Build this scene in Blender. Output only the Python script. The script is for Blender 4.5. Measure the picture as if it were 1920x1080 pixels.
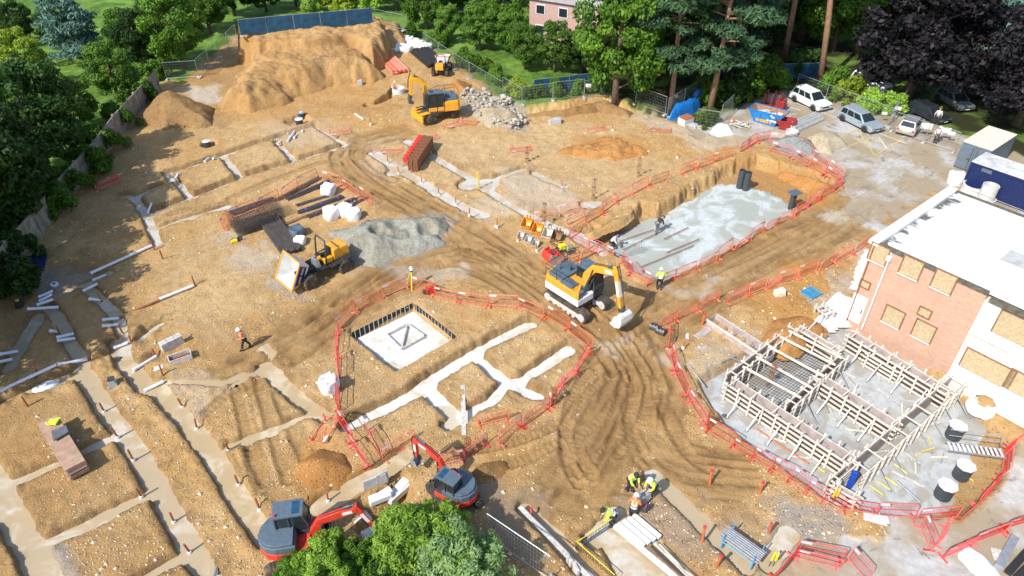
import bpy, bmesh, math, random
import numpy as np
from mathutils import Vector, Matrix, Euler
for o in list(bpy.data.objects): bpy.data.objects.remove(o)
scene = bpy.context.scene
COL = scene.collection
R = math.radians
# ---------------------------------------------------------------- camera, sky, sun, exposure
CF, CTH, CH = 1330.0, R(37.1), 30.0
camd = bpy.data.cameras.new('camera'); cam = bpy.data.objects.new('camera', camd); COL.objects.link(cam)
cam.location = (0, 0, CH); cam.rotation_euler = (R(90) - CTH, 0, 0)
camd.sensor_width = 36; camd.lens = 36 * CF / 1920; camd.clip_end = 5000; camd.clip_start = .5
scene.camera = cam
SUN_EL = R(44); SUN_DIR = Vector((math.cos(SUN_EL) * .70, math.cos(SUN_EL) * .714, -math.sin(SUN_EL)))
w = bpy.data.worlds.new('World'); scene.world = w; w.use_nodes = True
nt = w.node_tree; bg = nt.nodes['Background']; bg.inputs[1].default_value = .15
sky = nt.nodes.new('ShaderNodeTexSky'); sky.sky_type = 'NISHITA'; sky.sun_disc = False
sky.sun_elevation = SUN_EL; sky.sun_rotation = math.atan2(-.70, -.714)
nt.links.new(sky.outputs[0], bg.inputs[0])
sl = bpy.data.lights.new('sun', 'SUN'); sl.energy = 3.85; sl.angle = R(.5); sl.color = (1, .95, .87)
so = bpy.data.objects.new('sun', sl); COL.objects.link(so); so.rotation_euler = SUN_DIR.to_track_quat('-Z', 'Y').to_euler(); so.location = (-40, -40, 60)
scene.view_settings.view_transform = 'Standard'; scene.view_settings.look = 'None'
scene.view_settings.exposure = .47; scene.view_settings.gamma = 1

# ---------------------------------------------------------------- helpers
_s, _c = math.sin(CTH), math.cos(CTH)
def at(px, py, z=0.0):
    """ground point seen at a pixel of the 1920x1080 photograph"""
    u = (px - 960) / CF; v = (py - 540) / CF
    t = (CH - z) / (_s + v * _c)
    return Vector((u * t, (_c - v * _s) * t, z))
def rnd(a, b): return random.uniform(a, b)
random.seed(7)
ORD = ['first','second','third','fourth','fifth','sixth','seventh','eighth','ninth','tenth','eleventh','twelfth','thirteenth','fourteenth','fifteenth','sixteenth','seventeenth','eighteenth','nineteenth','twentieth']
def tag(o, label=None, cat=None, group=None, kind=None):
    if label: o['label'] = label
    if cat: o['category'] = cat
    if group: o['group'] = group
    if kind: o['kind'] = kind
    return o
def thing(name, label, cat, loc=(0, 0, 0), rz=0, group=None):
    o = bpy.data.objects.new(name, None); COL.objects.link(o)
    o.location = loc; o.rotation_euler = (0, 0, rz); o.empty_display_size = .2
    return tag(o, label, cat, group)
def copy_tree(o, parent=None):
    c = o.copy(); COL.objects.link(c)
    if parent: c.parent = parent
    for ch in list(o.children): copy_tree(ch, c)
    return c
class MB:
    def __init__(s): s.v = []; s.f = []; s.M = None
    def add(s, vs, fs):
        b = len(s.v)
        if s.M is not None: vs = [s.M @ Vector(p) for p in vs]
        s.v += [tuple(p) for p in vs]; s.f += [tuple(i + b for i in f) for f in fs]; return s
    def box(s, c, d, rz=0, rx=0, ry=0, top=1.0):
        m = Euler((rx, ry, rz)).to_matrix(); vs = []
        for z in (-.5, .5):
            k = top if z > 0 else 1
            for x, y in ((-.5, -.5), (.5, -.5), (.5, .5), (-.5, .5)):
                vs.append(Vector(c) + m @ Vector((x * d[0] * k, y * d[1] * k, z * d[2])))
        return s.add(vs, [(0, 3, 2, 1), (4, 5, 6, 7), (0, 1, 5, 4), (1, 2, 6, 5), (2, 3, 7, 6), (3, 0, 4, 7)])
    def beam(s, a, b, w, h, up=(0, 0, 1)):
        a = Vector(a); b = Vector(b); d = (b - a)
        if d.length < 1e-6: return s
        d.normalize(); u = Vector(up)
        if abs(d.dot(u)) > .98: u = Vector((1, 0, 0))
        x = d.cross(u).normalized(); y = x.cross(d)
        vs = []
        for p in (a, b):
            for i, j in ((-1, -1), (1, -1), (1, 1), (-1, 1)): vs.append(p + x * (w / 2 * i) + y * (h / 2 * j))
        return s.add(vs, [(0, 1, 2, 3), (7, 6, 5, 4), (0, 4, 5, 1), (1, 5, 6, 2), (2, 6, 7, 3), (3, 7, 4, 0)])
    def tube(s, pts, r, n=8, cap=True):
        pts = [Vector(p) for p in pts]; rs = r if isinstance(r, (list, tuple)) else [r] * len(pts)
        rings = []; ux = None
        for i, p in enumerate(pts):
            d = (pts[min(i + 1, len(pts) - 1)] - pts[max(i - 1, 0)]).normalized()
            if ux is None:
                ux = d.orthogonal().normalized()
            else:
                ux = (ux - d * ux.dot(d))
                ux = ux.normalized() if ux.length > 1e-4 else d.orthogonal().normalized()
            uy = d.cross(ux)
            rings.append([p + (ux * math.cos(2 * math.pi * k / n) + uy * math.sin(2 * math.pi * k / n)) * rs[i] for k in range(n)])
        vs = [q for g in rings for q in g]; fs = []
        for i in range(len(pts) - 1):
            for k in range(n): fs.append((i * n + k, i * n + (k + 1) % n, (i + 1) * n + (k + 1) % n, (i + 1) * n + k))
        if cap: fs.append(tuple(range(n - 1, -1, -1))); fs.append(tuple((len(pts) - 1) * n + k for k in range(n)))
        return s.add(vs, fs)
    def prism(s, poly, y0, y1):
        """polygon (x,z) extruded along y"""
        n = len(poly); vs = [(x, y0, z) for x, z in poly] + [(x, y1, z) for x, z in poly]
        fs = [tuple(range(n)), tuple(range(2 * n - 1, n - 1, -1))]
        for k in range(n): fs.append((k, k + n, (k + 1) % n + n, (k + 1) % n))
        return s.add(vs, fs)
    def slab(s, poly, z0, z1):
        """polygon (x,y) extruded along z"""
        n = len(poly); vs = [(p[0], p[1], z0) for p in poly] + [(p[0], p[1], z1) for p in poly]
        fs = [tuple(range(n - 1, -1, -1)), tuple(range(n, 2 * n))]
        for k in range(n): fs.append((k, (k + 1) % n, (k + 1) % n + n, k + n))
        return s.add(vs, fs)
    def lathe(s, prof, c=(0, 0, 0), n=16, axis='z'):
        vs = []; fs = []; c = Vector(c)
        for r, z in prof:
            for k in range(n):
                a = 2 * math.pi * k / n; p = (r * math.cos(a), r * math.sin(a), z)
                if axis == 'y': p = (p[0], p[2], p[1])
                if axis == 'x': p = (p[2], p[0], p[1])
                vs.append(c + Vector(p))
        m = len(prof)
        for i in range(m - 1):
            for k in range(n): fs.append((i * n + k, i * n + (k + 1) % n, (i + 1) * n + (k + 1) % n, (i + 1) * n + k))
        fs.append(tuple(range(n - 1, -1, -1))); fs.append(tuple((m - 1) * n + k for k in range(n)))
        return s.add(vs, fs)
    def build(s, name, mat, parent=None, smooth=False, bevel=0, label=None):
        me = bpy.data.meshes.new(name); me.from_pydata(s.v, [], s.f); me.update()
        bm = bmesh.new(); bm.from_mesh(me); bmesh.ops.recalc_face_normals(bm, faces=bm.faces); bm.to_mesh(me); bm.free()
        o = bpy.data.objects.new(name, me); COL.objects.link(o); me.materials.append(mat)
        if parent: o.parent = parent
        if smooth:
            for p in me.polygons: p.use_smooth = True
        if bevel:
            b = o.modifiers.new('bevel', 'BEVEL'); b.width = bevel; b.segments = 2; b.limit_method = 'ANGLE'
        if label: o['label'] = label
        return o

# ---------------------------------------------------------------- materials
def nd(nt, t, **k):
    n = nt.nodes.new(t)
    for a, b in k.items(): setattr(n, a, b)
    return n
def mixc(nt, fac, a, b, mode='MIX'):
    n = nt.nodes.new('ShaderNodeMix'); n.data_type = 'RGBA'; n.blend_type = mode
    for i, v in ((0, fac), (6, a), (7, b)):
        if hasattr(v, 'is_output'): nt.links.new(v, n.inputs[i])
        elif i == 0: n.inputs[0].default_value = v
        else: n.inputs[i].default_value = (*v[:3], 1)
    return n.outputs[2]
def noise(nt, scale, detail=4, rough=.6, coord=None, dist=0):
    n = nd(nt, 'ShaderNodeTexNoise'); n.inputs['Scale'].default_value = scale; n.inputs['Detail'].default_value = detail
    n.inputs['Roughness'].default_value = rough; n.inputs['Distortion'].default_value = dist
    if coord: nt.links.new(coord, n.inputs['Vector'])
    return n.outputs['Fac']
def ramp(nt, fac, lo, hi, a=0.0, b=1.0):
    n = nd(nt, 'ShaderNodeMapRange'); n.interpolation_type = 'SMOOTHSTEP'
    nt.links.new(fac, n.inputs[0])
    for i, v in enumerate((lo, hi, a, b)): n.inputs[i + 1].default_value = v
    return n.outputs[0]
def mul(nt, a, b, op='MULTIPLY'):
    n = nd(nt, 'ShaderNodeMath', operation=op)
    for i, v in enumerate((a, b)):
        if hasattr(v, 'is_output'): nt.links.new(v, n.inputs[i])
        else: n.inputs[i].default_value = v
    n.use_clamp = False
    return n.outputs[0]
def newmat(name):
    m = bpy.data.materials.new(name); m.use_nodes = True
    return m, m.node_tree, m.node_tree.nodes['Principled BSDF']
def mk(name, col, rough=.6, metal=0, var=.18, scale=4, bump=0.0, dirt=0.0, dirtcol=(.30, .19, .09), bscale=None):
    m, nt, p = newmat(name)
    tc = nd(nt, 'ShaderNodeTexCoord').outputs['Object']
    n1 = noise(nt, scale, 5, .65, tc)
    c = mixc(nt, ramp(nt, n1, .3, .7), [x * (1 - var) for x in col], [min(1, x * (1 + var)) for x in col])
    if dirt:
        n2 = noise(nt, scale * .55, 6, .7, tc, .4)
        c = mixc(nt, ramp(nt, n2, .62 - dirt * .4, .75, 0, min(1, .35 + dirt)), c, dirtcol)
    nt.links.new(c, p.inputs['Base Color'])
    p.inputs['Roughness'].default_value = rough; p.inputs['Metallic'].default_value = metal
    if bump:
        b = nd(nt, 'ShaderNodeBump'); b.inputs['Strength'].default_value = bump; b.inputs['Distance'].default_value = .05
        nt.links.new(noise(nt, bscale or scale * 6, 4, .6, tc), b.inputs['Height']); nt.links.new(b.outputs[0], p.inputs['Normal'])
    return m
M = {}
M['orange_plastic'] = mk('barrier_orange', (.80, .15, .07), .5, var=.25, dirt=.12)
M['red_plastic'] = mk('barrier_red', (.74, .06, .055), .5, var=.25, dirt=.1)
M['faded_plastic'] = mk('barrier_faded', (.75, .20, .12), .6, var=.25, dirt=.18)
for k in ('orange_plastic', 'red_plastic', 'faded_plastic'):
    _n = M[k].node_tree; _p = _n.nodes['Principled BSDF']; _l = _p.inputs['Base Color'].links[0].from_socket; _h = _n.nodes.new('ShaderNodeHueSaturation'); _o = _n.nodes.new('ShaderNodeObjectInfo')
    _n.links.new(_l, _h.inputs['Color']); _n.links.new(ramp(_n, _o.outputs['Random'], 0, 1, .86, 1.05), _h.inputs['Saturation']); _n.links.new(ramp(_n, _o.outputs['Random'], 1, 0, .8, 1.12), _h.inputs['Value']); _n.links.new(_h.outputs[0], _p.inputs['Base Color'])
M['white_strip'] = mk('reflective_white', (.75, .76, .8), .35, dirt=.1)
M['black_rubber'] = mk('black_rubber', (.02, .02, .022), .75, var=.3, dirt=.12)
M['mud_rubber'] = mk('mud_rubber', (.05, .045, .04), .85, var=.3, dirt=.45)
M['galv'] = mk('galvanised', (.45, .47, .49), .4, .6, var=.15)
M['steel'] = mk('dark_steel', (.10, .10, .105), .5, .4, var=.3, dirt=.15)
M['rebar'] = mk('rebar', (.10, .085, .075), .7, .3, var=.4, dirt=.15, dirtcol=(.22, .11, .05))
M['rust'] = mk('rusty_steel', (.26, .11, .05), .8, var=.35, scale=9)
M['pvc_brown'] = mk('brown_pipe', (.33, .115, .05), .5, var=.2)
M['pvc_orange'] = mk('orange_pipe', (.55, .15, .05), .5, var=.2)
M['pipe_white'] = mk('white_pipe', (.74, .75, .80), .45, var=.08, dirt=.1)
M['white_bag'] = mk('white_bag', (.80, .80, .82), .7, var=.06, bump=.6, bscale=9)
M['sheet'] = mk('white_sheet', (.78, .79, .82), .5, var=.06, bump=.7, bscale=5)
M['tarp'] = mk('blue_tarp', (.01, .16, .50), .45, var=.2, bump=.5, bscale=6)
M['timber'] = mk('pale_timber', (.68, .62, .52), .75, var=.22, scale=6, dirt=.08)
M['timber_grey'] = mk('weathered_timber', (.56, .53, .49), .8, var=.25, scale=7)
M['timber_dark'] = mk('brown_timber', (.24, .13, .07), .75, var=.3)
M['ply'] = mk('plywood', (.42, .27, .19), .7, var=.2, scale=2.2, dirt=.15, dirtcol=(.5, .42, .34))
M['ply_dark'] = mk('dark_film_ply', (.065, .045, .04), .55, var=.3, scale=2.5)
M['ply_grey'] = mk('film_ply', (.44, .37, .35), .55, var=.22, scale=2.5, dirt=.2, dirtcol=(.45, .42, .4))
M['osb'] = mk('chipboard', (.50, .385, .23), .8, var=.2, scale=10, bump=.3)
M['concrete'] = mk('concrete', (.46, .46, .45), .85, var=.16, scale=2.5, bump=.25, bscale=20)
M['rubble'] = mk('rubble', (.43, .39, .33), .9, var=.3, scale=3, dirt=.2)
M['concrete_light'] = mk('light_concrete', (.60, .60, .58), .85, var=.12, scale=3, bump=.2, bscale=20)
M['yellow'] = mk('machine_yellow', (.80, .40, .02), .42, var=.12, dirt=.28)
M['amber'] = mk('machine_amber', (.78, .35, .035), .42, var=.12, dirt=.24)
M['white_paint'] = mk('white_paint', (.74, .74, .74), .4, var=.07, dirt=.1)
M['red_paint'] = mk('machine_red', (.66, .05, .03), .4, var=.15, dirt=.16)
M['charcoal'] = mk('charcoal_paint', (.05, .06, .07), .45, var=.2, dirt=.06)
M['slate'] = mk('slate_panel', (.10, .14, .18), .5, var=.15)
M['glass'] = mk('dark_glass', (.02, .03, .035), .08, var=.2)
M['chrome'] = mk('bright_metal', (.6, .6, .62), .25, .9)
M['hivis'] = mk('hivis_yellow', (.62, .85, .06), .7, var=.1)
M['hivis_orange'] = mk('hivis_orange', (.90, .22, .04), .7, var=.1)
M['navy_cloth'] = mk('dark_cloth', (.025, .028, .038), .85)
M['grey_cloth'] = mk('grey_cloth', (.12, .13, .15), .85)
M['skin'] = mk('skin', (.52, .32, .22), .6, var=.06)
M['hat_white'] = mk('white_hat', (.82, .82, .82), .35, var=.03)
M['hat_blue'] = mk('purple_hat', (.16, .10, .45), .35, var=.03)
M['hat_black'] = mk('dark_hat', (.03, .03, .035), .5, var=.03)
M['red_tag'] = mk('red_marker', (.75, .03, .05), .5)
M['purple'] = mk('purple_tape', (.22, .10, .45), .5)
M['yellow_paint'] = mk('yellow_plastic', (.85, .68, .03), .5, var=.1)
M['blue_plastic'] = mk('blue_plastic', (.015, .08, .50), .45, var=.15)
M['blue_steel'] = mk('light_blue_steel', (.08, .33, .55), .5, var=.15)
M['blue_mesh'] = mk('blue_debris_net', (.010, .065, .13), .7, var=.4, scale=1.2, bump=.4, bscale=3)
M['container_blue'] = mk('container_blue', (.012, .026, .105), .45, var=.15)
M['container_grey'] = mk('container_grey', (.13, .17, .21), .5, var=.12)
M['bark'] = mk('bark', (.16, .11, .075), .9, var=.35, scale=5, bump=.6)
M['pine_bark'] = mk('pine_bark', (.30, .17, .10), .9, var=.3, scale=4, bump=.6)
M['roof_white'] = None
def leafmat(name, a, b, trans=.3, rough=.55):
    m, nt, p = newmat(name)
    at_ = nd(nt, 'ShaderNodeAttribute', attribute_name='leafvar')
    oi = nd(nt, 'ShaderNodeObjectInfo').outputs['Random']
    c = mixc(nt, at_.outputs['Fac'], a, b)
    hs = nd(nt, 'ShaderNodeHueSaturation'); nt.links.new(c, hs.inputs['Color'])
    nt.links.new(ramp(nt, oi, 0, 1, .75, 1.25), hs.inputs['Value'])
    c = hs.outputs[0]
    nt.links.new(c, p.inputs['Base Color']); p.inputs['Roughness'].default_value = rough; p.inputs['Specular IOR Level'].default_value = .25
    tr = nd(nt, 'ShaderNodeBsdfTranslucent'); nt.links.new(c, tr.inputs[0])
    mx = nd(nt, 'ShaderNodeMixShader'); mx.inputs[0].default_value = trans
    nt.links.new(p.outputs[0], mx.inputs[1]); nt.links.new(tr.outputs[0], mx.inputs[2])
    nt.links.new(mx.outputs[0], nt.nodes['Material Output'].inputs['Surface'])
    return m
M['leaf_green'] = leafmat('leaf_green', (.035, .10, .012), (.16, .30, .03))
M['leaf_bright'] = leafmat('leaf_bright', (.17, .34, .03), (.48, .70, .12), .4)
M['leaf_garden'] = leafmat('leaf_garden', (.05, .13, .015), (.20, .36, .05))
M['leaf_dark'] = leafmat('leaf_dark', (.015, .048, .010), (.062, .135, .022))
M['leaf_yellow'] = leafmat('leaf_yellow', (.16, .26, .02), (.42, .52, .05))
M['leaf_pine'] = leafmat('leaf_pine', (.03, .075, .03), (.10, .19, .085), .15)
M['leaf_cedar'] = leafmat('leaf_cedar', (.06, .13, .10), (.18, .32, .24), .15)
M['leaf_copper'] = leafmat('leaf_copper', (.006, .0055, .007), (.024, .020, .024), .08)
M['leaf_grey'] = leafmat('leaf_grey', (.15, .28, .08), (.40, .56, .24), .35)
# ---------------------------------------------------------------- noise and distance fields on the ground grid
_rs = np.random.RandomState(11); _T = _rs.rand(512, 512).astype(np.float32)
def vnoise(xs, ys, scale, seed=0):
    """smooth value noise; xs, ys 1-D axes"""
    a = xs / scale + seed * 17.3; b = ys / scale + seed * 9.7
    ia = np.floor(a).astype(int); ib = np.floor(b).astype(int)
    fa = (a - ia); fb = (b - ib); fa = fa * fa * (3 - 2 * fa); fb = fb * fb * (3 - 2 * fb)
    i0 = ia % 512; i1 = (ia + 1) % 512; j0 = ib % 512; j1 = (ib + 1) % 512
    t = _T
    top = t[np.ix_(j0, i0)] * (1 - fa) + t[np.ix_(j0, i1)] * fa
    bot = t[np.ix_(j1, i0)] * (1 - fa) + t[np.ix_(j1, i1)] * fa
    return (top * (1 - fb[:, None]) + bot * fb[:, None]) * 2 - 1
def fbm(xs, ys, scale, octv=4, seed=0, gain=.5):
    r = 0; a = 1
    for k in range(octv):
        r = r + a * vnoise(xs, ys, scale / 2 ** k, seed + k * 3); a *= gain
    return r
def sstep(a, b, x):
    t = np.clip((x - a) / (b - a), 0, 1); return t * t * (3 - 2 * t)
def seg_fields(P, Q, pts, closed=False):
    """distance, along-length, signed offset to a polyline"""
    best = np.full(P.shape, 1e9); along = np.zeros(P.shape); off = np.zeros(P.shape); L = 0
    pp = list(pts) + ([pts[0]] if closed else [])
    for (x0, y0), (x1, y1) in zip(pp[:-1], pp[1:]):
        dx, dy = x1 - x0, y1 - y0; l = math.hypot(dx, dy) + 1e-9
        t = np.clip(((P - x0) * dx + (Q - y0) * dy) / (l * l), 0, 1)
        ex = P - (x0 + t * dx); ey = Q - (y0 + t * dy); d = np.hypot(ex, ey)
        m = d < best
        best[m] = d[m]; along[m] = (L + t * l)[m]; off[m] = ((ex * -dy + ey * dx) / l)[m]; L += l
    return best, along, off
def poly_sdf(P, Q, pts):
    d, _, _ = seg_fields(P, Q, pts, True); ins = np.zeros(P.shape, bool); n = len(pts)
    for i in range(n):
        x0, y0 = pts[i]; x1, y1 = pts[(i + 1) % n]
        if y0 == y1: continue
        c = ((y0 > Q) != (y1 > Q)) & (P < (x1 - x0) * (Q - y0) / (y1 - y0) + x0); ins ^= c
    return np.where(ins, d, -d)
def wp(px, z=0): return [tuple(at(a, b, z)[:2]) for a, b in px]
def smooth_line(pts, k=6):
    out = []; n = len(pts)
    for i in range(n - 1):
        p0 = pts[max(i - 1, 0)]; p1 = pts[i]; p2 = pts[i + 1]; p3 = pts[min(i + 2, n - 1)]
        for j in range(k):
            t = j / k
            out.append(tuple(.5 * (2 * p1[a] + (p2[a] - p0[a]) * t + (2 * p0[a] - 5 * p1[a] + 4 * p2[a] - p3[a]) * t * t + (3 * p1[a] - p0[a] - 3 * p2[a] + p3[a]) * t ** 3) for a in (0, 1)))
    out.append(pts[-1]); return out

# ---------------------------------------------------------------- the ground sheet
def axis(lo, hi, step0, grow, far_lo, far_hi):
    a = [lo]
    while a[-1] < hi: a.append(a[-1] + step0 + grow * (a[-1] - lo))
    st = a[-1] - a[-2]
    while a[-1] < far_hi: st *= 1.25; a.append(a[-1] + st)
    b = []; x = lo; st = step0
    while x > far_lo: st *= 1.25; x -= st; b.append(x)
    return np.array(b[::-1] + a)
GX = axis(-48, 50, .092, 0, -1500, 1500)
GY = axis(15.5, 112, .075, .0024, -1500, 1500)
NX, NY = len(GX), len(GY)
PX, PY = np.meshgrid(GX, GY)
Z = .10 * fbm(GX, GY, 4.5, 3, 1) + .045 * fbm(GX, GY, .9, 2, 5) + .02 * fbm(GX, GY, .25, 1, 9)
EDGE = fbm(GX, GY, 1.1, 4, 21, .6); EDGE2 = fbm(GX, GY, .38, 2, 63, .6)
att = {k: np.zeros((NY, NX), np.float32) for k in ('track', 'litter', 'rut', 'pale', 'clay', 'yard', 'grass', 'dry', 'gravel', 'floor')}  # track holds haul-road mud, plus shade painted in at the left
def window(pts, pad):
    xs = [p[0] for p in pts]; ys = [p[1] for p in pts]
    i0, i1 = np.searchsorted(GX, [min(xs) - pad, max(xs) + pad]); j0, j1 = np.searchsorted(GY, [min(ys) - pad, max(ys) + pad])
    return slice(max(j0 - 1, 0), j1 + 1), slice(max(i0 - 1, 0), i1 + 1)
def paint(key, px, amt=1, soft=.6, z=0, noisy=.5, world=None):
    pts = world or wp(px, z); s = window(pts, 3)
    d = poly_sdf(PX[s], PY[s], pts) + EDGE[s] * noisy
    att[key][s] = np.maximum(att[key][s], amt * sstep(-soft, soft, d))
SITE = wp([(-60, 620), (25, 485), (117, 365), (233, 245), (300, 155), (345, 150), (440, 66), (700, 42), (757, 62), (850, 112), (975, 212), (1130, 188), (1195, 208), (1310, 236), (1490, 160), (1680, 212), (1920, 292)]) + [(60, 50), (60, -20), (-40, -20)]
d_site = poly_sdf(PX, PY, SITE)
att['grass'] = sstep(.5, -.5, d_site + .4 * EDGE).astype(np.float32)
Z *= (1 - .6 * att['grass'])
paint('yard', [(1195, 205), (1310, 232), (1480, 160), (1680, 205), (1920, 280), (2100, 330), (2000, 420), (1840, 420), (1768, 365), (1700, 400), (1655, 440), (1590, 400), (1570, 330), (1520, 300), (1420, 262), (1330, 262)], 1, .5, noisy=1.0)
paint('yard', [(1640, 900), (1660, 1000), (1565, 1010), (1500, 1080), (1520, 1180), (2100, 1180), (2100, 800), (1915, 815), (1880, 900), (1800, 985)], 1, .25, noisy=.3)
paint('yard', [(1440, 1010), (1392, 1130), (1520, 1130), (1560, 1010)], .8, .3)
Z *= (1 - .85 * att['yard'])
att['litter'] = (att['grass'] * (PX > 8) * (PY > 50)).astype(np.float32)
# haul roads: churned, darker, rutted
ROADS = [([(470, 690), (560, 635), (640, 580), (760, 505), (850, 478), (930, 500), (1030, 560), (1120, 620), (1180, 690), (1165, 760), (1130, 830), (1085, 900)], 4.6),
         ([(740, 250), (680, 265), (648, 292), (690, 335), (790, 390), (880, 440), (980, 505), (1100, 600)], 3.8),
         ([(1150, 640), (1290, 555), (1430, 480), (1570, 405), (1690, 320)], 6.0),
         ([(1190, 640), (1235, 720), (1220, 790), (1260, 860), (1360, 880)], 4.0),
         ([(880, 470), (770, 500), (690, 540), (600, 600)], 2.5)]
for px, wd in ROADS:
    L = smooth_line(wp(px)); s = window(L, wd); d, al, of = seg_fields(PX[s], PY[s], L)
    e = EDGE[s]; k = sstep(wd * .5 + .5, wd * .5 - .6, d + e * .5)
    att['track'][s] = np.maximum(att['track'][s], k * (.75 + .25 * e))
    rut = 0; rk = 0
    for c0, ww in ((-1.25, .22), (1.1, .2), (-.55, .15), (1.75, .17), (-1.9, .16), (.3, .12)):
        oo = of + .25 * np.sin(al * .35 + c0 * 5) - c0 * wd / 4.6
        rk = rk + np.exp(-(oo / (ww * 1.2)) ** 2); rut = rut - .07 * np.exp(-(oo / ww) ** 2) + .05 * np.exp(-((np.abs(oo) - ww * 1.9) / .13) ** 2)
        tread = np.exp(-(oo / (ww * 1.1)) ** 2)
        rut = rut + tread * .009 * np.sin(2 * math.pi * (al / .38 + np.abs(oo) * 1.2))
    att['rut'][s] = np.maximum(att['rut'][s], k * np.clip(rk, 0, 1) * (.6 + .6 * e))
    Z[s] += k * (rut * (.8 + .9 * e) - .05)
# single machine tracks with tread prints
for px in ([(495, 905), (470, 840), (455, 780), (440, 720)], [(540, 900), (520, 840), (500, 770), (480, 700)], [(580, 880), (545, 800), (520, 740)], [(490, 920), (476, 880), (462, 830)], [(430, 372), (520, 335), (600, 305)], [(320, 400), (430, 378)], [(860, 850), (960, 830), (1040, 800)], [(905, 885), (985, 860), (1050, 830)], [(700, 560), (780, 510), (850, 492)], [(380, 780), (450, 720), (530, 680)], [(1070, 880), (1060, 800), (1100, 740), (1160, 690)], [(1110, 890), (1080, 830), (1140, 770), (1180, 700)], [(1280, 830), (1240, 760), (1230, 700)], [(1135, 645), (1182, 715), (1178, 785), (1125, 850), (1085, 885)], [(1172, 640), (1214, 715), (1205, 785), (1160, 850)], [(1098, 700), (1066, 765), (1058, 850), (1085, 905)], [(1240, 770), (1290, 850), (1350, 885)], [(1035, 560), (1110, 640), (1150, 700)], [(960, 500), (1020, 545), (1080, 600)], [(1300, 530), (1430, 460), (1560, 390)], [(1330, 560), (1450, 490), (1590, 410)]):
    L = smooth_line(wp(px)); s = window(L, 1.5); d, al, of = seg_fields(PX[s], PY[s], L)
    k = sstep(.36, .22, d + .1 * EDGE[s])
    Z[s] += k * (-.06 + .028 * np.sin(2 * math.pi * (al / .36 + np.abs(of) * .8))) + .05 * np.exp(-((d - .42) / .1) ** 2)
    att['track'][s] = np.maximum(att['track'][s], .6 * k); att['rut'][s] = np.maximum(att['rut'][s], np.exp(-((d - .3) / .13) ** 2) * (.7 + .5 * EDGE[s]))
# pale dusty, clay-orange, gravelly and wet patches, with shade painted in at the left
for k, px, a in [('clay', [(1395, 285), (1585, 330), (1560, 380), (1480, 395), (1400, 345)], 1), ('clay', [(1080, 255), (1190, 250), (1230, 280), (1150, 295), (1070, 285)], .8),
                 ('clay', [(1480, 500), (1610, 470), (1600, 530), (1540, 590), (1440, 620), (1400, 560)], .8), ('clay', [(580, 840), (660, 850), (670, 920), (590, 930), (560, 880)], .7), ('clay', [(420, 180), (560, 130), (760, 160), (740, 240), (520, 240)], .45),
                 ('pale', [(420, 430), (520, 470), (520, 540), (430, 500)], .7), ('pale', [(860, 400), (960, 350), (1070, 340), (1100, 400), (1000, 390), (920, 420)], .55), ('pale', [(940, 320), (1020, 330), (1010, 360), (940, 350)], .7),
                 ('pale', [(690, 270), (760, 310), (740, 340), (690, 320)], .4), ('pale', [(1250, 680), (1420, 620), (1440, 680), (1320, 720)], .45), ('pale', [(1180, 215), (1330, 240), (1420, 270), (1330, 280), (1220, 240)], .7), ('pale', [(1100, 640), (1170, 630), (1190, 650), (1130, 660)], .6),
                 ('pale', [(300, 720), (380, 690), (420, 730), (360, 790)], .45), ('pale', [(740, 500), (880, 500), (860, 520), (760, 525)], .55), ('pale', [(1260, 545), (1330, 530), (1360, 520), (1330, 545)], .7), ('pale', [(1545, 400), (1590, 393), (1590, 410), (1555, 412)], .9), ('pale', [(1620, 470), (1580, 510), (1530, 560), (1560, 600), (1600, 560)], .9),
                 ('pale', [(340, 165), (400, 160), (420, 190), (370, 200)], .9), ('pale', [(490, 230), (620, 225), (660, 262), (540, 275)], .35), ('pale', [(1200, 200), (1260, 215), (1250, 232), (1190, 225)], .5),
                 ('gravel', [(1470, 950), (1570, 960), (1600, 1000), (1540, 1040), (1460, 1020)], .9), ('gravel', [(870, 170), (980, 210), (985, 245), (930, 240), (860, 205)], .8), ('gravel', [(60, 500), (150, 520), (130, 550), (60, 540)], .6), ('gravel', [(520, 535), (570, 540), (570, 560), (530, 558)], 1), ('gravel', [(80, 1035), (130, 1040), (130, 1075), (90, 1075)], .9),
                 ('gravel', [(1180, 950), (1330, 960), (1420, 1010), (1300, 1060), (1200, 1000)], .45), ('gravel', [(890, 880), (1000, 940), (1000, 1060), (860, 960)], .35),
                 ('gravel', [(620, 430), (840, 400), (850, 440), (780, 480), (640, 510)], .6), ('gravel', [(1330, 690), (1400, 650), (1420, 680), (1350, 720)], .5)]:
    paint(k, px, a, .7, noisy=.8)
for px, a in (([(690, 260), (1000, 225), (1180, 240), (1250, 330), (1100, 400), (1000, 425), (800, 360)], .85), ([(440, 255), (640, 240), (660, 290), (460, 340)], .5), ([(380, 440), (520, 470), (520, 560), (400, 640), (260, 560)], .65), ([(650, 600), (780, 560), (900, 600), (1080, 620), (1060, 720), (900, 800), (700, 800)], .4), ([(1240, 640), (1400, 620), (1330, 800)], .5), ([(1290, 540), (1600, 390), (1650, 430), (1400, 560)], .4), ([(500, 720), (640, 640), (640, 800), (560, 820)], .45), ([(120, 400), (300, 340), (600, 290), (600, 320), (300, 420)], .4)):
    paint('dry', px, a, .9, noisy=1.1)
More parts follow.
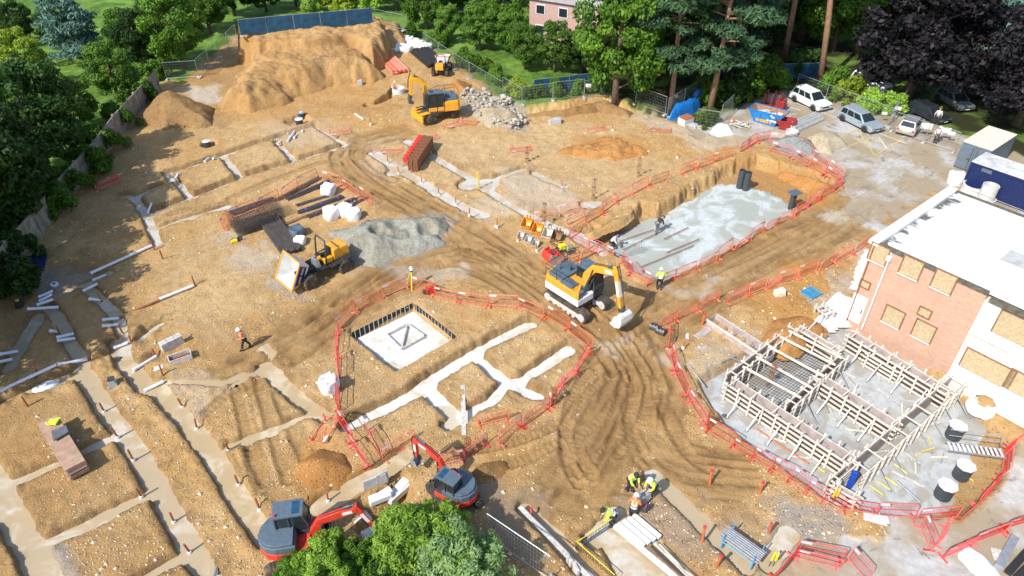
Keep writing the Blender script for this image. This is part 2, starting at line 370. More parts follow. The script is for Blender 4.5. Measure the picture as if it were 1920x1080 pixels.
for px, a in (([(-20, 745), (140, 700), (200, 780), (330, 1000), (380, 1100), (-20, 1100)], .5), ([(0, 560), (60, 470), (250, 470), (260, 600), (140, 660), (0, 720)], .55), ([(150, 330), (250, 300), (300, 400), (270, 450), (120, 450)], .4), ([(870, 885), (960, 900), (1020, 960), (1010, 1050), (900, 1000)], .8), ([(1120, 790), (1300, 840), (1320, 900), (1140, 920)], .5), ([(640, 640), (690, 640), (730, 720), (650, 770)], .45), ([(330, 600), (470, 590), (480, 680), (380, 690)], .45), ([(1260, 900), (1400, 950), (1380, 1010), (1280, 960)], .55), ([(420, 140), (470, 110), (430, 240), (260, 240), (300, 180)], .6), ([(440, 700), (560, 690), (540, 780), (420, 790)], .35)):  # first two polygons put the left-hand shade into the soil colour
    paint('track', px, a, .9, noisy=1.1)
for px, a in (([(1000, 790), (1120, 700), (1180, 740), (1110, 880)], .45), ([(560, 600), (760, 520), (780, 540), (600, 640)], .5), ([(880, 930), (960, 960), (940, 1020), (870, 990)], .7), ([(520, 560), (580, 560), (560, 610), (480, 640)], .35), ([(60, 500), (170, 500), (150, 545), (70, 560)], .6)):
    paint('rut', px, a, .9, noisy=1.2)
# trenches: (foundation key, centre line, width, depth)
TR = {}
def trench(key, px, wd, dep=.5, berm=.04):
    wd *= .9; L = wp(px); s = window(L, wd + 2.5); d, al, of = seg_fields(PX[s], PY[s], L); e = EDGE[s] + .5 * EDGE2[s]
    dd = d + e * .065; hw = wd / 2
    t = sstep(hw + .10, hw - .04, dd)
    bz = berm * np.exp(-((dd - hw - .4) / .35) ** 2) * (.8 + e + .4 * EDGE2[s])
    Z[s] = np.where(t > 0, np.minimum(Z[s], Z[s] * (1 - t) - dep * t), Z[s] + bz * (Z[s] > -.2))
    att['floor'][s] = np.maximum(att['floor'][s], sstep(hw + .4, hw, dd)); att['rut'][s] = np.maximum(att['rut'][s], (.75 + .6 * e) * np.exp(-((dd - hw - .08) / .22) ** 2))
    TR.setdefault(key, []).append((L, hw, dep))
def pit(px, dep, soft=.2, noisy=.15, z=0):
    L = wp(px, z); s = window(L, 3); d = poly_sdf(PX[s], PY[s], L) + EDGE[s] * noisy
    t = sstep(-soft, soft, d); Z[s] = Z[s] * (1 - t) - dep * t + .03 * EDGE[s] * t
    att['floor'][s] = np.maximum(att['floor'][s], sstep(-.3, 0.1, d))
A = 'nw'
trench(A, [(282, 396), (290, 392), (350, 370), (450, 332), (560, 297), (650, 268)], .85)
trench(A, [(250, 366), (322, 334), (312, 322), (375, 302), (475, 268), (527, 252), (590, 235), (647, 266)], .75)
trench(A, [(232, 362), (250, 366), (275, 398)], .8); trench(A, [(332, 337), (355, 366)], .8); trench(A, [(422, 293), (452, 332)], .8); trench(A, [(518, 262), (552, 298)], .8)
trench(A, [(272, 396), (287, 432), (296, 456)], .8, .4); trench(A, [(287, 430), (337, 412), (425, 385)], .6, .3)
A = 'nc'
trench(A, [(702, 285), (745, 314), (787, 338), (822, 359), (855, 379), (905, 402)], 1.25, .3); trench(A, [(738, 322), (770, 312)], 1.5, .3)
trench(A, [(765, 262), (810, 290), (875, 328), (900, 345), (942, 374), (992, 402), (1060, 432), (1130, 470)], 1.0, .3)
trench(A, [(880, 346), (915, 342)], 2.3, .3); trench(A, [(900, 345), (940, 330), (982, 316)], .8, .3)
trench(A, [(1003, 322), (1030, 337), (1055, 348)], .9, .3); trench(A, [(1100, 384), (1122, 381)], 1.3, .25)
A = 'centre'
trench(A, [(655, 793), (735, 755), (772, 735), (800, 712), (890, 658), (915, 643), (992, 604)], 1.15, .55)
trench(A, [(890, 662), (925, 692), (950, 714), (1008, 737)], 1.0, .5); trench(A, [(950, 714), (980, 708), (1066, 648)], 1.0, .55)
trench(A, [(800, 722), (835, 757), (862, 782)], 1.1, .5); trench(A, [(840, 793), (862, 780), (920, 748), (950, 714)], .9, .5)
A = 'west'
trench(A, [(150, 690), (172, 722), (197, 763), (225, 802), (253, 841), (282, 890), (306, 932), (327, 971), (352, 1017), (385, 1070), (420, 1130)], 1.2, .42)
trench(A, [(0, 905), (21, 903), (116, 862), (200, 820)], .75, .45); trench(A, [(60, 1028), (141, 989), (232, 945), (300, 915)], .85, .45); trench(A, [(-30, 880), (0, 925), (30, 985), (63, 1040), (100, 1120)], 1.5, .4)
trench(A, [(240, 1100), (282, 1073), (345, 1040)], .7, .4)
trench(A, [(0, 755), (60, 725), (162, 682), (240, 648), (300, 605)], .5, .35, .12); trench(A, [(160, 682), (130, 640), (105, 590), (90, 575)], .9, .35); trench(A, [(70, 590), (40, 640), (15, 690)], 1.1, .35)
trench(A, [(240, 652), (217, 587), (195, 565), (168, 540)], .85, .35); trench(A, [(120, 545), (170, 527), (200, 510)], .8, .3)
trench(A, [(60, 728), (150, 700)], .8, .35)
A = 'mid'
trench(A, [(217, 640), (235, 680), (270, 720), (303, 735), (334, 770), (373, 816), (408, 865), (433, 911), (467, 960), (500, 1010)], 1.2, .4)
trench(A, [(245, 693), (292, 667)], .7, .3); trench(A, [(268, 730), (310, 713), (420, 718), (495, 688), (512, 662), (497, 650)], .45, .16)
trench(A, [(495, 688), (515, 700), (557, 745), (612, 780)], 1.1, .35); trench(A, [(430, 835), (512, 805), (575, 778), (610, 772)], .6, .3)
trench(A, [(595, 950), (655, 912), (712, 885), (760, 855)], 1.2, .3)
A = 'se'
trench(A, [(985, 950), (1040, 1000), (1110, 1085)], 1.0, .4); trench(A, [(1110, 1010), (1160, 965)], 1.0, .4); trench(A, [(1160, 965), (1240, 1040), (1330, 1130)], 1.6, .4)
trench(A, [(1225, 890), (1262, 925), (1330, 990), (1400, 1060)], 1.0, .3); trench(A, [(1440, 1060), (1480, 1000)], 1.0, .2)
pit([(660, 625), (775, 571), (853, 633), (742, 694)], .6, .12, .05)
pit([(1083, 437), (1180, 404), (1200, 378), (1236, 385), (1330, 327), (1420, 292), (1500, 312), (1575, 338), (1500, 385), (1385, 452), (1240, 522), (1175, 492), (1130, 455)], 1.1, .25, .3)
pit([(1310, 712), (1400, 655), (1480, 598), (1580, 590), (1700, 640), (1790, 730), (1905, 822), (1878, 905), (1800, 968), (1640, 958), (1565, 940), (1450, 858), (1360, 790)], .6, .25, .1)
pit([(1120, 1010), (1160, 975), (1290, 1100), (1200, 1180)], .35, .2, .1)
pit([(670, 945), (720, 915), (752, 890), (780, 925), (740, 985), (680, 990)], .9, .35, .35)
L = smooth_line(wp([(690, 196), (712, 190), (735, 172), (742, 160)])); s = window(L, 2); d, _, _ = seg_fields(PX[s], PY[s], L); t = sstep(.6, .35, d + .1 * EDGE[s]); Z[s] = Z[s] * (1 - t) - .8 * t
s = window([(-30, 60), (-20, 66)], 0)
for px, r_ in (((388, 268), .9), ((560, 226), 1.4), ((748, 168), 1.0)):
    q = at(*px); s = window([(q.x, q.y)], 2.5); d = np.hypot(PX[s] - q.x, PY[s] - q.y) + .2 * EDGE[s]; t = sstep(r_, r_ - .5, d); Z[s] = Z[s] * (1 - t) - .5 * t
# bank along the right-hand fence, wood floor outside
s = window(wp([(975, 215), (1200, 215)]), 4); L = wp([(960, 213), (1060, 205), (1130, 193), (1200, 208)]); d, _, of = seg_fields(PX[s], PY[s], L)
Z[s] += .7 * sstep(-.6, .7, of + .3 * EDGE[s]) * sstep(3.5, 1.5, d)
def gz(x, y):
    i = min(max(int(np.searchsorted(GX, x)), 1), NX - 1); j = min(max(int(np.searchsorted(GY, y)), 1), NY - 1)
    a = (x - GX[i - 1]) / (GX[i] - GX[i - 1]); b = (y - GY[j - 1]) / (GY[j] - GY[j - 1])
    return float((Z[j - 1, i - 1] * (1 - a) + Z[j - 1, i] * a) * (1 - b) + (Z[j, i - 1] * (1 - a) + Z[j, i] * a) * b)
def ag(px, py, dz=0, z=0):
    p = at(px, py, z); p.z = gz(p.x, p.y) + dz; return p
def grid_mesh(name, X2, Y2, Z2, mat, keep=None, attrs=None):
    ny, nx = X2.shape; idx = np.arange(ny * nx).reshape(ny, nx)
    q = np.stack([idx[:-1, :-1], idx[:-1, 1:], idx[1:, 1:], idx[1:, :-1]], -1).reshape(-1, 4)
    if keep is not None:
        k = (keep[:-1, :-1] | keep[:-1, 1:] | keep[1:, 1:] | keep[1:, :-1]).reshape(-1); q = q[k]
    used = np.unique(q); remap = np.full(ny * nx, -1); remap[used] = np.arange(len(used)); q = remap[q]
    co = np.stack([X2.ravel(), Y2.ravel(), Z2.ravel()], -1)[used].astype(np.float32)
    me = bpy.data.meshes.new(name); me.vertices.add(len(co)); me.vertices.foreach_set('co', co.ravel())
    me.loops.add(q.size); me.loops.foreach_set('vertex_index', q.ravel().astype(np.int32))
    me.polygons.add(len(q)); me.polygons.foreach_set('loop_start', np.arange(0, q.size, 4, dtype=np.int32))
    me.polygons.foreach_set('use_smooth', np.ones(len(q), bool))
    for k, v in (attrs or {}).items():
        a = me.attributes.new(k, 'FLOAT', 'POINT'); a.data.foreach_set('value', v.ravel()[used].astype(np.float32))
    me.update(calc_edges=True); me.validate()
    o = bpy.data.objects.new(name, me); COL.objects.link(o); me.materials.append(mat); return o
def soilmat(name, ground=False, tint=(1, 1, 1)):
    m, nt, p = newmat(name); tc = nd(nt, 'ShaderNodeTexCoord').outputs['Object']
    T = lambda c: [a * b for a, b in zip(c, tint)]
    n1 = noise(nt, .22, 6, .62, tc, .6); n2 = noise(nt, 1.3, 6, .7, tc, .3); n3 = noise(nt, 7, 5, .7, tc)
    c = mixc(nt, ramp(nt, n1, .3, .7), T((.53, .315, .118)), T((.60, .405, .19)))
    c = mixc(nt, ramp(nt, n2, .42, .75, 0, .8), c, T((.40, .22, .075))); c = mixc(nt, ramp(nt, noise(nt, .16, 4, .6, tc, .3), .5, .68, 0, .55), c, T((.33, .185, .07)))
    c = mixc(nt, ramp(nt, n3, .50, .72, 0, .55), c, T((.27, .15, .06)))
    if ground:
        A = lambda k: nd(nt, 'ShaderNodeAttribute', attribute_name=k).outputs['Fac']
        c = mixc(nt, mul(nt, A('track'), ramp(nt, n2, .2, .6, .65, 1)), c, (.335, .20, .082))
        c = mixc(nt, mul(nt, A('dry'), ramp(nt, n2, .25, .6, .9, .35)), c, (.62, .455, .25))
        c = mixc(nt, mul(nt, A('rut'), .6), c, (.20, .115, .045))
        c = mixc(nt, mul(nt, A('clay'), .75), c, (.50, .245, .06))
        c = mixc(nt, mul(nt, A('pale'), ramp(nt, n2, .25, .55, .25, 1)), c, (.55, .48, .38))
        c = mixc(nt, mul(nt, A('gravel'), ramp(nt, n3, .3, .5, .4, 1)), c, (.36, .33, .29))
        c = mixc(nt, mul(nt, A('floor'), .3), c, (.30, .20, .10))
    v = nd(nt, 'ShaderNodeTexVoronoi'); v.inputs['Scale'].default_value = 9; nt.links.new(tc, v.inputs['Vector'])
    sep = nd(nt, 'ShaderNodeSeparateColor'); nt.links.new(v.outputs['Color'], sep.inputs[0])
    dens = noise(nt, .35, 3, .6, tc)
    st = mul(nt, ramp(nt, v.outputs['Distance'], .42, .25), ramp(nt, mul(nt, sep.outputs[0], ramp(nt, dens, .35, .65, .70, 1.08)), .58, .64))
    scol = mixc(nt, ramp(nt, sep.outputs[1], .35, .65), (.70, .58, .42), (.20, .11, .05))
    if ground: st = mul(nt, st, ramp(nt, A('track'), .2, .8, 1, .2))
    c = mixc(nt, mul(nt, st, .9), c, scol); c = mixc(nt, ramp(nt, noise(nt, 22, 4, .75, tc), .55, .70, 0, .6), c, T((.20, .11, .042))); c = mixc(nt, ramp(nt, noise(nt, 15, 4, .75, tc), .60, .72, 0, .55), c, T((.72, .56, .36)))
    rough = .95
    if ground:
        # yard: worn asphalt and concrete with mud washed over it
        y1 = noise(nt, .25, 6, .6, tc, .25); y2 = noise(nt, 2.5, 5, .6, tc)
        yc = mixc(nt, ramp(nt, y2, .35, .7), (.43, .42, .40), (.54, .53, .51))
        yc = mixc(nt, ramp(nt, y1, .36, .55, 0, .92), yc, (.35, .275, .18))
        yc = mixc(nt, ramp(nt, noise(nt, .8, 5, .7, tc, .5), .56, .66), yc, (.25, .225, .18))
        c = mixc(nt, A('yard'), c, yc)
        gc = mixc(nt, ramp(nt, n2, .35, .65), (.05, .12, .015), (.12, .22, .03))
        gc = mixc(nt, ramp(nt, n1, .40, .66), gc, (.20, .34, .06))
        gc = mixc(nt, mul(nt, A('litter'), ramp(nt, n1, .62, .45, .35, 1)), gc, (.035, .035, .014)); c = mixc(nt, A('grass'), c, gc)
    nt.links.new(c, p.inputs['Base Color']); p.inputs['Roughness'].default_value = rough; p.inputs['Specular IOR Level'].default_value = .2
    b = nd(nt, 'ShaderNodeBump'); b.inputs['Strength'].default_value = 1.0; b.inputs['Distance'].default_value = .10
    hh = mul(nt, noise(nt, 9, 6, .72, tc), mul(nt, st, .4), 'ADD')
    if ground: hh = mul(nt, hh, ramp(nt, A('yard'), 0, 1, 1, .12))
    nt.links.new(hh, b.inputs['Height']); nt.links.new(b.outputs[0], p.inputs['Normal'])
    return m
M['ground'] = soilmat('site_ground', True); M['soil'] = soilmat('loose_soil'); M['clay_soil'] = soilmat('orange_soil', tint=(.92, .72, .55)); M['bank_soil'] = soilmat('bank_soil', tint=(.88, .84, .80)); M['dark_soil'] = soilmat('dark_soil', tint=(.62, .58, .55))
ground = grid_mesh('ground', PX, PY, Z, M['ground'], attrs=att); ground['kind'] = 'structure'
# ---------------------------------------------------------------- poured concrete in the trenches
def slabmat(name, a, b, wet, wetamt=.5, sc=.35, spec=.4):
    m, nt, p = newmat(name); tc = nd(nt, 'ShaderNodeTexCoord').outputs['Object']
    n1 = noise(nt, sc, 5, .6, tc, 1.2); n2 = noise(nt, 3, 5, .65, tc); n3 = noise(nt, .9, 5, .65, tc, .6)
    c = mixc(nt, ramp(nt, n2, .3, .7), a, b); c = mixc(nt, ramp(nt, n1, .62 - wetamt * .3, .72 - wetamt * .25, 0, .85), c, wet)
    c = mixc(nt, ramp(nt, n3, .58, .72, 0, .35), c, [x * .55 for x in wet])
    nt.links.new(c, p.inputs['Base Color']); nt.links.new(ramp(nt, n1, .4, .6, .8, .35), p.inputs['Roughness']); p.inputs['Specular IOR Level'].default_value = spec
    bb = nd(nt, 'ShaderNodeBump'); bb.inputs['Strength'].default_value = .25; bb.inputs['Distance'].default_value = .03; nt.links.new(noise(nt, 12, 5, .6, tc), bb.inputs['Height']); nt.links.new(bb.outputs[0], p.inputs['Normal'])
    return m
M['slab_pale'] = slabmat('pale_wet_concrete', (.50, .47, .41), (.59, .57, .51), (.48, .38, .24), .55)
M['slab_sand'] = slabmat('silted_concrete', (.50, .44, .345), (.58, .535, .455), (.44, .335, .195), .85)
M['slab_white'] = slabmat('white_blinding', (.64, .63, .59), (.71, .70, .66), (.55, .48, .35), .35)
M['slab_blue'] = slabmat('membrane_blinding', (.47, .51, .505), (.58, .62, .61), (.37, .385, .33), .75)
M['slab_grey'] = slabmat('grey_slab', (.40, .42, .42), (.50, .52, .52), (.36, .33, .28), .55, .6)
def foundation(key, mat, label):
    segs = TR[key]; allp = [p for L, _, _ in segs for p in L]
    x0, x1 = min(p[0] for p in allp) - 2, max(p[0] for p in allp) + 2; y0, y1 = min(p[1] for p in allp) - 2, max(p[1] for p in allp) + 2
    xs = np.arange(x0, x1, .2); ys = np.arange(y0, y1, .2); X2, Y2 = np.meshgrid(xs, ys); keep = np.zeros(X2.shape, bool); zz = np.zeros(X2.shape)
    wsum = np.zeros(X2.shape)
    for L, hw, dep in segs:
        d, _, _ = seg_fields(X2, Y2, L); keep |= d < hw + .22; w_ = np.exp(-np.maximum(d - hw, 0) * 3) + 1e-6; zz += w_ * (-dep + .1); wsum += w_
    o = grid_mesh('concrete_foundation', X2, Y2, zz / wsum + .012 * fbm(xs, ys, 2, 2, 3), mat, keep); return tag(o, label, 'concrete foundation', 'trench foundations across the site')
foundation('nw', M['slab_pale'], 'pale grey concrete ladder of foundation strips behind the rebar store')
foundation('nc', M['slab_pale'], 'pale concrete strips and column pads under the red panel stack')
foundation('centre', M['slab_white'], 'bright white concrete strips inside the barrier ring beside the square pit')
foundation('west', M['slab_sand'], 'sandy flooded trench concrete around the plywood board stack')
M['slab_silt'] = slabmat('silt_covered_concrete', (.51, .41, .265), (.58, .49, .35), (.44, .325, .175), .8)
foundation('mid', M['slab_silt'], 'silt covered trench concrete running down to the nearer red digger')
foundation('se', M['slab_sand'], 'wet trench concrete under the white boards and sawhorse')
def polyslab(name, px, z, th, mat, label, cat, sub=None, kind=None, wob=.12):
    pts = wp(px, z); xs = np.arange(min(p[0] for p in pts) - 1, max(p[0] for p in pts) + 1, .25); ys = np.arange(min(p[1] for p in pts) - 1, max(p[1] for p in pts) + 1, .25)
    X2, Y2 = np.meshgrid(xs, ys); d = poly_sdf(X2, Y2, pts) + wob * fbm(xs, ys, 1.5, 3, 31)
    zz = np.where(d > 0, z + .015 * fbm(xs, ys, 3, 3, 4), z - th)
    o = grid_mesh(name, X2, Y2, zz, mat, d > -.05)
    return tag(o, label, cat, kind=kind)
polyslab('blinding_slab', [(655, 627), (774, 566), (860, 633), (743, 700)], -.52, .1, M['slab_white'], 'square white concrete base in the pit with a timber frame on it', 'concrete slab', wob=0)
polyslab('blinding_slab', [(1120, 478), (1192, 418), (1240, 408), (1335, 348), (1372, 342), (1440, 362), (1500, 398), (1380, 470), (1235, 545), (1150, 500)], -1.0, .12, M['slab_blue'], 'large bluish white blinding slab in the fenced pit', 'concrete slab', wob=.35)
polyslab('blinding_slab', [(1290, 735), (1400, 660), (1480, 610), (1590, 600), (1710, 655), (1800, 750), (1850, 800), (1770, 960), (1640, 975), (1560, 960), (1440, 880), (1350, 800)], -.53, .1, M['slab_grey'], 'grey concrete base under the timber formwork', 'concrete slab', wob=.15)
polyslab('blinding_slab', [(1125, 1015), (1165, 980), (1290, 1105), (1200, 1190)], -.28, .1, M['slab_sand'], 'stained concrete floor between the white boards and the upright bars', 'concrete slab', wob=.1)
polyslab('ground_sheet', [(1622, 462), (1640, 470), (1594, 604), (1560, 612), (1528, 592), (1560, 560), (1600, 525)], .06, .3, M['sheet'], 'white sheeting on the ground along the brick wall left end', 'sheet', wob=.2)
# ---------------------------------------------------------------- heaps
def heap(name, label, cat, tiers, mat, noise_amp=.15, seed=0, step=.14, kind=None, rough=.5, craters=()):
    allp = [p for t in tiers for p in t[0]]
    xs = np.arange(min(p[0] for p in allp) - 1, max(p[0] for p in allp) + 1, step); ys = np.arange(min(p[1] for p in allp) - 1, max(p[1] for p in allp) + 1, step)
    X2, Y2 = np.meshgrid(xs, ys); n = fbm(xs, ys, 3.2, 3, 40 + seed, .4); n2 = fbm(xs, ys, 1.1, 4, 50 + seed, .6); zz = np.full(X2.shape, min([-.25] + [t[3] - .25 for t in tiers if len(t) > 3])); keep = np.zeros(X2.shape, bool); dmax = np.full(X2.shape, -9.)
    for pts, h, slope, *z0 in tiers:
        d = poly_sdf(X2, Y2, pts) + n * rough * min(1, slope)
        z0 = z0[0] if z0 else 0
        zz = np.maximum(zz, np.where(d > -.3, z0 + h * (1 - (1 - np.clip(d / slope, 0, 1)) ** 1.6) - .2 * (d < .02), z0 - .3)); dmax = np.maximum(dmax, d)
    for cp, cr, cd in craters: zz -= cd * np.exp(-(((X2 - cp[0]) ** 2 + (Y2 - cp[1]) ** 2) / cr ** 2) ** 3)
    zz += n * noise_amp * np.clip(dmax, 0, 1) + (.03 * fbm(xs, ys, .3, 2, 3) + noise_amp * .6 * n2) * np.clip(dmax * 2, 0, 1)
    return tag(grid_mesh(name, X2, Y2, zz, mat, dmax > -.12), label, cat, kind=kind)
M['rubble_soil'] = soilmat('rubble_soil', tint=(.80, 1.08, 1.75)); M['gravelheap'] = soilmat('grey_gravel', tint=(.64, .98, 1.85)); M['sandheap'] = soilmat('buff_sand', tint=(.95, 1.25, 2.0)); M['darkgravel'] = soilmat('dark_gravel', tint=(.52, .88, 1.9))
heap('soil_stockpile', 'big stepped tan soil stockpile in front of the blue sheeted fence', 'soil stockpile',
     [(wp([(415, 208), (470, 208), (580, 180), (660, 155), (700, 155), (722, 146), (690, 108), (600, 85), (500, 95), (440, 140)]), 2.2, 2.3),
      (wp([(470, 112), (505, 100), (595, 90), (650, 86), (700, 104), (722, 90)], 2.3) + wp([(735, 55), (700, 28), (450, 50), (445, 80)], 3.1), 3.2, 1.15), (wp([(690, 80), (740, 90), (775, 72), (765, 45), (700, 30), (680, 50)], 1.0), 1.6, 1.6)], M['bank_soil'], .26, 1, rough=1.1)
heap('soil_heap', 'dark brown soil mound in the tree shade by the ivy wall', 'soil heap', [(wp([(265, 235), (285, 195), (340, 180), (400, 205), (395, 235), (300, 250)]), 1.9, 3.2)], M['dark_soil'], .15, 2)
heap('soil_heap', 'orange clay mound in front of the skip and tall pines', 'soil heap', [(wp([(1060, 285), (1085, 255), (1150, 245), (1205, 262), (1215, 288), (1120, 300)]), .8, 3.4)], M['clay_soil'], .3, 3, rough=1.3)
heap('soil_heap', 'small orange soil heap behind the yellow wheeled excavator', 'soil heap', [(wp([(828, 160), (860, 147), (885, 160), (880, 180), (840, 182)]), 1.1, 1.8)], M['clay_soil'], .12, 4)
heap('soil_heap', 'churned brown soil heap between the red diggers', 'soil heap', [(wp([(560, 880), (600, 845), (650, 850), (680, 880), (640, 915), (580, 915)]), .8, 1.6)], M['clay_soil'], .12, 5)
heap('soil_heap', 'loose brown soil heap beside the further red digger cab', 'soil heap', [(wp([(880, 880), (905, 862), (950, 868), (960, 890), (930, 920), (885, 925)]), .45, 1.3)], M['dark_soil'], .12, 15)
heap('gravel_heap', 'large grey gravel heap with scooped craters behind the dumper', 'gravel heap',
     [(wp([(650, 490), (640, 440), (690, 425), (740, 412), (830, 405), (848, 425), (830, 455), (760, 480), (700, 505)]), 1.25, 3.2), (wp([(620, 440), (690, 418), (700, 470), (645, 475)]), .6, 2)], M['gravelheap'], .22, 6, .1, craters=[(at(750, 428, .9), 1.15, .85), (at(800, 424, .9), .75, .75), (at(712, 434, .9), .7, .7), (at(832, 434, .6), .55, .6)])
heap('gravel_heap', 'grey green gravel heap outside the pit barriers by the skip', 'gravel heap', [(wp([(1440, 272), (1475, 255), (1525, 270), (1532, 290), (1500, 296)]), 1.0, 2)], M['darkgravel'], .1, 7, .12)
heap('sand_heap', 'buff sand heap in the yard beside the concrete beams', 'sand heap', [(wp([(1502, 262), (1520, 248), (1570, 250), (1590, 275), (1560, 290), (1525, 285)]), .9, 1.6)], M['sandheap'], .08, 8, .12)
heap('soil_heap', 'orange earth bank beside the narrow timber trough', 'soil heap', [(wp([(1440, 640), (1455, 600), (1500, 590), (1540, 610), (1500, 640), (1470, 660)]), .7, 1.4)], M['clay_soil'], .12, 9)
heap('soil_heap', 'orange earth slope at the far end of the pit', 'soil heap', [(wp([(1440, 292), (1500, 308), (1585, 338), (1575, 352), (1500, 390), (1480, 380), (1520, 345), (1460, 315)]), 1.05, 1.7, -1.16)], M['clay_soil'], .15, 44, .12)
heap('soil_heap', 'dark verge bank with roots under the mesh fence', 'soil bank', [(wp([(980, 218), (1060, 208), (1130, 196), (1190, 212), (1180, 222), (1120, 208), (1060, 220)]), .5, .8)], M['dark_soil'], .2, 10)
heap('soil_heap', 'rough earth shoulder along the upper edge of the fenced pit', 'soil bank', [(wp([(1095, 440), (1130, 420), (1165, 405), (1185, 395), (1190, 404), (1150, 430), (1112, 447)]), .35, .8)], M['soil'], .15, 12)
# ---------------------------------------------------------------- machines
def arc(cx, cz, r, a0, a1, n=6): return [(cx + r * math.cos(R(a0 + (a1 - a0) * i / n)), cz + r * math.sin(R(a0 + (a1 - a0) * i / n))) for i in range(n + 1)]
def heading(p, q): a = at(*p); b = at(*q); return math.atan2(b.y - a.y, b.x - a.x)
def wheel(par, c, r, wdt, tyre, rim, name='wheel', lugs=True):
    m = MB(); h = wdt / 2
    m.lathe([(r * .55, -h), (r * .9, -h), (r, -h * .7), (r, h * .7), (r * .9, h), (r * .55, h)], c, 20, 'y')
    if lugs:
        for k in range(14):
            a = 2 * math.pi * k / 14; m.box((c[0] + r * math.cos(a), c[1], c[2] + r * math.sin(a)), (.05, wdt * .92, .09), ry=-a + R(90) * 0)
    t = m.build(name, tyre, par, smooth=False, bevel=.01)
    m = MB(); s = 1 if c[1] > 0 else -1
    m.lathe([(.04, -h * .55), (r * .56, -h * .8), (r * .58, h * .8), (.3 * r, h * .55), (.28 * r, h * .8), (.02, h * .82)] if s > 0 else [(.02, -h * .82), (.28 * r, -h * .8), (.3 * r, -h * .55), (r * .58, -h * .8), (r * .56, h * .8), (.04, h * .55)], c, 18, 'y'); m.build('rim', rim, t)
    return t
def ram(par, a, b, r=.06, mat='steel'):
    m = MB(); a = Vector(a); b = Vector(b); k = a.lerp(b, .58); m.tube([a, k], r, 8); m.tube([k, b], r * .55, 8); m.build('hydraulic_ram', M[mat], par)
def excavator(name, label, loc, head, sc=1.0, cols=None, boom=None, arm=None, bucket=None, wheeled=False, mini=False, under=0.0, bucketmat='galv', offset=0.0, panel=True):
    body, band, boomc, cabc = cols
    t = thing(name, label, 'excavator', loc, head); t.scale = (sc,) * 3
    RZ = Matrix.Rotation(under, 4, 'Z')
    if not wheeled:
        for y in (-1.0, 1.0):
            m = MB(); m.M = RZ
            prof = arc(1.55, .42, .42, -90, 90, 8) + arc(-1.55, .42, .42, 90, 270, 8)
            m.prism(prof, y - .28, y + .28)
            for k in range(20): m.box((-1.55 + 3.1 * k / 19, y, .845), (.1, .57, .03))
            for k in range(20): m.box((-1.55 + 3.1 * k / 19, y, .0), (.1, .57, .03))
            tr = m.build('track', M['mud_rubber'], t, bevel=.015)
            m = MB(); m.M = RZ
            for s_ in (-.30, .30):
                m.beam((-1.4, y + s_, .42), (1.4, y + s_, .42), .04, .3)
                for x in (-1.55, 1.55): m.lathe([(.05, -.04), (.3, -.03), (.3, .03), (.05, .05)], (x, y + s_, .42), 14, 'y')
                for x in (-.9, -.45, 0, .45, .9): m.lathe([(.12, -.05), (.12, .05)], (x, y + s_, .18), 10, 'y')
            m.build('track_frame', M['timber_grey'] if not mini else M['charcoal'], tr)
        m = MB(); m.M = RZ; m.box((0, 0, .6), (1.6, 1.5, .45)); m.lathe([(.6, .8), (.6, 1.0)], (0, 0, 0), 20)
        if mini: m.box((1.95, 0, .35), (.12, 2.3, .6)); m.beam((1.0, .5, .4), (1.95, .5, .35), .15, .15); m.beam((1.0, -.5, .4), (1.95, -.5, .35), .15, .15)
        m.build('chassis', M['steel'], t, bevel=.02)
    else:
        m = MB(); m.M = RZ; m.box((0, 0, .75), (3.6, .8, .5)); m.lathe([(.6, .95), (.6, 1.05)], (0, 0, 0), 20)
        for x in (-1.35, 1.35): m.box((x, 0, .55), (.3, 1.9, .3))
        m.box((1.0, .85, .9), (.9, .5, .45)); m.box((1.0, -.85, .9), (.9, .5, .45)); m.build('chassis', M['steel'], t, bevel=.02)
        m = MB(); m.M = RZ; m.box((2.35, 0, .62), (.16, 2.4, .62)); m.box((1.9, .85, 1.12), (1.0, .55, .07)); m.box((1.9, -.85, 1.12), (1.0, .55, .07)); m.box((1.9, .5, .75), (.9, .3, .35)); m.box((1.9, -.5, .75), (.9, .3, .35)); m.build('dozer_blade', M[body], t, bevel=.03)
        for x in (-1.35, 1.35):
            for y in (-1.0, 1.0):
                w_ = wheel(t, (x, y, .5), .5, .45, M['mud_rubber'], M['steel'])
                if under: w_.matrix_local = RZ @ w_.matrix_local
    # upper house, local x forward
    back = -2.15 if not mini else -1.75
    fr = 1.15
    rear = [(back + .25, -1.22), (back, -.9), (back - .12, 0), (back, .9), (back + .25, 1.22)] if not mini else [(-.9, -1.15), (-1.45, -.95), (-1.8, -.5), (-1.92, 0), (-1.8, .5), (-1.45, .95), (-.9, 1.15)]
    poly = [(fr, -1.22), *rear, (fr, 1.22)] if not mini else [(.9, -1.15), *rear, (.9, 1.15)]
    z0 = 1.02
    m = MB(); m.slab(poly, z0, z0 + .5); m.build('lower_panel', M[band], t, bevel=.04)
    m = MB(); p2 = [(x * .985 if x < 0 else x, y * .985) for x, y in poly]
    if mini: p2 = [(min(x, .2), y) for x, y in p2]
    else: p2 = [(x, y) if y < 0.2 or x < -.5 else (min(x, -.45), y) for x, y in p2]
    m.slab(p2, z0 + .503, z0 + 1.02); m.build('engine_housing', M[body if not mini else 'slate'], t, bevel=.05)
    m = MB()
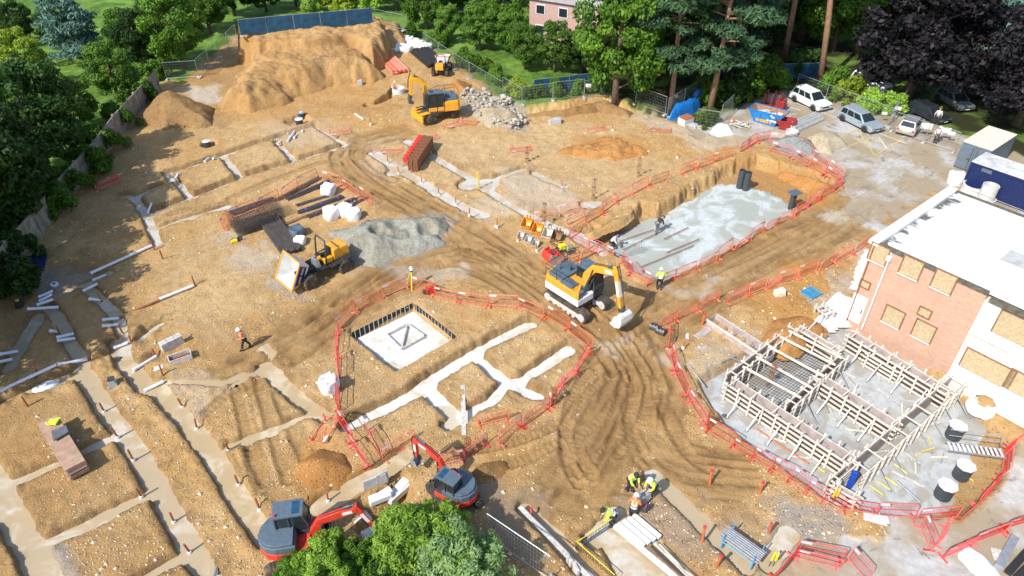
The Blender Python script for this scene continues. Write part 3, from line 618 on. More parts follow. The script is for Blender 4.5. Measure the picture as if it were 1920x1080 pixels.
    if mini: m.slab([(min(x, .1) * .93, y * .93) for x, y in p2], z0 + 1.023, z0 + 1.22)
    else:
        m.slab([(back + .35, -1.0), (back + .15, 0), (back + .35, 1.0), (-.6, 1.0), (-.6, -1.0)], z0 + 1.023, z0 + 1.25)
        m.box((-.1, -.75, z0 + .95), (1.0, .75, .42)); m.box((.75, -.8, z0 + .78), (.6, .6, .32)); m.box((0, .05, z0 + .8), (1.6, .6, .35))
        m.tube([(-1.5, -.3, z0 + 1.2), (-1.5, -.3, z0 + 1.6)], .07)
        for k in range(6): m.box((-.95 - k * .18, .45, z0 + 1.27), (.06, .8, .04))
    m.build('engine_cover', M['slate'], t, bevel=.03)
    if not mini:
        m = MB(); zt = z0 + 1.85
        m.tube([(-2.0, -1.1, z0 + 1.0), (-2.0, -1.1, zt), (-.2, -1.1, zt), (.6, -1.1, zt - .35), (.6, -1.1, z0 + .9)], .022, 6); m.tube([(-2.0, -1.1, z0 + 1.5), (.3, -1.1, z0 + 1.5)], .018, 6)
        m.tube([(-2.0, -1.1, zt), (-2.1, 1.0, zt), (-2.0, 1.0, z0 + 1.0)], .022, 6); m.tube([(-1.0, -1.1, z0 + 1.0), (-1.0, -1.1, zt)], .018, 6); m.build('handrail', M['black_rubber'], t)
        m = MB(); m.tube([(-.9, .2, z0 + 1.2), (-.9, .2, z0 + 1.55)], .05, 8); m.build('exhaust_pipe', M['black_rubber'], t)
    # cab
    c0, c1, y0, y1, zc, zr = (-.45, 1.15, .28, 1.2, z0 + .1, z0 + 1.95) if not mini else (-.85, .85, .02, 1.08, z0 + .5, z0 + 2.15)
    if wheeled: c0 -= .05
    m = MB(); m.prism([(c0, zc), (c1, zc), (c1 + .03, zc + .75), (c1 - .22, zr - .06), (c0 + .04, zr - .06)], y0 + .03, y1 - .03); cab = m.build('cab', M['glass'], t, bevel=.03)
    m = MB(); e = .07
    for y in (y0, y1):
        pts = [(c0, zc), (c1, zc), (c1 + .03, zc + .75), (c1 - .22, zr - .05), (c0 + .04, zr - .05), (c0, zc)]
        for a, b in zip(pts[:-1], pts[1:]): m.beam((a[0], y, a[1]), (b[0], y, b[1]), e, e)
        m.beam(((c0 + c1) / 2 - .1, y, zc), ((c0 + c1) / 2 - .1, y, zr - .05), e, e)
    for x, z in ((c0, zc + .5), (c1, zc), (c1 + .03, zc + .75), (c1 - .22, zr - .05)): m.beam((x, y0, z), (x, y1, z), e, e)
    m.box(((c0 + c1) / 2, (y0 + y1) / 2, zc + .12), (c1 - c0 + .02, y1 - y0 + .02, .3)); m.build('cab_frame', M[cabc], cab, bevel=.01)
    m = MB(); m.box(((c0 + c1) / 2 - .08, (y0 + y1) / 2, zr + .02), (c1 - c0 - .05, y1 - y0 + .06, .12))
    for k in range(3): m.box((c0 + .35, y0 + .25 + .22 * k, zr + .09), (.5, .04, .02))
    m.build('cab_roof', M['slate'], cab, bevel=.04)
    m = MB(); m.box((c1 - .5, (y0 + y1) / 2, zr + .083), (.42, y1 - y0 - .22, .012)); m.build('roof_window', M['blue_mesh'] if mini else M['glass'], cab)
    m = MB(); m.tube([(c1, y1 + .02, zr - .3), (c1 + .1, y1 + .25, zr - .25)], .015, 5); m.box((c1 + .1, y1 + .28, zr - .3), (.04, .16, .24)); m.build('mirror', M['black_rubber'], cab)
    m = MB(); m.lathe([(.06, 0), (.07, .06), (.05, .14), (.01, .16)], (c0 + .1, y0 + .12, zr + .08), 10); m.build('beacon', M['red_tag'] if mini else M['amber'], cab)
    # boom, arm, bucket in the plane y = offset
    yb = offset
    def beamline(pts, wid, hts, nm, mat):
        up = []; dn = []
        for i, p in enumerate(pts):
            a = Vector(pts[max(i - 1, 0)]); b = Vector(pts[min(i + 1, len(pts) - 1)]); d = (b - a).normalized(); n = Vector((-d.y, d.x)); up.append(Vector(p) + n * hts[i] / 2); dn.append(Vector(p) - n * hts[i] / 2)
        m = MB(); m.prism([tuple(p) for p in up] + [tuple(p) for p in dn[::-1]], yb - wid / 2, yb + wid / 2); return m.build(nm, mat, t, bevel=.03), pts
    if mini or wheeled:
        m = MB(); m.box((boom[0][0] - .15, yb, boom[0][1] - .25), (.5, .4, .7)); m.build('swing_post', M['charcoal'], t, bevel=.03)
    hb = [.34] + [.52] * (len(boom) - 2) + [.3]
    bo, _ = beamline(boom, .32, hb, 'boom', M[boomc])
    if panel:
        a = Vector(boom[-2]).lerp(Vector(boom[-1]), .12); b = Vector(boom[-2]).lerp(Vector(boom[-1]), .72)
        m = MB()
        for s_ in (-1, 1): m.beam((a.x, yb + s_ * .164, a.y), (b.x, yb + s_ * .164, b.y), .012, .24, up=(0, 0, 1))
        m.build('boom_panel', M['white_paint'], bo)
    ar, _ = beamline(arm, .26, [.3, .36] + [.2] * (len(arm) - 2), 'arm', M[boomc])
    if panel:
        a = Vector(arm[1]).lerp(Vector(arm[-1]), .15); b = Vector(arm[1]).lerp(Vector(arm[-1]), .6); m = MB()
        for s_ in (-1, 1): m.beam((a.x, yb + s_ * .134, a.y), (b.x, yb + s_ * .134, b.y), .012, .2)
        d = Vector((b - a)).normalized(); n = Vector((-d.y, d.x)) if -d.y > 0 else Vector((d.y, -d.x)); m.beam((a.x + n.x * .17, yb, a.y + n.y * .17), (b.x + n.x * .17, yb, b.y + n.y * .17), .2, .012); m.build('arm_panel', M['white_paint'], ar)
    mid = Vector(boom[len(boom) // 2])
    for s_ in (-.25, .25): ram(t, (boom[0][0] + .25, yb + s_, boom[0][1] - .3), (mid.x, yb + s_, mid.y - .05), .07)
    e1 = Vector(boom[-2]).lerp(Vector(boom[-1]), .25); ram(t, (e1.x, yb, e1.y + .34), (arm[0][0], yb, arm[0][1] + .05), .065, 'slate')
    a1 = Vector(arm[1]); a2 = Vector(arm[-1]); dd = (a2 - a1).normalized(); n = Vector((-dd.y, dd.x)); n = n if n.x > 0 else -n
    ram(t, (a1.x + n.x * .3, yb, a1.y + n.y * .3), (a2.x + n.x * .32 - dd.x * .35, yb, a2.y + n.y * .32 - dd.y * .35), .055)
    m = MB(); q = a2; m.box((q.x + .05, yb, q.y), (.36, .3, .3)); m.beam((a2.x + n.x * .32 - dd.x * .35, yb, a2.y + n.y * .32 - dd.y * .35), (q.x + .2, yb, q.y - .1), .2, .06); m.build('bucket_link', M['steel'], t, bevel=.02)
    for s_ in (-.08, .08):
        MB().tube([(p[0] - .1 * (i == 0), yb + s_, p[1] + .31) for i, p in enumerate(boom[1:])] + [(arm[0][0] + .2, yb + s_, arm[0][1] + .15), (arm[1][0] + .3, yb + s_, arm[1][1])], .025, 5).build('hose', M['black_rubber'], t)
    # bucket: curved shell opening back towards the machine
    bx, bz = a2.x + .05, a2.y - .1; sz = bucket
    m = MB(); outer = [(.15, 0), (.42, -.15), (.5, -.5), (.38, -.85), (.05, -1.0), (-.35, -.95)]; inner = [(x - .05 if x > .1 else x, z + .05) for x, z in outer[::-1]]
    pr = [(bx + x * sz, bz + z * sz) for x, z in outer]; pi = [(bx + x * sz, bz + z * sz) for x, z in inner]
    m.prism(pr + pi, yb - .5 * sz, yb + .5 * sz)
    for s_ in (-1, 1):
        side = [(bx + x * sz, bz + z * sz) for x, z in outer] + [(bx - .15 * sz, bz - .25 * sz)]
        y = yb + s_ * .52 * sz; m.prism(side, y - .02, y + .02)
    for k in range(4): m.box((bx - .4 * sz, yb + (-.4 + .27 * k) * sz, bz - .95 * sz), (.2 * sz, .07, .05))
    m.build('bucket', M[bucketmat], t, bevel=.008)
    return t
# white and orange tracked excavator
h0 = heading((1040, 562), (1108, 606)); p = ag(1100, 580)
excavator('tracked_excavator', 'orange and white tracked excavator with its bucket resting on the haul road', (p.x - .6, p.y + .75, p.z - .03), h0, 1.0, ('amber', 'white_paint', 'amber', 'charcoal'),
          [(.45, 1.75), (.75, 2.9), (1.35, 3.75), (2.2, 4.05), (3.1, 4.25)], [(2.95, 4.75), (3.15, 4.1), (3.75, 1.75)], 1.05, bucketmat='concrete_light', under=R(0))
# yellow wheeled excavator
p = ag(822, 222); h1 = heading((868, 205), (778, 215))
excavator('wheeled_excavator', 'yellow wheeled excavator with its boom folded up by the rubble', (p.x, p.y, p.z), h1, 1.0, ('yellow', 'amber', 'yellow', 'black_rubber'),
          [(1.1, 1.7), (1.0, 2.6), (1.2, 3.6), (1.8, 4.1), (2.4, 4.3)], [(2.3, 4.7), (2.45, 4.2), (2.6, 2.5)], .6, wheeled=True, under=R(18), bucketmat='steel', panel=False)
# the two red mini excavators
p = ag(560, 1030); h2 = heading((525, 1010), (680, 985))
excavator('mini_excavator', 'red mini excavator with dark rounded cover by the leafy bush, reaching into the hole', (p.x + .05, p.y - .1, p.z), h2, .82, ('red_paint', 'red_paint', 'red_paint', 'charcoal'),
          [(1.35, 1.35), (1.25, 2.2), (1.7, 3.0), (2.8, 3.35), (3.7, 3.5)], [(3.6, 3.8), (3.8, 3.35), (4.5, 1.6)], .75, mini=True, under=R(12), offset=-.35)
p = ag(852, 935); h3 = heading((872, 925), (775, 872))
excavator('mini_excavator', 'red mini excavator with square cab roof behind the light green tree', (p.x, p.y, p.z), h3, .68, ('red_paint', 'red_paint', 'red_paint', 'charcoal'),
          [(1.3, 1.35), (1.3, 2.2), (1.6, 2.9), (2.5, 3.4), (3.6, 3.7)], [(3.6, 4.0), (3.75, 3.5), (3.7, 1.8)], .7, mini=True, under=R(-20), offset=-.5)
# site dumper
def dumper(name, label, loc, head, sc=1.0, tilt=R(62)):
    t = thing(name, label, 'dumper', loc, head); t.scale = (sc,) * 3
    m = MB(); m.box((-.9, 0, .75), (1.9, .7, .35)); m.box((.7, 0, .72), (1.5, .6, .3)); m.box((-.05, .55, .85), (.9, .5, .1)); m.box((-.05, -.55, .85), (.9, .5, .1)); m.tube([(-.1, 0, .75), (.2, 0, .75)], .3, 12)
    for s_ in (-1, 1): m.beam((-.45, s_ * .8, .9), (-2.0, s_ * .85, 1.1), .5, .07)
    m.build('chassis', M['black_rubber'], t, bevel=.02)
    for x in (-1.45, 1.05):
        for y in (-.92, .92): wheel(t, (x, y, .52), .52, .46, M['mud_rubber'], M['amber'])
    m = MB(); m.box((-1.55, 0, 1.35), (1.15, 1.15, .75), top=.93); m.build('engine_hood', M['amber'], t, bevel=.08)
    m = MB(); m.box((-.62, 0, 1.12), (.6, 1.0, .35)); m.build('seat_base', M['yellow'], t, bevel=.03)
    m = MB(); m.box((-.62, 0, 1.36), (.5, .5, .14)); m.box((-.88, 0, 1.62), (.12, .5, .5)); m.build('seat', M['black_rubber'], t, bevel=.04)
    m = MB(); m.box((.1, .1, 1.15), (.35, .7, .6), top=.7); m.build('dashboard', M['galv'], t, bevel=.03)
    m = MB(); m.tube([(.12, .1, 1.45), (-.12, .1, 1.6)], .03, 6); m.lathe([(.17, -.015), (.2, 0), (.17, .015)], (-.14, .1, 1.62), 16); m.build('steering_wheel', M['black_rubber'], t)
    m = MB(); m.tube([(-.35, .6, .9), (-.5, .6, 2.35), (-.55, .5, 2.6), (-.55, -.5, 2.6), (-.5, -.6, 2.35), (-.35, -.6, .9)], .055, 8); m.build('roll_bar', M['charcoal'], t, smooth=True)
    # skip tipped forwards: open box with thickness
    T = Matrix.Translation((1.15, 0, 1.05)) @ Matrix.Rotation(tilt, 4, 'Y')
    def shell(x0, x1, yh, z0, z1, fl):
        return [[(x0 + .25, yh - fl, z0), (x1 - .55, yh - fl, z0)], [(x0, yh, z1), (x1, yh, z1)]]
    m = MB(); m.M = T; th = .05
    b = [(-.55, -.62, -.1), (.45, -.62, -.1), (.45, .62, -.1), (-.55, .62, -.1)]; r_ = [(-.8, -.98, .85), (1.05, -.98, .85), (1.05, .98, .85), (-.8, .98, .85)]
    cin = Vector((.05, 0, .6)); bi = [tuple(Vector(p).lerp(cin, .06)) for p in b]; ri = [(x * .94 + .01, y * .94, z) for x, y, z in r_]
    fs = [(0, 3, 2, 1)] + [(k, (k + 1) % 4, 4 + (k + 1) % 4, 4 + k) for k in range(4)]
    m.add(b + r_, fs); sk = m.build('skip', M['white_paint'], t)
    m = MB(); m.M = T; m.add(bi + ri, [(0, 1, 2, 3)] + [(k, 4 + k, 4 + (k + 1) % 4, (k + 1) % 4) for k in range(4)]); m.build('skip_lining', M['concrete_light'], sk)
    m = MB(); m.M = T
    for k in range(4): m.beam(r_[k], r_[(k + 1) % 4], .1, .07)
    for k in (1, 2): m.beam(b[k], r_[k], .07, .07)
    m.build('skip_rim', M['amber'], sk, bevel=.01)
    m = MB(); m.M = T
    for s_ in (1, -1):
        q = [Vector((-.45, s_ * .70, .1)), Vector((.55, s_ * .70, .1)), Vector((.85, s_ * .92, .72)), Vector((-.6, s_ * .92, .72))]; n = Vector((0, s_, -.38)).normalized() * .012
        m.add([p + n for p in q], [(0, 1, 2, 3)])
    m.build('sign_panel', M['container_blue'], sk)
    m = MB(); m.M = T; n = Vector((0, 1, -.38)).normalized() * .02
    for s_ in (1, -1):
        n = Vector((0, s_, -.38)).normalized() * .022
        for k in range(11):
            if k == 5: continue
            x = -.4 + k * .095; m.beam(Vector((x, s_ * .775, .31)) + n, Vector((x, s_ * .845, .50)) + n, .06, .004)
    m.build('lettering', M['white_paint'], sk)
    m = MB(); m.lathe([(.03, 0), (.03, .12)], (-.55, .3, 2.62), 8); m.build('beacon', M['amber'], t)
    return t
p = ag(598, 515); dumper('site_dumper', 'yellow site dumper with its white skip tipped beside the gravel heap', (p.x, p.y, p.z), heading((632, 495), (578, 520)), 1.13)
p = ag(829, 135); dumper('site_dumper', 'small yellow dumper parked beside the black pipe stack', (p.x, p.y, p.z), heading((829, 135), (840, 110)), .85, R(10))

# ---------------------------------------------------------------- people
def skinmesh(name, mat, verts, edges, radii, parent=None, levels=1, root=0):
    me = bpy.data.meshes.new(name); me.from_pydata([tuple(v) for v in verts], edges, []); me.update()
    o = bpy.data.objects.new(name, me); COL.objects.link(o); me.materials.append(mat)
    md = o.modifiers.new('skin', 'SKIN'); md.use_smooth_shade = True
    if not me.skin_vertices: me.skin_vertices.new()
    d = me.skin_vertices[0].data
    for i, r_ in enumerate(radii): d[i].radius = (r_, r_) if not isinstance(r_, tuple) else r_; d[i].use_root = (i == root)
    if levels: s = o.modifiers.new('sub', 'SUBSURF'); s.levels = levels; s.render_levels = levels
    if parent: o.parent = parent
    return o
def person(label, loc, rz, lean=0.0, crouch=0.0, hands=((.35, .22, .95), (.35, -.22, .95)), stride=0.0, jacket='hivis', trousers='navy_cloth', hat='hat_white', bands=True, group=None):
    hz = .93 - crouch; la = R(lean); ca, sa = math.cos(la), math.sin(la)
    def T(x, y, z): return Vector((x * ca + z * sa, y, hz - x * sa + z * ca))   # torso frame: z up from the pelvis
    neck = T(0, 0, .52); head = T(.03, 0, .66); top = T(.04, 0, .80)
    V = []; E = []; Rr = []
    def v(p, r_, par=None):
        V.append(Vector(p)); Rr.append(r_)
        if par is not None: E.append((par, len(V) - 1))
        return len(V) - 1
    pe = v((0, 0, hz), .125); ch = v(T(0, 0, .3), .14, pe); nk = v(neck, .062, ch); hd = v(head, .088, nk); hm = v(T(.035, 0, .74), .09, hd); tp = v(top, .06, hm)
    nose = v(T(.15, 0, .66), .018, hd)
    jv = [(0, 0, hz - .06), T(0, 0, .16), T(0, 0, .42), neck]; jr = [.15, .165, .165, .085]; je = [(0, 1), (1, 2), (2, 3)]
    for k, s_ in ((0, 1), (1, -1)):
        sh = T(0, s_ * .2, .45); hand = Vector(hands[k]); d = hand - sh; L = d.length
        if L > .60: hand = sh + d * (.60 / L); d = hand - sh; L = .60
        bend = math.sqrt(max(.0, .305 ** 2 - (L / 2) ** 2)); pole = Vector((-.5, s_ * .8, -.6)); pole = (pole - d.normalized() * pole.dot(d.normalized())).normalized(); el = sh + d / 2 + pole * bend
        a = v(sh, .062, ch); b = v(el, .044, a); c = v(hand, .028, b)
        f = (hand - el).normalized(); side = f.orthogonal().normalized(); up = f.cross(side)
        pm = v(hand + f * .07, .034, c)
        for q in range(4): kn = v(hand + f * .115 + side * (.03 - .02 * q) + up * .005, .0095, pm); v(hand + f * (.15 + (.0, .012, .008, -.01)[q]) + side * (.032 - .022 * q) - up * .03, .008, kn)
        th = v(hand + f * .05 + side * .05, .011, c); v(hand + f * .09 + side * .06 - up * .02, .009, th)
        n = len(jv); jv += [sh, el, el.lerp(hand, .75)]; jr += [.085, .068, .055]; je += [(2, n), (n, n + 1), (n + 1, n + 2)]
    lv = [(0, 0, hz + .04)]; lr = [.15]; le = []
    feet = []
    for s_ in (1, -1):
        hip = Vector((0, s_ * .1, hz - .04)); ank = Vector((s_ * stride * .5, s_ * (.11 + crouch * .15), .09)); d = ank - hip; L = d.length
        bend = math.sqrt(max(0, .43 ** 2 - (L / 2) ** 2)); pole = Vector((1, s_ * .35, 0)); pole = (pole - d.normalized() * pole.dot(d.normalized())).normalized(); kn = hip + d / 2 + pole * bend
        a = v(hip, .085, pe); b = v(kn, .055, a); c = v(ank, .04, b); v(ank + Vector((.14, 0, -.05)), .032, c)
        n = len(lv); lv += [hip, kn, ank + Vector((0, 0, .06))]; lr += [.115, .082, .07]; le += [(0, n), (n, n + 1), (n + 1, n + 2)]; feet.append(ank)
    body = skinmesh('person', M['skin'], V, E, Rr, None, 1)
    tag(body, label, 'person', group); body.location = loc; body.rotation_euler = (0, 0, rz)
    jk = skinmesh('jacket', M[jacket], jv, je, jr, body, 1); skinmesh('trousers', M[trousers], lv, le, lr, body, 1)
    m = MB()
    for f in feet: m.box((f.x + .05, f.y, .06), (.29, .11, .12), top=.8)
    m.build('boots', M['black_rubber'], body, bevel=.02)
    Th = Matrix.Translation(T(.03, 0, .72)) @ Matrix.Rotation(la, 4, 'Y')
    m = MB(); m.M = Th; m.lathe([(.15, 0), (.152, .015), (.125, .02), (.12, .07), (.09, .115), (.04, .135), (.005, .14)], (0, 0, .01), 16); m.box((.12, 0, .012), (.12, .17, .018)); m.build('hard_hat', M[hat], body, smooth=False)
    m = MB(); m.M = Th
    for s_ in (1, -1): m.box((.098, s_ * .032, -.045), (.012, .022, .012))
    m.build('eyes', M['black_rubber'], body)
    if bands:
        m = MB(); m.M = Matrix.Translation((0, 0, hz)) @ Matrix.Rotation(la, 4, 'Y')
        for z in (.08, .24): m.lathe([(.172, z - .028), (.176, z), (.172, z + .028)], (0, 0, 0), 14)
        for s_ in (1, -1): m.beam((.165, s_ * .09, .24), (.12, s_ * .09, .47), .05, .01); m.beam((-.165, s_ * .09, .24), (-.12, s_ * .09, .47), .05, .01)
        m.build('reflective_bands', M['white_strip'], jk)
    return body
def pp(px, py, z=None):
    q = ag(px, py)
    if z is not None: q = at(px, py, z)
    return q
person('person in orange vest and white helmet walking on the tan soil left of the ring', pp(463, 652), R(200), lean=12, hands=((.35, .15, 1.0), (.3, -.2, .95)), stride=.55, jacket='hivis_orange')
person('person in yellow vest and white helmet standing at the pit corner barrier', pp(1236, 541), R(100), lean=8, hands=((.3, .12, 1.1), (.2, -.28, .9)), stride=.15, jacket='hivis', hat='hat_white')
person('person in dark clothes bending over the bluish pit slab', pp(1230, 437, -1.0), R(40), lean=62, hands=((.75, .15, .55), (.7, -.15, .5)), stride=.3, jacket='navy_cloth', trousers='grey_cloth', hat='hat_black', bands=False)
person('person in white top and purple helmet crouching by the left edge of the pit slab', pp(1145, 464, -.9), R(-20), lean=35, crouch=.35, hands=((.6, .1, .45), (.6, -.12, .4)), jacket='hat_white', hat='hat_blue', bands=False)
person('person in yellow vest and dark cap at the back of the pile head group', pp(1180, 917), R(-60), lean=25, hands=((.5, .12, .9), (.5, -.12, .85)), stride=.2, jacket='hivis', hat='hat_black')
person('person in yellow vest and white helmet right of the pile head group', pp(1222, 930), R(215), lean=28, hands=((.5, .12, .85), (.5, -.12, .85)), stride=.2, jacket='hivis')
person('person in orange jacket seen from behind nearest the white boards', pp(1186, 966), R(70), lean=25, hands=((.45, .2, .85), (.45, -.2, .85)), stride=.2, jacket='hivis_orange')
person('person in yellow vest bending in the trench beside the white boards', pp(1148, 985, -.35), R(190), lean=50, hands=((.6, .15, .6), (.6, -.15, .55)), stride=.2, jacket='hivis', hat='hat_black')
person('person in orange jacket working in the trench by the pale chamber rings', pp(737, 180, -.7), R(10), lean=25, hands=((.5, .12, .9), (.5, -.12, .9)), jacket='hivis_orange')
person('person in tan shirt and dark trousers walking beyond the gate', pp(1753, 233), R(60), lean=3, hands=((.1, .3, .8), (.1, -.3, .8)), stride=.4, jacket='timber', trousers='grey_cloth', hat='timber_dark', bands=False)
person('person in white top standing at the gate sign', pp(1752, 268), R(-100), lean=3, hands=((.2, .2, .9), (.2, -.2, .9)), jacket='hat_white', trousers='navy_cloth', hat='hat_white', bands=False)

# ---------------------------------------------------------------- cars
def car(name, label, loc, rz, L, W, H, paint, kind='suv'):
    t = thing(name, label, 'car', loc, rz); h = L / 2; zb = H * .56; gc = .22
    hood = .26 if kind != 'estate' else .27; tail = .04 if kind in ('suv', 'estate') else .16
    side = [(-h, .45), (-h + .05, .28), (h - .08, .26), (h, .45), (h - .02, zb * .80), (h - .25, zb * .92), (h - L * hood, zb), (-h + .1, zb * 1.02), (-h, zb * .9)]
    m = MB(); n = len(side)
    for k, yw in enumerate((-1, 1)):
        pass
    ys = [(-W / 2 + .10, .94), (-W / 2, 1.0), (W / 2, 1.0), (W / 2 - .10, .94)]
    ring = []
    rows = [(-W / 2 + .16, 1.0, .02), (-W / 2, .985, -.03), (-W / 2 + .02, .99, 0), (W / 2 - .02, .99, 0), (W / 2, .985, -.03), (W / 2 - .16, 1.0, .02)]
    m.prism(side, -W / 2, W / 2); body = m.build('body', paint, t, bevel=.07)
    cx0, cx1 = -h + L * tail, h - L * hood + .12; rx0, rx1 = cx0 + (.28 if tail < .1 else .7), cx1 - .85
    yb, yt = W / 2 - .05, W / 2 - .24
    base = [(cx0, -yb, zb - .02), (cx1, -yb, zb - .02), (cx1, yb, zb - .02), (cx0, yb, zb - .02)]; top = [(rx0, -yt, H), (rx1, -yt, H - .03), (rx1, yt, H - .03), (rx0, yt, H)]
    m = MB(); m.add(base + top, [(0, 1, 2, 3), (4, 5, 6, 7)] + [(k, (k + 1) % 4, 4 + (k + 1) % 4, 4 + k) for k in range(4)]); m.build('roof', paint, t, bevel=.06)
    Bv = [Vector(p) for p in base]; Tv = [Vector(p) for p in top]
    def pane(nm, a, b, c, d, u0, u1, v0, v1):
        q = []
        for u, v_ in ((u0, v0), (u1, v0), (u1, v1), (u0, v1)): q.append(a.lerp(b, u).lerp(d.lerp(c, u), v_))
        nn = (q[1] - q[0]).cross(q[3] - q[0]).normalized(); ctr = Vector((0, 0, zb)); nn = nn if nn.dot(q[0] - ctr) > 0 else -nn
        m = MB(); m.add([p + nn * .012 for p in q] + [p - nn * .02 for p in q], [(0, 1, 2, 3), (7, 6, 5, 4)] + [(k, 4 + k, 4 + (k + 1) % 4, (k + 1) % 4) for k in range(4)]); m.build(nm, M['glass'], t)
    pane('windscreen', Bv[1], Bv[2], Tv[2], Tv[1], .06, .94, .08, .9); pane('rear_window', Bv[3], Bv[0], Tv[0], Tv[3], .1, .9, .25, .9)
    for a, b, c, d in ((0, 1, 5, 4), (3, 2, 6, 7)):
        A, B, C_, D = Bv[a], Bv[b], Tv[c - 4], Tv[d - 4]
        for u0, u1 in ((.06, .30), (.33, .60), (.63, .93)): pane('side_window', A, B, C_, D, u0, u1, .12, .82)
    for x in (-h + L * .19, h - L * .19):
        for y in (-W / 2 + .09, W / 2 - .09): wheel(t, (x, y, .34), .34, .24, M['black_rubber'], M['chrome'], lugs=False)
    for x in (-h + L * .19, h - L * .19):
        m = MB()
        for s_ in (-1, 1): m.tube([(x + .40 * math.cos(R(a)), s_ * (W / 2 + .004), .36 + .40 * math.sin(R(a))) for a in range(-10, 191, 20)], .035, 5)
        m.build('wheel_arch', M['black_rubber'], t)
    for s_ in (-1, 1):
        m = MB(); m.box((h - .10, s_ * (W / 2 - .28), zb * .72), (.22, .34, .14)); m.build('headlight', M['chrome'], t, bevel=.03)
        m = MB(); m.box((-h + .06, s_ * (W / 2 - .2), zb * .85), (.16, .26, .2)); m.build('tail_light', M['red_paint'], t, bevel=.03)
        m = MB(); m.box((cx1 - .3, s_ * (W / 2 + .06), zb + .08), (.12, .18, .12)); m.build('door_mirror', paint, t, bevel=.02)
        m = MB()
        for x in (-.35, .6): m.box((x, s_ * (W / 2 + .006), zb * .86), (.16, .02, .03))
        m.build('door_handle', M['charcoal'], t)
    m = MB(); m.box((h - .005, 0, zb * .6), (.05, W * .45, .16)); m.build('grille', M['black_rubber'], t)
    MB().box((h + .012, 0, .42), (.02, .5, .1)).build('number_plate', M['white_paint'], t); MB().box((-h - .012, 0, .6), (.02, .5, .1)).build('number_plate', M['yellow_paint'], t)
    return t
cw = mk('car_white', (.78, .79, .80), .25, var=.02); csb = mk('car_silver_blue', (.36, .43, .48), .3, .25, var=.05); csl = mk('car_silver', (.50, .52, .54), .28, .5, var=.05); cdk = mk('car_dark', (.03, .035, .045), .2, .2, var=.1); cgr = mk('car_grey', (.22, .25, .27), .28, .5, var=.05)
def carat(px, py): q = ag(px, py); return (q.x, q.y, q.z)
hc = heading((1485, 185), (1545, 208))
car('parked_car', 'white sport utility car parked under the pines near the skip', carat(1517, 197), heading((1490, 182), (1537, 205)), 4.4, 1.85, 1.66, cw)
car('parked_car', 'silver blue estate car parked inside the mesh fence', carat(1610, 235), heading((1580, 220), (1632, 246)), 4.65, 1.8, 1.5, csb, 'estate')
car('parked_car', 'silver hatchback just outside the gate seen from its tail', carat(1704, 244), heading((1697, 252), (1722, 222)), 4.1, 1.75, 1.5, csl)
car('parked_car', 'dark car in the tree shade between the two silver cars', carat(1738, 220), heading((1715, 205), (1770, 230)), 4.3, 1.78, 1.45, cdk, 'estate')
car('parked_car', 'grey car half hidden under the purple tree facing the drive', carat(1785, 198), heading((1760, 180), (1795, 200)), 4.3, 1.8, 1.5, cgr, 'estate')
car('parked_car', 'dark car farthest along the shaded drive', carat(1815, 175), heading((1790, 165), (1828, 182)), 4.3, 1.8, 1.5, cdk, 'suv')
car('parked_car', 'white car hidden behind the low purple branches', carat(1628, 165), heading((1610, 160), (1650, 172)), 4.4, 1.85, 1.7, cw)
# ---------------------------------------------------------------- plastic pedestrian barriers
def barrier_proto(mat, name='site_barrier'):
    t = thing(name, 'x', 'barrier'); W, H = 2.0, 1.0
    m = MB(); r_ = .025
    m.tube([(-W / 2 + .04, 0, .12), (-W / 2, 0, .2), (-W / 2, 0, H - .1), (-W / 2 + .08, 0, H), (W / 2 - .08, 0, H), (W / 2, 0, H - .1), (W / 2, 0, .2), (W / 2 - .04, 0, .12), (-W / 2 + .04, 0, .12)], r_, 6, False)
    m.build('frame', mat, t)
    m = MB()
    for k in range(1, 20): m.beam((-W / 2 + .1 * k, 0, .14), (-W / 2 + .1 * k, 0, H - .02), .009, .009)
    m.beam((-W / 2, 0, .55), (W / 2, 0, .55), .03, .016); m.build('mesh_infill', mat, t)
    m = MB(); m.box((-W / 2 + .3, 0, H - .1), (.45, .02, .14)); m.build('reflective_strip', M['white_strip'], t)
    for x in (-W / 2 + .12, W / 2 - .12):
        m = MB(); m.box((x, 0, .05), (.09, .56, .06)); m.box((x, 0, .09), (.07, .1, .1)); m.build('foot', mat, t)
    return t
B = {k: barrier_proto(M[k]) for k in ('orange_plastic', 'red_plastic', 'faded_plastic')}
BUSED = set()
def put_barrier(kind, loc, rz, label, group, rx=0, sx=1, sz=1, ry=0):
    src = B[kind]
    o = src if kind not in BUSED else copy_tree(src)
    BUSED.add(kind); o.location = loc; o.rotation_euler = (rx, ry, rz); o.scale = (sx, 1, sz)
    return tag(o, label, 'barrier', group)
def barrier_run(kind, px, where, end, group, z=None, n=None):
    pts = [at(*p, z or 0) for p in px]; segs = []
    for a, b in zip(pts[:-1], pts[1:]):
        L = (b - a).length; c = max(1, round(L / 2.15))
        for i in range(c): segs.append((a.lerp(b, i / c), a.lerp(b, (i + 1) / c)))
    for i, (a, b) in enumerate(segs):
        mid = (a + b) / 2; d = b - a; g = gz(mid.x, mid.y) if z is None else z
        lab = f'{ORD[i % 20]} {where} barrier from {end}' if len(segs) > 1 else f'lone {where} barrier near {end}'
        put_barrier(kind, (mid.x, mid.y, max(g, -.25) - .02), math.atan2(d.y, d.x) + rnd(-.09, .09), lab, group, rx=rnd(-.2, .2), ry=rnd(-.04, .04), sx=min(1.05, d.length / 2.02))
G1 = 'barriers ringing the square pit and white strips'
barrier_run('orange_plastic', [(636, 618), (667, 583), (720, 558), (765, 538)], 'orange upper left ring', 'the white sack side', G1)
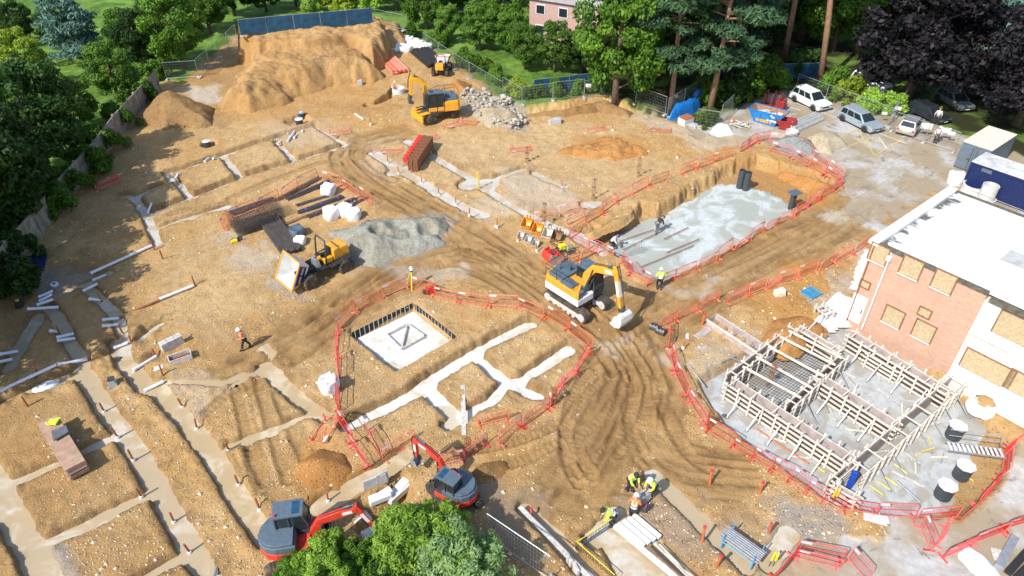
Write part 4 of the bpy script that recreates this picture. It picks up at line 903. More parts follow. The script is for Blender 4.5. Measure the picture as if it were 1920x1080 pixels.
barrier_run('orange_plastic', [(768, 538), (817, 556), (858, 569), (915, 575), (972, 577), (1022, 596), (1066, 619), (1108, 655)], 'orange upper right ring', 'the yellow tripod', G1)
barrier_run('red_plastic', [(1108, 658), (1078, 700), (1056, 725), (1030, 765), (980, 801), (935, 838)], 'red right side ring', 'the excavator end', G1)
barrier_run('red_plastic', [(915, 832), (872, 866), (822, 875)], 'red lower ring', 'the leaning pole end', G1)
barrier_run('red_plastic', [(632, 622), (633, 665), (640, 715), (636, 790)], 'red left side ring', 'the square pit corner', G1)
barrier_run('red_plastic', [(636, 790), (660, 835), (690, 880)], 'red lower left ring', 'the white strip end', G1)
barrier_run('red_plastic', [(692, 805), (715, 862)], 'red leaning ring', 'the ring gap', G1)
barrier_run('orange_plastic', [(717, 862), (782, 825)], 'orange lower left ring', 'the gap above the red digger', G1)
barrier_run('orange_plastic', [(895, 800), (953, 787)], 'orange inner ring', 'the wooden plank', G1)
q = ag(594, 805); put_barrier('orange_plastic', (q.x, q.y, q.z + .02), R(75), 'lone orange frame lying flat on the soil left of the ring', G1, rx=R(82), sx=.95)
G2 = 'barriers around the deep pit'
barrier_run('orange_plastic', [(1067, 447), (1100, 422), (1130, 402), (1155, 382), (1185, 366), (1217, 352), (1250, 339)], 'orange upper pit edge', 'the bucket row', G2)
barrier_run('orange_plastic', [(1275, 328), (1307, 316), (1337, 305), (1372, 295)], 'orange far pit edge', 'the gap by the post', G2)
barrier_run('red_plastic', [(1388, 287), (1420, 266), (1442, 262)], 'red pit top', 'the skip end', G2)
barrier_run('faded_plastic', [(1442, 264), (1485, 272), (1525, 295), (1580, 338)], 'pale red gravel side', 'the skip end', G2)
barrier_run('red_plastic', [(1440, 280), (1487, 297), (1517, 312), (1547, 327), (1578, 345)], 'red inner gravel side', 'the skip end', G2)
barrier_run('red_plastic', [(1580, 347), (1562, 357), (1537, 373), (1515, 388), (1490, 402)], 'red right pit corner', 'the yard corner', G2)
barrier_run('orange_plastic', [(1490, 404), (1457, 423), (1432, 433), (1402, 450), (1376, 467), (1345, 486), (1305, 508), (1265, 523), (1242, 532)], 'orange road side pit', 'the black lidded pipe', G2)
barrier_run('red_plastic', [(1217, 534), (1180, 511), (1165, 490)], 'red near pit corner', 'the standing worker', G2)
barrier_run('red_plastic', [(1150, 478), (1105, 460), (1067, 447)], 'red pit end', 'the crouching worker', G2)
barrier_run('orange_plastic', [(1042, 505), (1085, 487), (1120, 472)], 'orange short row behind excavator', 'the red bucket', G2)
barrier_run('faded_plastic', [(1000, 412), (1042, 407)], 'pale orange', 'the tall steel bars', G2)
barrier_run('faded_plastic', [(1050, 406), (1092, 396)], 'pale orange pad', 'the concrete pad', G2)
barrier_run('faded_plastic', [(1060, 421), (1097, 410)], 'pale orange doubled', 'the pit edge row', G2)
G3 = 'barriers lining the road past the brick building'
barrier_run('orange_plastic', [(1238, 612), (1266, 600), (1307, 582), (1349, 562)], 'orange left road side', 'the black buckets', G3)
barrier_run('orange_plastic', [(1360, 570), (1402, 552), (1437, 542), (1460, 535), (1495, 522), (1532, 510), (1567, 492), (1597, 477), (1624, 462)], 'orange road to building', 'the gap end', G3)
G4 = 'barriers around the timber formwork'
barrier_run('red_plastic', [(1250, 657), (1260, 612)], 'red tilted', 'the road mouth', G4)
barrier_run('red_plastic', [(1257, 668), (1262, 700), (1287, 747), (1325, 803)], 'red formwork left side', 'the road mouth', G4)
barrier_run('red_plastic', [(1325, 803), (1376, 838), (1412, 860), (1446, 883), (1480, 901), (1512, 921), (1545, 938), (1576, 956)], 'red formwork front', 'the rusty bars', G4)
barrier_run('red_plastic', [(1578, 957), (1640, 968), (1715, 973), (1797, 970)], 'red near formwork corner', 'the yellow poles', G4)
barrier_run('red_plastic', [(1800, 970), (1832, 945), (1856, 920), (1876, 897)], 'red chamber side', 'the near corner', G4)
barrier_run('red_plastic', [(1880, 890), (1884, 850), (1890, 836), (1925, 812)], 'red building side', 'the step ladder', G4)
barrier_run('red_plastic', [(1720, 985), (1745, 1036)], 'red crossed left', 'the near corner', G4)
barrier_run('red_plastic', [(1768, 985), (1756, 1028)], 'red crossed right', 'the near corner', G4)
G5 = 'barriers along the near right pavement'
barrier_run('red_plastic', [(1762, 1048), (1822, 1023), (1880, 996), (1935, 972)], 'red pavement row', 'the white sheet', G5)
barrier_run('red_plastic', [(1450, 1088), (1484, 1040)], 'red lower slanting', 'the blue trestle', G5)
barrier_run('red_plastic', [(1486, 1046), (1572, 1066)], 'red lower front', 'the blue trestle', G5)
barrier_run('red_plastic', [(1488, 1038), (1582, 1052)], 'red lower back', 'the pavement slab', G5)
barrier_run('red_plastic', [(1588, 1050), (1625, 1092)], 'red lower right', 'the pavement slab', G5)
G6 = 'barriers around the steel store'
barrier_run('orange_plastic', [(420, 432), (434, 412), (485, 392)], 'orange steel store corner', 'the yellow tool', G6)
barrier_run('orange_plastic', [(487, 391), (525, 374), (560, 352), (598, 333)], 'orange steel store back', 'the mesh cages', G6)
barrier_run('orange_plastic', [(600, 334), (645, 352), (672, 370), (700, 388)], 'orange steel store right', 'the back corner', G6)
G7 = 'barrier frames lying on the upper site'
for px, rz, lab in (((636, 246), 20, 'faded frame lying flat by the white pipe fan'), ((735, 277), 5, 'faded frame lying by the red panel stack'), ((850, 232), 30, 'faded frame lying under the yellow wheeled excavator'), ((880, 226), -20, 'faded frame lying below the rubble pile'), ((800, 255), 25, 'faded frame lying above the red panel stack'), ((975, 276), 8, 'faded frame lying behind the black bucket'), ((1240, 242), -15, 'red frame lying at the yard edge'), ((1115, 240), 20, 'faded frame lying near the orange clay mound')):
    q = ag(*px); put_barrier('faded_plastic', (q.x, q.y, q.z + .05), R(rz), lab, G7, rx=R(86))
q = ag(197, 345); put_barrier('red_plastic', (q.x, q.y, q.z + .1), R(60), 'red frame lying in the shade by the ivy wall', G7, rx=R(75))
q = ag(200, 340); put_barrier('red_plastic', (q.x, q.y, q.z + .25), R(50), 'second red frame heaped on another by the ivy wall', G7, rx=R(70))
# ---------------------------------------------------------------- pipes lying
def tube_thing(name, a, b, r_, mat, label, cat='pipe', group=None, socket=True, z=None, n=10):
    A_ = ag(*a) if z is None else at(*a, z); B_ = ag(*b) if z is None else at(*b, z)
    A_ = A_ + Vector((0, 0, r_ + .06)); B_ = B_ + Vector((0, 0, r_ + .06))
    A_.z = max(A_.z, -.12) if z is None else A_.z; B_.z = max(B_.z, -.12) if z is None else B_.z
    d = B_ - A_; t = thing(name, label, cat, tuple(A_), 0, group); m = MB(); m.tube([(0, 0, 0), d], r_, n); m.build('tube', mat, t, smooth=False)
    if socket:
        u = d.normalized(); m = MB(); m.tube([u * -.02, u * .16], r_ * 1.18, n); m.build('socket', mat, t)
    return t
GP = 'white pipes laid along the shaded left trenches'
for a, b, lab in (((172, 516), (288, 463), 'long white pipe ending at two brown stubs'), ((173, 523), (198, 513), 'short white pipe beside the long white pipe end'), ((156, 545), (184, 535), 'white pipe with brown ends next to the dark ground patch'), ((168, 563), (188, 560), 'short white pipe at the foot of a brown stub'), ((194, 603), (222, 594), 'white pipe joined to the long brown pipe'), ((193, 614), (221, 606), 'white pipe just below the brown jointed one'), ((75, 562), (101, 551), 'topmost pipe of the white fan'), ((76, 569), (101, 559), 'second pipe down in the white fan'), ((72, 576), (102, 566), 'third pipe down in the white fan'), ((55, 585), (110, 576), 'longest lowest pipe of the white fan'), ((96, 625), (109, 620), 'shortest white pipe beside a brown stub'), ((109, 637), (138, 625), 'upper of two short pipes on the trench'), ((110, 643), (140, 632), 'lower of two short pipes on the trench'), ((2, 670), (32, 656), 'white pipe at the picture edge, upper one'), ((-6, 686), (21, 671), 'white pipe at the picture edge, lower one'), ((-30, 754), (60, 712), 'white pipe run passing the white sack'), ((60, 712), (110, 693), 'middle length of the white pipe run'), ((113, 692), (162, 671), 'upper length of the white pipe run'), ((212, 650), (238, 640), 'short white pipe by the block stack'), ((249, 691), (292, 665), 'white pipe leading to the concrete blocks'), ((270, 730), (306, 715), 'white pipe below the little paper scrap'), ((300, 562), (364, 539), 'white pipe joining a lone stub in the sun')):
    tube_thing('drain_pipe', a, b, .10, M['pipe_white'], lab, 'pipe', GP)
for a, b, lab in (((222, 592), (300, 563), 'long brown pipe between two white ones'), ((162, 671), (212, 650), 'brown pipe length in the long white run'), ((318, 640 + 40), (354, 748 - 80), 'brown pipe lying between block stack and mortar tub')):
    tube_thing('drain_pipe', a, b, .07, M['pvc_brown'], lab, 'pipe', 'brown pipes on the left')
for a, b, lab in (((520, 268), (540, 248), 'leftmost white duct under the black chamber'), ((540, 268), (553, 250), 'second white duct under the black chamber'), ((552, 262), (564, 244), 'third white duct under the black chamber'), ((567, 250), (575, 240), 'short white duct under the black chamber'), ((384, 304), (391, 294), 'left stub of two across the upper strip'), ((400, 300), (403, 291), 'right stub of two across the upper strip'), ((325, 340), (335, 330), 'white stub across the narrow strip by the wall'), ((276, 396), (286, 386), 'white stub at the lower strip corner'), ((667, 218), (682, 228), 'broken white pipe below the small trench')):
    tube_thing('drain_pipe', a, b, .09, M['pipe_white'], lab, 'pipe', 'white ducts on the upper strips')
# ---------------------------------------------------------------- upright pipe stubs
def stub_proto(mat, h, r_=.055, collar=True, capm=None):
    t = thing('pipe_stub', 'x', 'pipe stub'); m = MB(); m.tube([(0, 0, -.15), (0, 0, h)], r_, 10); m.build('tube', mat, t)
    if collar: m = MB(); m.lathe([(.10, 0), (.11, .05), (.10, .22), (.06, .24)], (0, 0, -.02), 12); m.build('collar', M['pipe_white'], t)
    if capm: m = MB(); m.lathe([(r_ * 1.25, h - .06), (r_ * 1.25, h + .02), (r_ * .8, h + .04)], (0, 0, 0), 10); m.build('cap', capm, t)
    return t
SP = {'b': stub_proto(M['pvc_brown'], .95), 'o': stub_proto(M['pvc_orange'], .95, .065, False, M['red_tag']), 'n': stub_proto(M['pvc_brown'], .85, .055, False), 'w': stub_proto(M['pvc_orange'], .75, .05, True)}
SU = set()
def stubs(kind, pts, where, end, group):
    for i, p in enumerate(pts):
        o = SP[kind] if kind not in SU else copy_tree(SP[kind]); SU.add(kind)
        q = ag(*p); o.location = (q.x, q.y, max(q.z, -.38)); o.rotation_euler = (rnd(-.08, .08), rnd(-.14, .02), rnd(0, 6)); o.scale = (1, 1, rnd(.85, 1.1))
        tag(o, f'{ORD[i]} {where} from {end}' if len(pts) > 1 else f'{where} by {end}', 'pipe stub', group)
stubs('b', [(192, 765), (218, 814), (247, 857), (262, 925), (323, 972), (353, 1029)], 'brown stub down the wide left trench', 'the white sack', 'brown pipe stubs in the left trenches')
stubs('b', [(340, 756), (366, 797), (428, 839), (445, 902), (485, 950)], 'brown stub down the second left trench', 'the mortar tub', 'brown pipe stubs in the left trenches')
stubs('n', [(51, 761), (72, 702)], 'brown stub near the white sack', 'the picture edge', 'brown pipe stubs in the shade')
stubs('n', [(109, 621), (189, 560), (229, 620), (244, 638), (291, 664), (306, 706)], 'brown stub along the white pipe run', 'the white fan', 'brown pipe stubs in the shade')
stubs('n', [(290, 469), (306, 488), (366, 536)], 'brown stub above the shaded pipes', 'the long white pipe end', 'brown pipe stubs in the shade')
stubs('w', [(697, 285), (726, 302), (747, 322), (791, 340), (823, 362), (855, 380), (880, 406), (932, 427), (971, 450), (1007, 471)], 'white collared stub along the pale strip', 'the rutted bend', 'collared stubs along the pale strip')
stubs('w', [(614, 935)], 'collared stub between the red diggers', 'the brown heap', 'collared stubs along the pale strip')
stubs('o', [(1331, 906), (1424, 924), (1441, 1000), (1316, 1017), (1342, 1065), (996, 965)], 'orange red capped stub on the stony ground', 'the three workers', 'red capped stubs on the stony ground')
stubs('o', [(1316, 610)], 'orange stub beside the trough end', 'the road barriers', 'red capped stubs on the stony ground')
stubs('w', [(1149, 247), (1270, 295), (1280, 655), (1055, 348), (695, 235)], 'scattered orange collared stub', 'the clay mound', 'scattered orange stubs')
# tall bars
def bars(px, n, h, spread, mat, label, z=None, lean=0):
    q = ag(*px) if z is None else at(*px, z); t = thing('starter_bars', label, 'steel bars', (q.x, q.y, q.z - .05)); 
    for i in range(n):
        a = 2 * math.pi * i / n; m = MB(); m.tube([(spread * math.cos(a), spread * math.sin(a), 0), (spread * math.cos(a) + lean * h + rnd(-.04, .04), spread * math.sin(a) + rnd(-.04, .04), h * rnd(.92, 1))], .016, 6); m.build('bar', mat, t)
    for z_ in (.25, .6, .95): MB().lathe([(spread * 1.15, z_ * h - .008), (spread * 1.2, z_ * h), (spread * 1.15, z_ * h + .008)], (lean * z_ * h, 0, 0), 10).build('link', mat, t)
    return t
bars((1112, 374), 4, 2.1, .12, M['timber_dark'], 'tall brown bars rising from the small concrete pad'); bars((1196, 333), 4, 2.0, .12, M['timber_dark'], 'tall brown bars by the far pit edge barriers')
bars((897, 350), 4, 1.8, .1, M['yellow_paint'], 'yellow topped bars in the large pale cross pad'); bars((988, 304), 4, 1.6, .15, M['rust'], 'thin rusty bars beside the black bucket')
bars((1020, 424), 4, 2.2, .14, M['rust'], 'tall rusty bars behind the row of buckets'); bars((878, 852), 6, 1.4, .15, M['rust'], 'rusty bars among barriers above the red digger')
bars((1038, 758), 5, 1.3, .15, M['rust'], 'rusty bars at the right side of the ring'); bars((1329, 800), 6, 1.4, .14, M['rust'], 'rusty bars at the left formwork edge')
bars((1678, 655), 6, 1.8, .18, M['rust'], 'rusty column bars before the brick wall, left cage', z=-.5); bars((1782, 700), 6, 2.0, .18, M['rust'], 'rusty column bars before the brick wall, right cage', z=-.5)
bars((1440, 725), 6, 2.0, .14, M['rust'], 'rusty column bars inside the formwork room', z=-.5)
# ---------------------------------------------------------------- bulk bags, sheets
def sack(name, label, cat, px, w_, h, mat, group=None, flat=False, seed=0, z=None, fill=None):
    q = ag(*px) if z is None else at(*px, z); t = thing(name, label, cat, (q.x, q.y, q.z - .03), rnd(0, 3), group)
    n = 20; rs = np.random.RandomState(seed + 3); vs = []; fs = []; K = 9
    ph = rs.rand(8) * 6.28
    for i in range(K):
        u = i / (K - 1); rr = (1 + .12 * math.sin(u * 3.1)) if not flat else max(.02, (1 - u ** 2.2))
        zz = h * (u if not flat else math.sin(u * math.pi / 2))
        for k in range(n):
            a = 2 * math.pi * k / n; sq = 1 / max(abs(math.cos(a)), abs(math.sin(a))) ** .55
            wob = 1 + .06 * math.sin(3 * a + ph[0] + u * 3) + .05 * math.sin(5 * a + ph[1] - u * 5) + .04 * math.sin(9 * a + ph[2] + u * 4)
            vs.append((w_ / 2 * rr * sq * wob * math.cos(a), w_ / 2 * rr * sq * wob * math.sin(a) * (1 if not flat else .62), zz + .03 * h * math.sin(4 * a + ph[3])))
    for i in range(K - 1):
        for k in range(n): fs.append((i * n + k, i * n + (k + 1) % n, (i + 1) * n + (k + 1) % n, (i + 1) * n + k))
    b = len(vs); 
    if not flat:
        for k in range(n): x, y, z_ = vs[(K - 1) * n + k]; vs.append((x * .82, y * .82, z_ - .1 * h + .04 * math.sin(5 * k)))
        vs.append((0, 0, h * .93))
        for k in range(n): fs.append(((K - 1) * n + k, (K - 1) * n + (k + 1) % n, b + (k + 1) % n, b + k)); fs.append((b + k, b + (k + 1) % n, b + n))
    else: vs.append((0, 0, h)); [fs.append(((K - 1) * n + k, (K - 1) * n + (k + 1) % n, b)) for k in range(n)]
    m = MB(); m.add(vs, fs); m.build('fabric', mat, t, smooth=True)
    if not flat:
        for a in (.8, 2.4, 3.9, 5.5):
            m = MB(); x, y = w_ * .55 * math.cos(a), w_ * .55 * math.sin(a); m.tube([(x, y, h * .9), (x * .9, y * .9, h * 1.12), (x * .6, y * .6, h * 1.0)], .025, 5); m.build('lifting_loop', mat, t)
    if fill: m = MB(); m.lathe([(w_ * .42, h * .90), (w_ * .3, h * .98), (w_ * .1, h * 1.04)], (0, 0, 0), 14); m.build('fill', fill, t, smooth=True)
    return t
GB = 'white bulk bags'
sack('bulk_bag', 'white bulk bag standing against the left ring barriers', 'bulk bag', (620, 733), 1.0, .95, M['white_bag'], GB, seed=1)
sack('bulk_bag', 'white bulk bag alone at the back of the steel store', 'bulk bag', (616, 363), 1.05, .85, M['white_bag'], GB, seed=2)
sack('bulk_bag', 'leftmost white bulk bag of the three by the purple taped bars', 'bulk bag', (621, 408), 1.1, .9, M['white_bag'], GB, seed=3)
sack('bulk_bag', 'middle white bulk bag of the three by the purple taped bars', 'bulk bag', (647, 402), 1.1, .85, M['white_bag'], GB, seed=4)
sack('bulk_bag', 'rightmost white bulk bag of the three by the purple taped bars', 'bulk bag', (664, 410), 1.05, .8, M['white_bag'], GB, seed=5)
sack('bulk_bag', 'small white bag slumped below the dark netting', 'bulk bag', (563, 456), .8, .5, M['white_bag'], GB, seed=6)
sack('bulk_bag', 'white bulk bag full of stone beside the white building', 'bulk bag', (1837, 770), 1.3, .9, M['white_bag'], GB, seed=7, fill=M['soil'], z=-.2)
sack('bulk_bag', 'white bulk bag standing beyond the pale concrete rings', 'bulk bag', (1790, 343), 1.2, .95, M['white_bag'], GB, seed=8)
sack('sand_sack', 'flat white sack lying beside the long white pipe run', 'sack', (82, 722), 1.5, .4, M['white_bag'], seed=9, flat=True)
heap('tarpaulin', 'white tarpaulin mound beside the skip', 'tarpaulin', [(wp([(1326, 250), (1338, 238), (1372, 240), (1376, 252), (1345, 258)]), .6, .7)], M['sheet'], .2, 33, .1, rough=.3)
sack('plastic_sheet', 'crumpled white sheet lying at the lower right corner', 'sheet', (1836, 1060), 1.9, .22, M['sheet'], seed=11, flat=True)
sack('plastic_sheet', 'small white sheet lying by the formwork front', 'sheet', (1560, 870), .7, .1, M['sheet'], seed=12, flat=True, z=-.5)
sack('netting_bundle', 'dark blue netting bundle behind the small white bag', 'netting', (558, 442), 1.0, .8, M['slate'], seed=13)
for i, (px, w_) in enumerate((((740, 88), 1.6), ((752, 82), 1.7), ((764, 80), 1.5), ((776, 84), 1.6), ((735, 97), 1.5), ((748, 94), 1.5), ((724, 103), 1.3), ((760, 96), 1.5), ((788, 88), 1.6), ((800, 92), 1.4))):
    sack('waste_bag', f'{ORD[i]} pale waste bag from the front left of the pile above the pink pipes' if False else ['pale bag upper left in the waste pile', 'pale bag topmost in the waste pile', 'pale bag at the waste pile ridge', 'pale bag upper right in the waste pile', 'pale bag on the left flank of the waste pile', 'pale bag in the middle of the waste pile', 'pale bag lowest left by the pink pipes', 'pale bag above the timber hoop', 'pale bag at the right of the waste pile', 'pale bag nearest the black pipe stack'][i], 'waste bag', px, w_, .7, M['white_bag'], 'pale bags in the waste pile', seed=20 + i)
# ---------------------------------------------------------------- bundles of pipes and bars
def bundle(name, label, cat, a, b, nx, nz, r_, mat, part='tube', z=0, jitter=.02, ties=None, cap=100):
    A_ = ag(*a) if z is None else at(*a, z); B_ = ag(*b) if z is None else at(*b, z); c = (A_ + B_) / 2; d = B_ - A_; L = d.length
    t = thing(name, label, cat, (c.x, c.y, gz(c.x, c.y)), math.atan2(d.y, d.x)); k = 0
    for j in range(nz):
        for i in range(nx - (j % 2)):
            if k >= cap: break
            y = (i - (nx - 1 - (j % 2)) / 2) * r_ * 2.05; zz = r_ + j * r_ * 1.75 + .05; s_ = rnd(-jitter, jitter) * L
            m = MB(); m.tube([(-L / 2 + s_, y, zz), (L / 2 + s_, y + rnd(-jitter, jitter), zz)], r_, 8 if r_ > .04 else 5); m.build(part, mat, t); k += 1
    if ties:
        for u in (-.35, .0, .38):
            m = MB(); hh = nz * r_ * 1.75 + .06; w_ = nx * r_ * 1.05; m.tube([(u * L, -w_, .02), (u * L, -w_, hh), (u * L, w_, hh), (u * L, w_, .02)], .025, 5); m.build('tie', ties, t)
    return t
bundle('pipe_stack', 'stack of pinkish pipes below the pale waste bags', 'pipe stack', (718, 104), (752, 138), 9, 2, .12, M['pvc_orange' if 0 else 'faded_plastic'])
bundle('pipe_stack', 'stack of black pipes behind the small yellow dumper', 'pipe stack', (788, 98), (822, 126), 8, 2, .16, M['black_rubber'])
bundle('bar_bundle', 'dark bar bundle along the steel store back barriers', 'bar bundle', (432, 402), (512, 374), 3, 2, .08, M['steel'], 'bar')
bundle('bar_bundle', 'reddish bar bundle under the steel store back barriers', 'bar bundle', (520, 378), (598, 335), 3, 2, .07, M['timber_dark'], 'bar', ties=M['purple'])
bundle('bar_bundle', 'long dark bar bundle right of the reddish one', 'bar bundle', (540, 376), (618, 342), 3, 2, .07, M['steel'], 'bar')
bundle('bar_bundle', 'thin dark bars nearest the lone white bag', 'bar bundle', (556, 387), (618, 368), 3, 1, .05, M['rebar'], 'bar', ties=M['purple'])
bundle('bar_bundle', 'thick grey bar bundle with purple tape ties', 'bar bundle', (560, 400), (642, 370), 4, 2, .06, M['steel'], 'bar', ties=M['purple'])
bundle('bar_bundle', 'bar bundle passing behind the three white bags', 'bar bundle', (578, 408), (668, 374), 3, 2, .06, M['rebar'], 'bar', ties=M['purple'])
bundle('bar_bundle', 'long brown bars reaching towards the mesh cages', 'bar bundle', (535, 422), (612, 392), 3, 1, .05, M['timber_dark'], 'bar')
bundle('bar_bundle', 'small bar bundle at the right edge of the steel store', 'bar bundle', (655, 388), (690, 372), 3, 1, .05, M['rebar'], 'bar', ties=M['purple'])
bundle('bar_bundle', 'large stack of dark bars lying below the mesh cages', 'bar bundle', (502, 412), (548, 476), 14, 3, .055, M['rebar'], 'bar', jitter=.03)
# reinforcement cages: stacked grids
def mesh_cage(label, a, b, w_, h, n=14):
    A_ = ag(*a); B_ = ag(*b); c = (A_ + B_) / 2; d = B_ - A_; L = d.length; t = thing('mesh_cage', label, 'rebar cage', (c.x, c.y, c.z), math.atan2(d.y, d.x))
    for k in range(5):
        zz = .06 + h * k / 4; m = MB()
        for i in range(7): m.tube([(-L / 2, -w_ / 2 + w_ * i / 6, zz), (L / 2, -w_ / 2 + w_ * i / 6 + rnd(-.03, .03), zz)], .014, 4)
        for i in range(n): x = -L / 2 + L * i / (n - 1); m.tube([(x, -w_ / 2, zz), (x, w_ / 2, zz)], .012, 4)
        m.build('mesh_layer', M['rebar'], t)
    m = MB()
    for i in range(n):
        x = -L / 2 + L * i / (n - 1)
        m.tube([(x, -w_ / 2, 0), (x, -w_ / 2, h + .06), (x, w_ / 2, h + .06), (x, w_ / 2, 0)], .012, 4)
    m.build('stirrup', M['rebar'], t); return t
mesh_cage('long dark mesh cage stack at the steel store corner', (436, 428), (528, 400), 1.5, 1.1, 22); mesh_cage('dark mesh cage stack crossing over the bars', (445, 440), (512, 418), .9, .9, 16)
# red panel stack
a = at(773, 322); b = at(803, 275); c = (a + b) / 2; d = b - a; t = thing('panel_stack', 'stack of rust red formwork panels with red clamps on the pale strip', 'panel stack', (c.x, c.y, gz(c.x, c.y)), math.atan2(d.y, d.x)); L = d.length
for i in range(8): m = MB(); m.box((rnd(-.05, .05), -.5 + .12 * i, .65), (L, .08, 1.1)); [m.box((-L / 2 + L * (k + .5) / 8, -.5 + .12 * i, .65), (.06, .11, 1.2)) for k in range(8)]; m.build('panel', M['rust'], t)
for i in range(9): m = MB(); m.box((-L / 2 + L * (i + .5) / 9, .62, 1.05), (.22, .42, .5)); m.build('clamp', M['red_paint'], t)
for s_ in (-.3, .3): m = MB(); m.box((s_ * L, 0, .05), (.12, 1.3, .12)); m.build('bearer', M['timber'], t)
# plywood board stack in the lower left
a = at(100, 806); b = at(152, 893); c = (a + b) / 2; d = b - a; L = d.length
t = thing('board_stack', 'stack of pale brown plywood boards resting across the left trench', 'board stack', (c.x, c.y, .02), math.atan2(d.y, d.x))
for i in range(9): m = MB(); m.box((rnd(-.04, .04), rnd(-.03, .03), .12 + .085 * i), (L * 1.0, .98, .045)); m.build('board', M['ply'], t)
for i in range(10):
    m = MB()
    for y in (-.4, .4): m.box((L * .48 if i % 2 else -L * .48, y, .08 + .085 * (i // 1) * .9), (.1, .1, .04))
    m.build('bearer', M['timber'], t)
q = at(100, 792, .95)
m = MB(); m.box((0, 0, .06), (.5, .4, .1)); m.box((.15, .2, .09), (.3, .12, .08), .6); m.box((-.2, -.15, .07), (.3, .12, .08), -.5); o = m.build('safety_jacket', M['hivis'], None, bevel=.03); o.location = (q.x, q.y, .93); tag(o, 'yellow safety jacket dropped on the plywood boards', 'jacket')
q = at(112, 812, .95); m = MB(); m.slab([(-.5, -.3), (.3, -.4), (.5, .2), (-.2, .45)], 0, .12); o = m.build('folded_tarp', M['grey_cloth'], None, bevel=.04); o.location = (q.x, q.y, .93); o.rotation_euler[2] = 1; tag(o, 'folded grey cover lying on the plywood boards', 'cover')
# long plank across the white strips
a = at(868, 724); b = at(870, 817); c = (a + b) / 2; m = MB(); d = b - a; m.box((0, 0, 0), (d.length, .24, .05)); o = m.build('plank', M['timber_grey'], None); o.location = (c.x, c.y, .07); o.rotation_euler[2] = math.atan2(d.y, d.x); tag(o, 'long grey plank laid across the white strips', 'plank')
# timber frame on the white base
c = at(760, 632, -.5); e1 = at(725, 630, -.5); e2 = at(790, 633, -.5); t = thing('square_brace', 'grey timber square with one diagonal on the white base', 'frame', (c.x, c.y, -.50))
P4 = [at(725, 630, -.5) - c, at(764, 610, -.5) - c, at(797, 633, -.5) - c, at(753, 657, -.5) - c]
for i in range(4): m = MB(); u = P4[i].lerp(P4[(i + 1) % 4], .03); v_ = P4[i].lerp(P4[(i + 1) % 4], .95); m.beam(u + Vector((0, 0, .1 + .003 * i)), v_ + Vector((0, 0, .1 + .003 * i)), .11, .16); m.build('rail', M['timber_grey'], t)
m = MB(); m.beam(P4[1] + Vector((0, 0, .12)), P4[3] + Vector((0, 0, .12)), .1, .13); m.build('brace', M['timber_grey'], t)
# dark shuttering boards along the square pit edges
for a, b, lab in (((660, 626), (773, 571), 'dark shutter board with pale pegs along the upper left pit edge'), ((778, 573), (853, 632), 'dark shutter board along the upper right pit edge')):
    A_ = at(*a); B_ = at(*b); d = B_ - A_; t = thing('shutter_board', lab, 'shutter board', (A_.x, A_.y, 0)); L = d.length; u = d.normalized()
    m = MB(); m.beam(Vector((0, 0, -.2)), d + Vector((0, 0, -.2)), .04, .62); m.build('board', M['black_rubber'], t)
    nn = u.cross(Vector((0, 0, 1)))
    for k in range(int(L / .35)):
        m = MB(); p_ = u * (.2 + .35 * k) + nn * .04; m.beam(p_ + Vector((0, 0, -.5)), p_ + Vector((0, 0, .16)), .04, .03); m.build('peg', M['timber_grey'], t)
# chambers, black pipes
def chamber(label, px, r_, h, z=None, lid='white', group=None):
    q = ag(*px) if z is None else at(*px, z); t = thing('manhole_chamber', label, 'manhole chamber', (q.x, q.y, q.z)); m = MB()
    prof = []; 
    for k in range(9): zz = h * k / 8; prof += [(r_ * (1 if k % 2 else .96), zz)]
    m.lathe(prof, (0, 0, 0), 20); m.build('body', M['charcoal'], t)
    m = MB(); m.lathe([(r_ * 1.12, h), (r_ * 1.15, h + .05), (r_ * .7, h + .09), (r_ * .66, h + .03)], (0, 0, 0), 8); m.build('cover', M['white_strip'] if lid != 'grey' else M['galv'], t)
    m = MB(); m.lathe([(r_ * .5, h + .03), (r_ * .5, h + .1), (r_ * .1, h + .11)], (0, 0, 0), 14); m.build('cap', M['concrete_light'], t)
    return t
chamber('black manhole chamber with white lid nearest the white building', (1786, 818), .42, .85, -.3); chamber('black manhole chamber with white lid beside the step ladder', (1800, 893), .42, .85, -.4); chamber('black manhole chamber with white lid lowest beside the formwork', (1766, 930), .42, .85, -.45)
chamber('black manhole chamber in a small hole at upper left', (389, 274), .35, .5, -.4); chamber('black manhole chamber with white lid at the white duct fan', (562, 234), .38, .6, -.4); chamber('black manhole ring standing behind the white duct fan', (566, 220), .38, .5, -.2, 'grey')
for px, lab in (((1386, 352), 'left black corrugated pipe standing at the slab end'), ((1397, 356), 'right black corrugated pipe standing at the slab end')):
    q = at(*px, -1.0); t = thing('corrugated_pipe', lab, 'pipe', (q.x, q.y, -1.0)); m = MB(); m.lathe([(.30 * (1 if k % 2 else .93), 1.75 * k / 16) for k in range(17)] + [(.25, 1.75), (.25, .4)], (0, 0, 0), 18); m.build('tube', M['charcoal'], t)
q = at(1482, 392, -1.0); t = thing('lidded_pipe', 'black pipe with square board on top in the orange pit end', 'pipe', (q.x, q.y, -1.0)); m = MB(); m.lathe([(.26 * (1 if k % 2 else .94), 1.55 * k / 14) for k in range(15)], (0, 0, 0), 18); m.build('tube', M['charcoal'], t); m = MB(); m.box((0, 0, 1.6), (1.0, .8, .05), .5); m.build('board', M['slate'], t)
def ring(label, px, r_, h, z=0): 
    q = at(*px, z); t = thing('concrete_ring', label, 'concrete ring', (q.x, q.y, z)); m = MB(); m.lathe([(r_, 0), (r_, h), (r_ * .86, h), (r_ * .86, .05)], (0, 0, 0), 26); m.build('ring', M['concrete_light'], t, smooth=False); return t
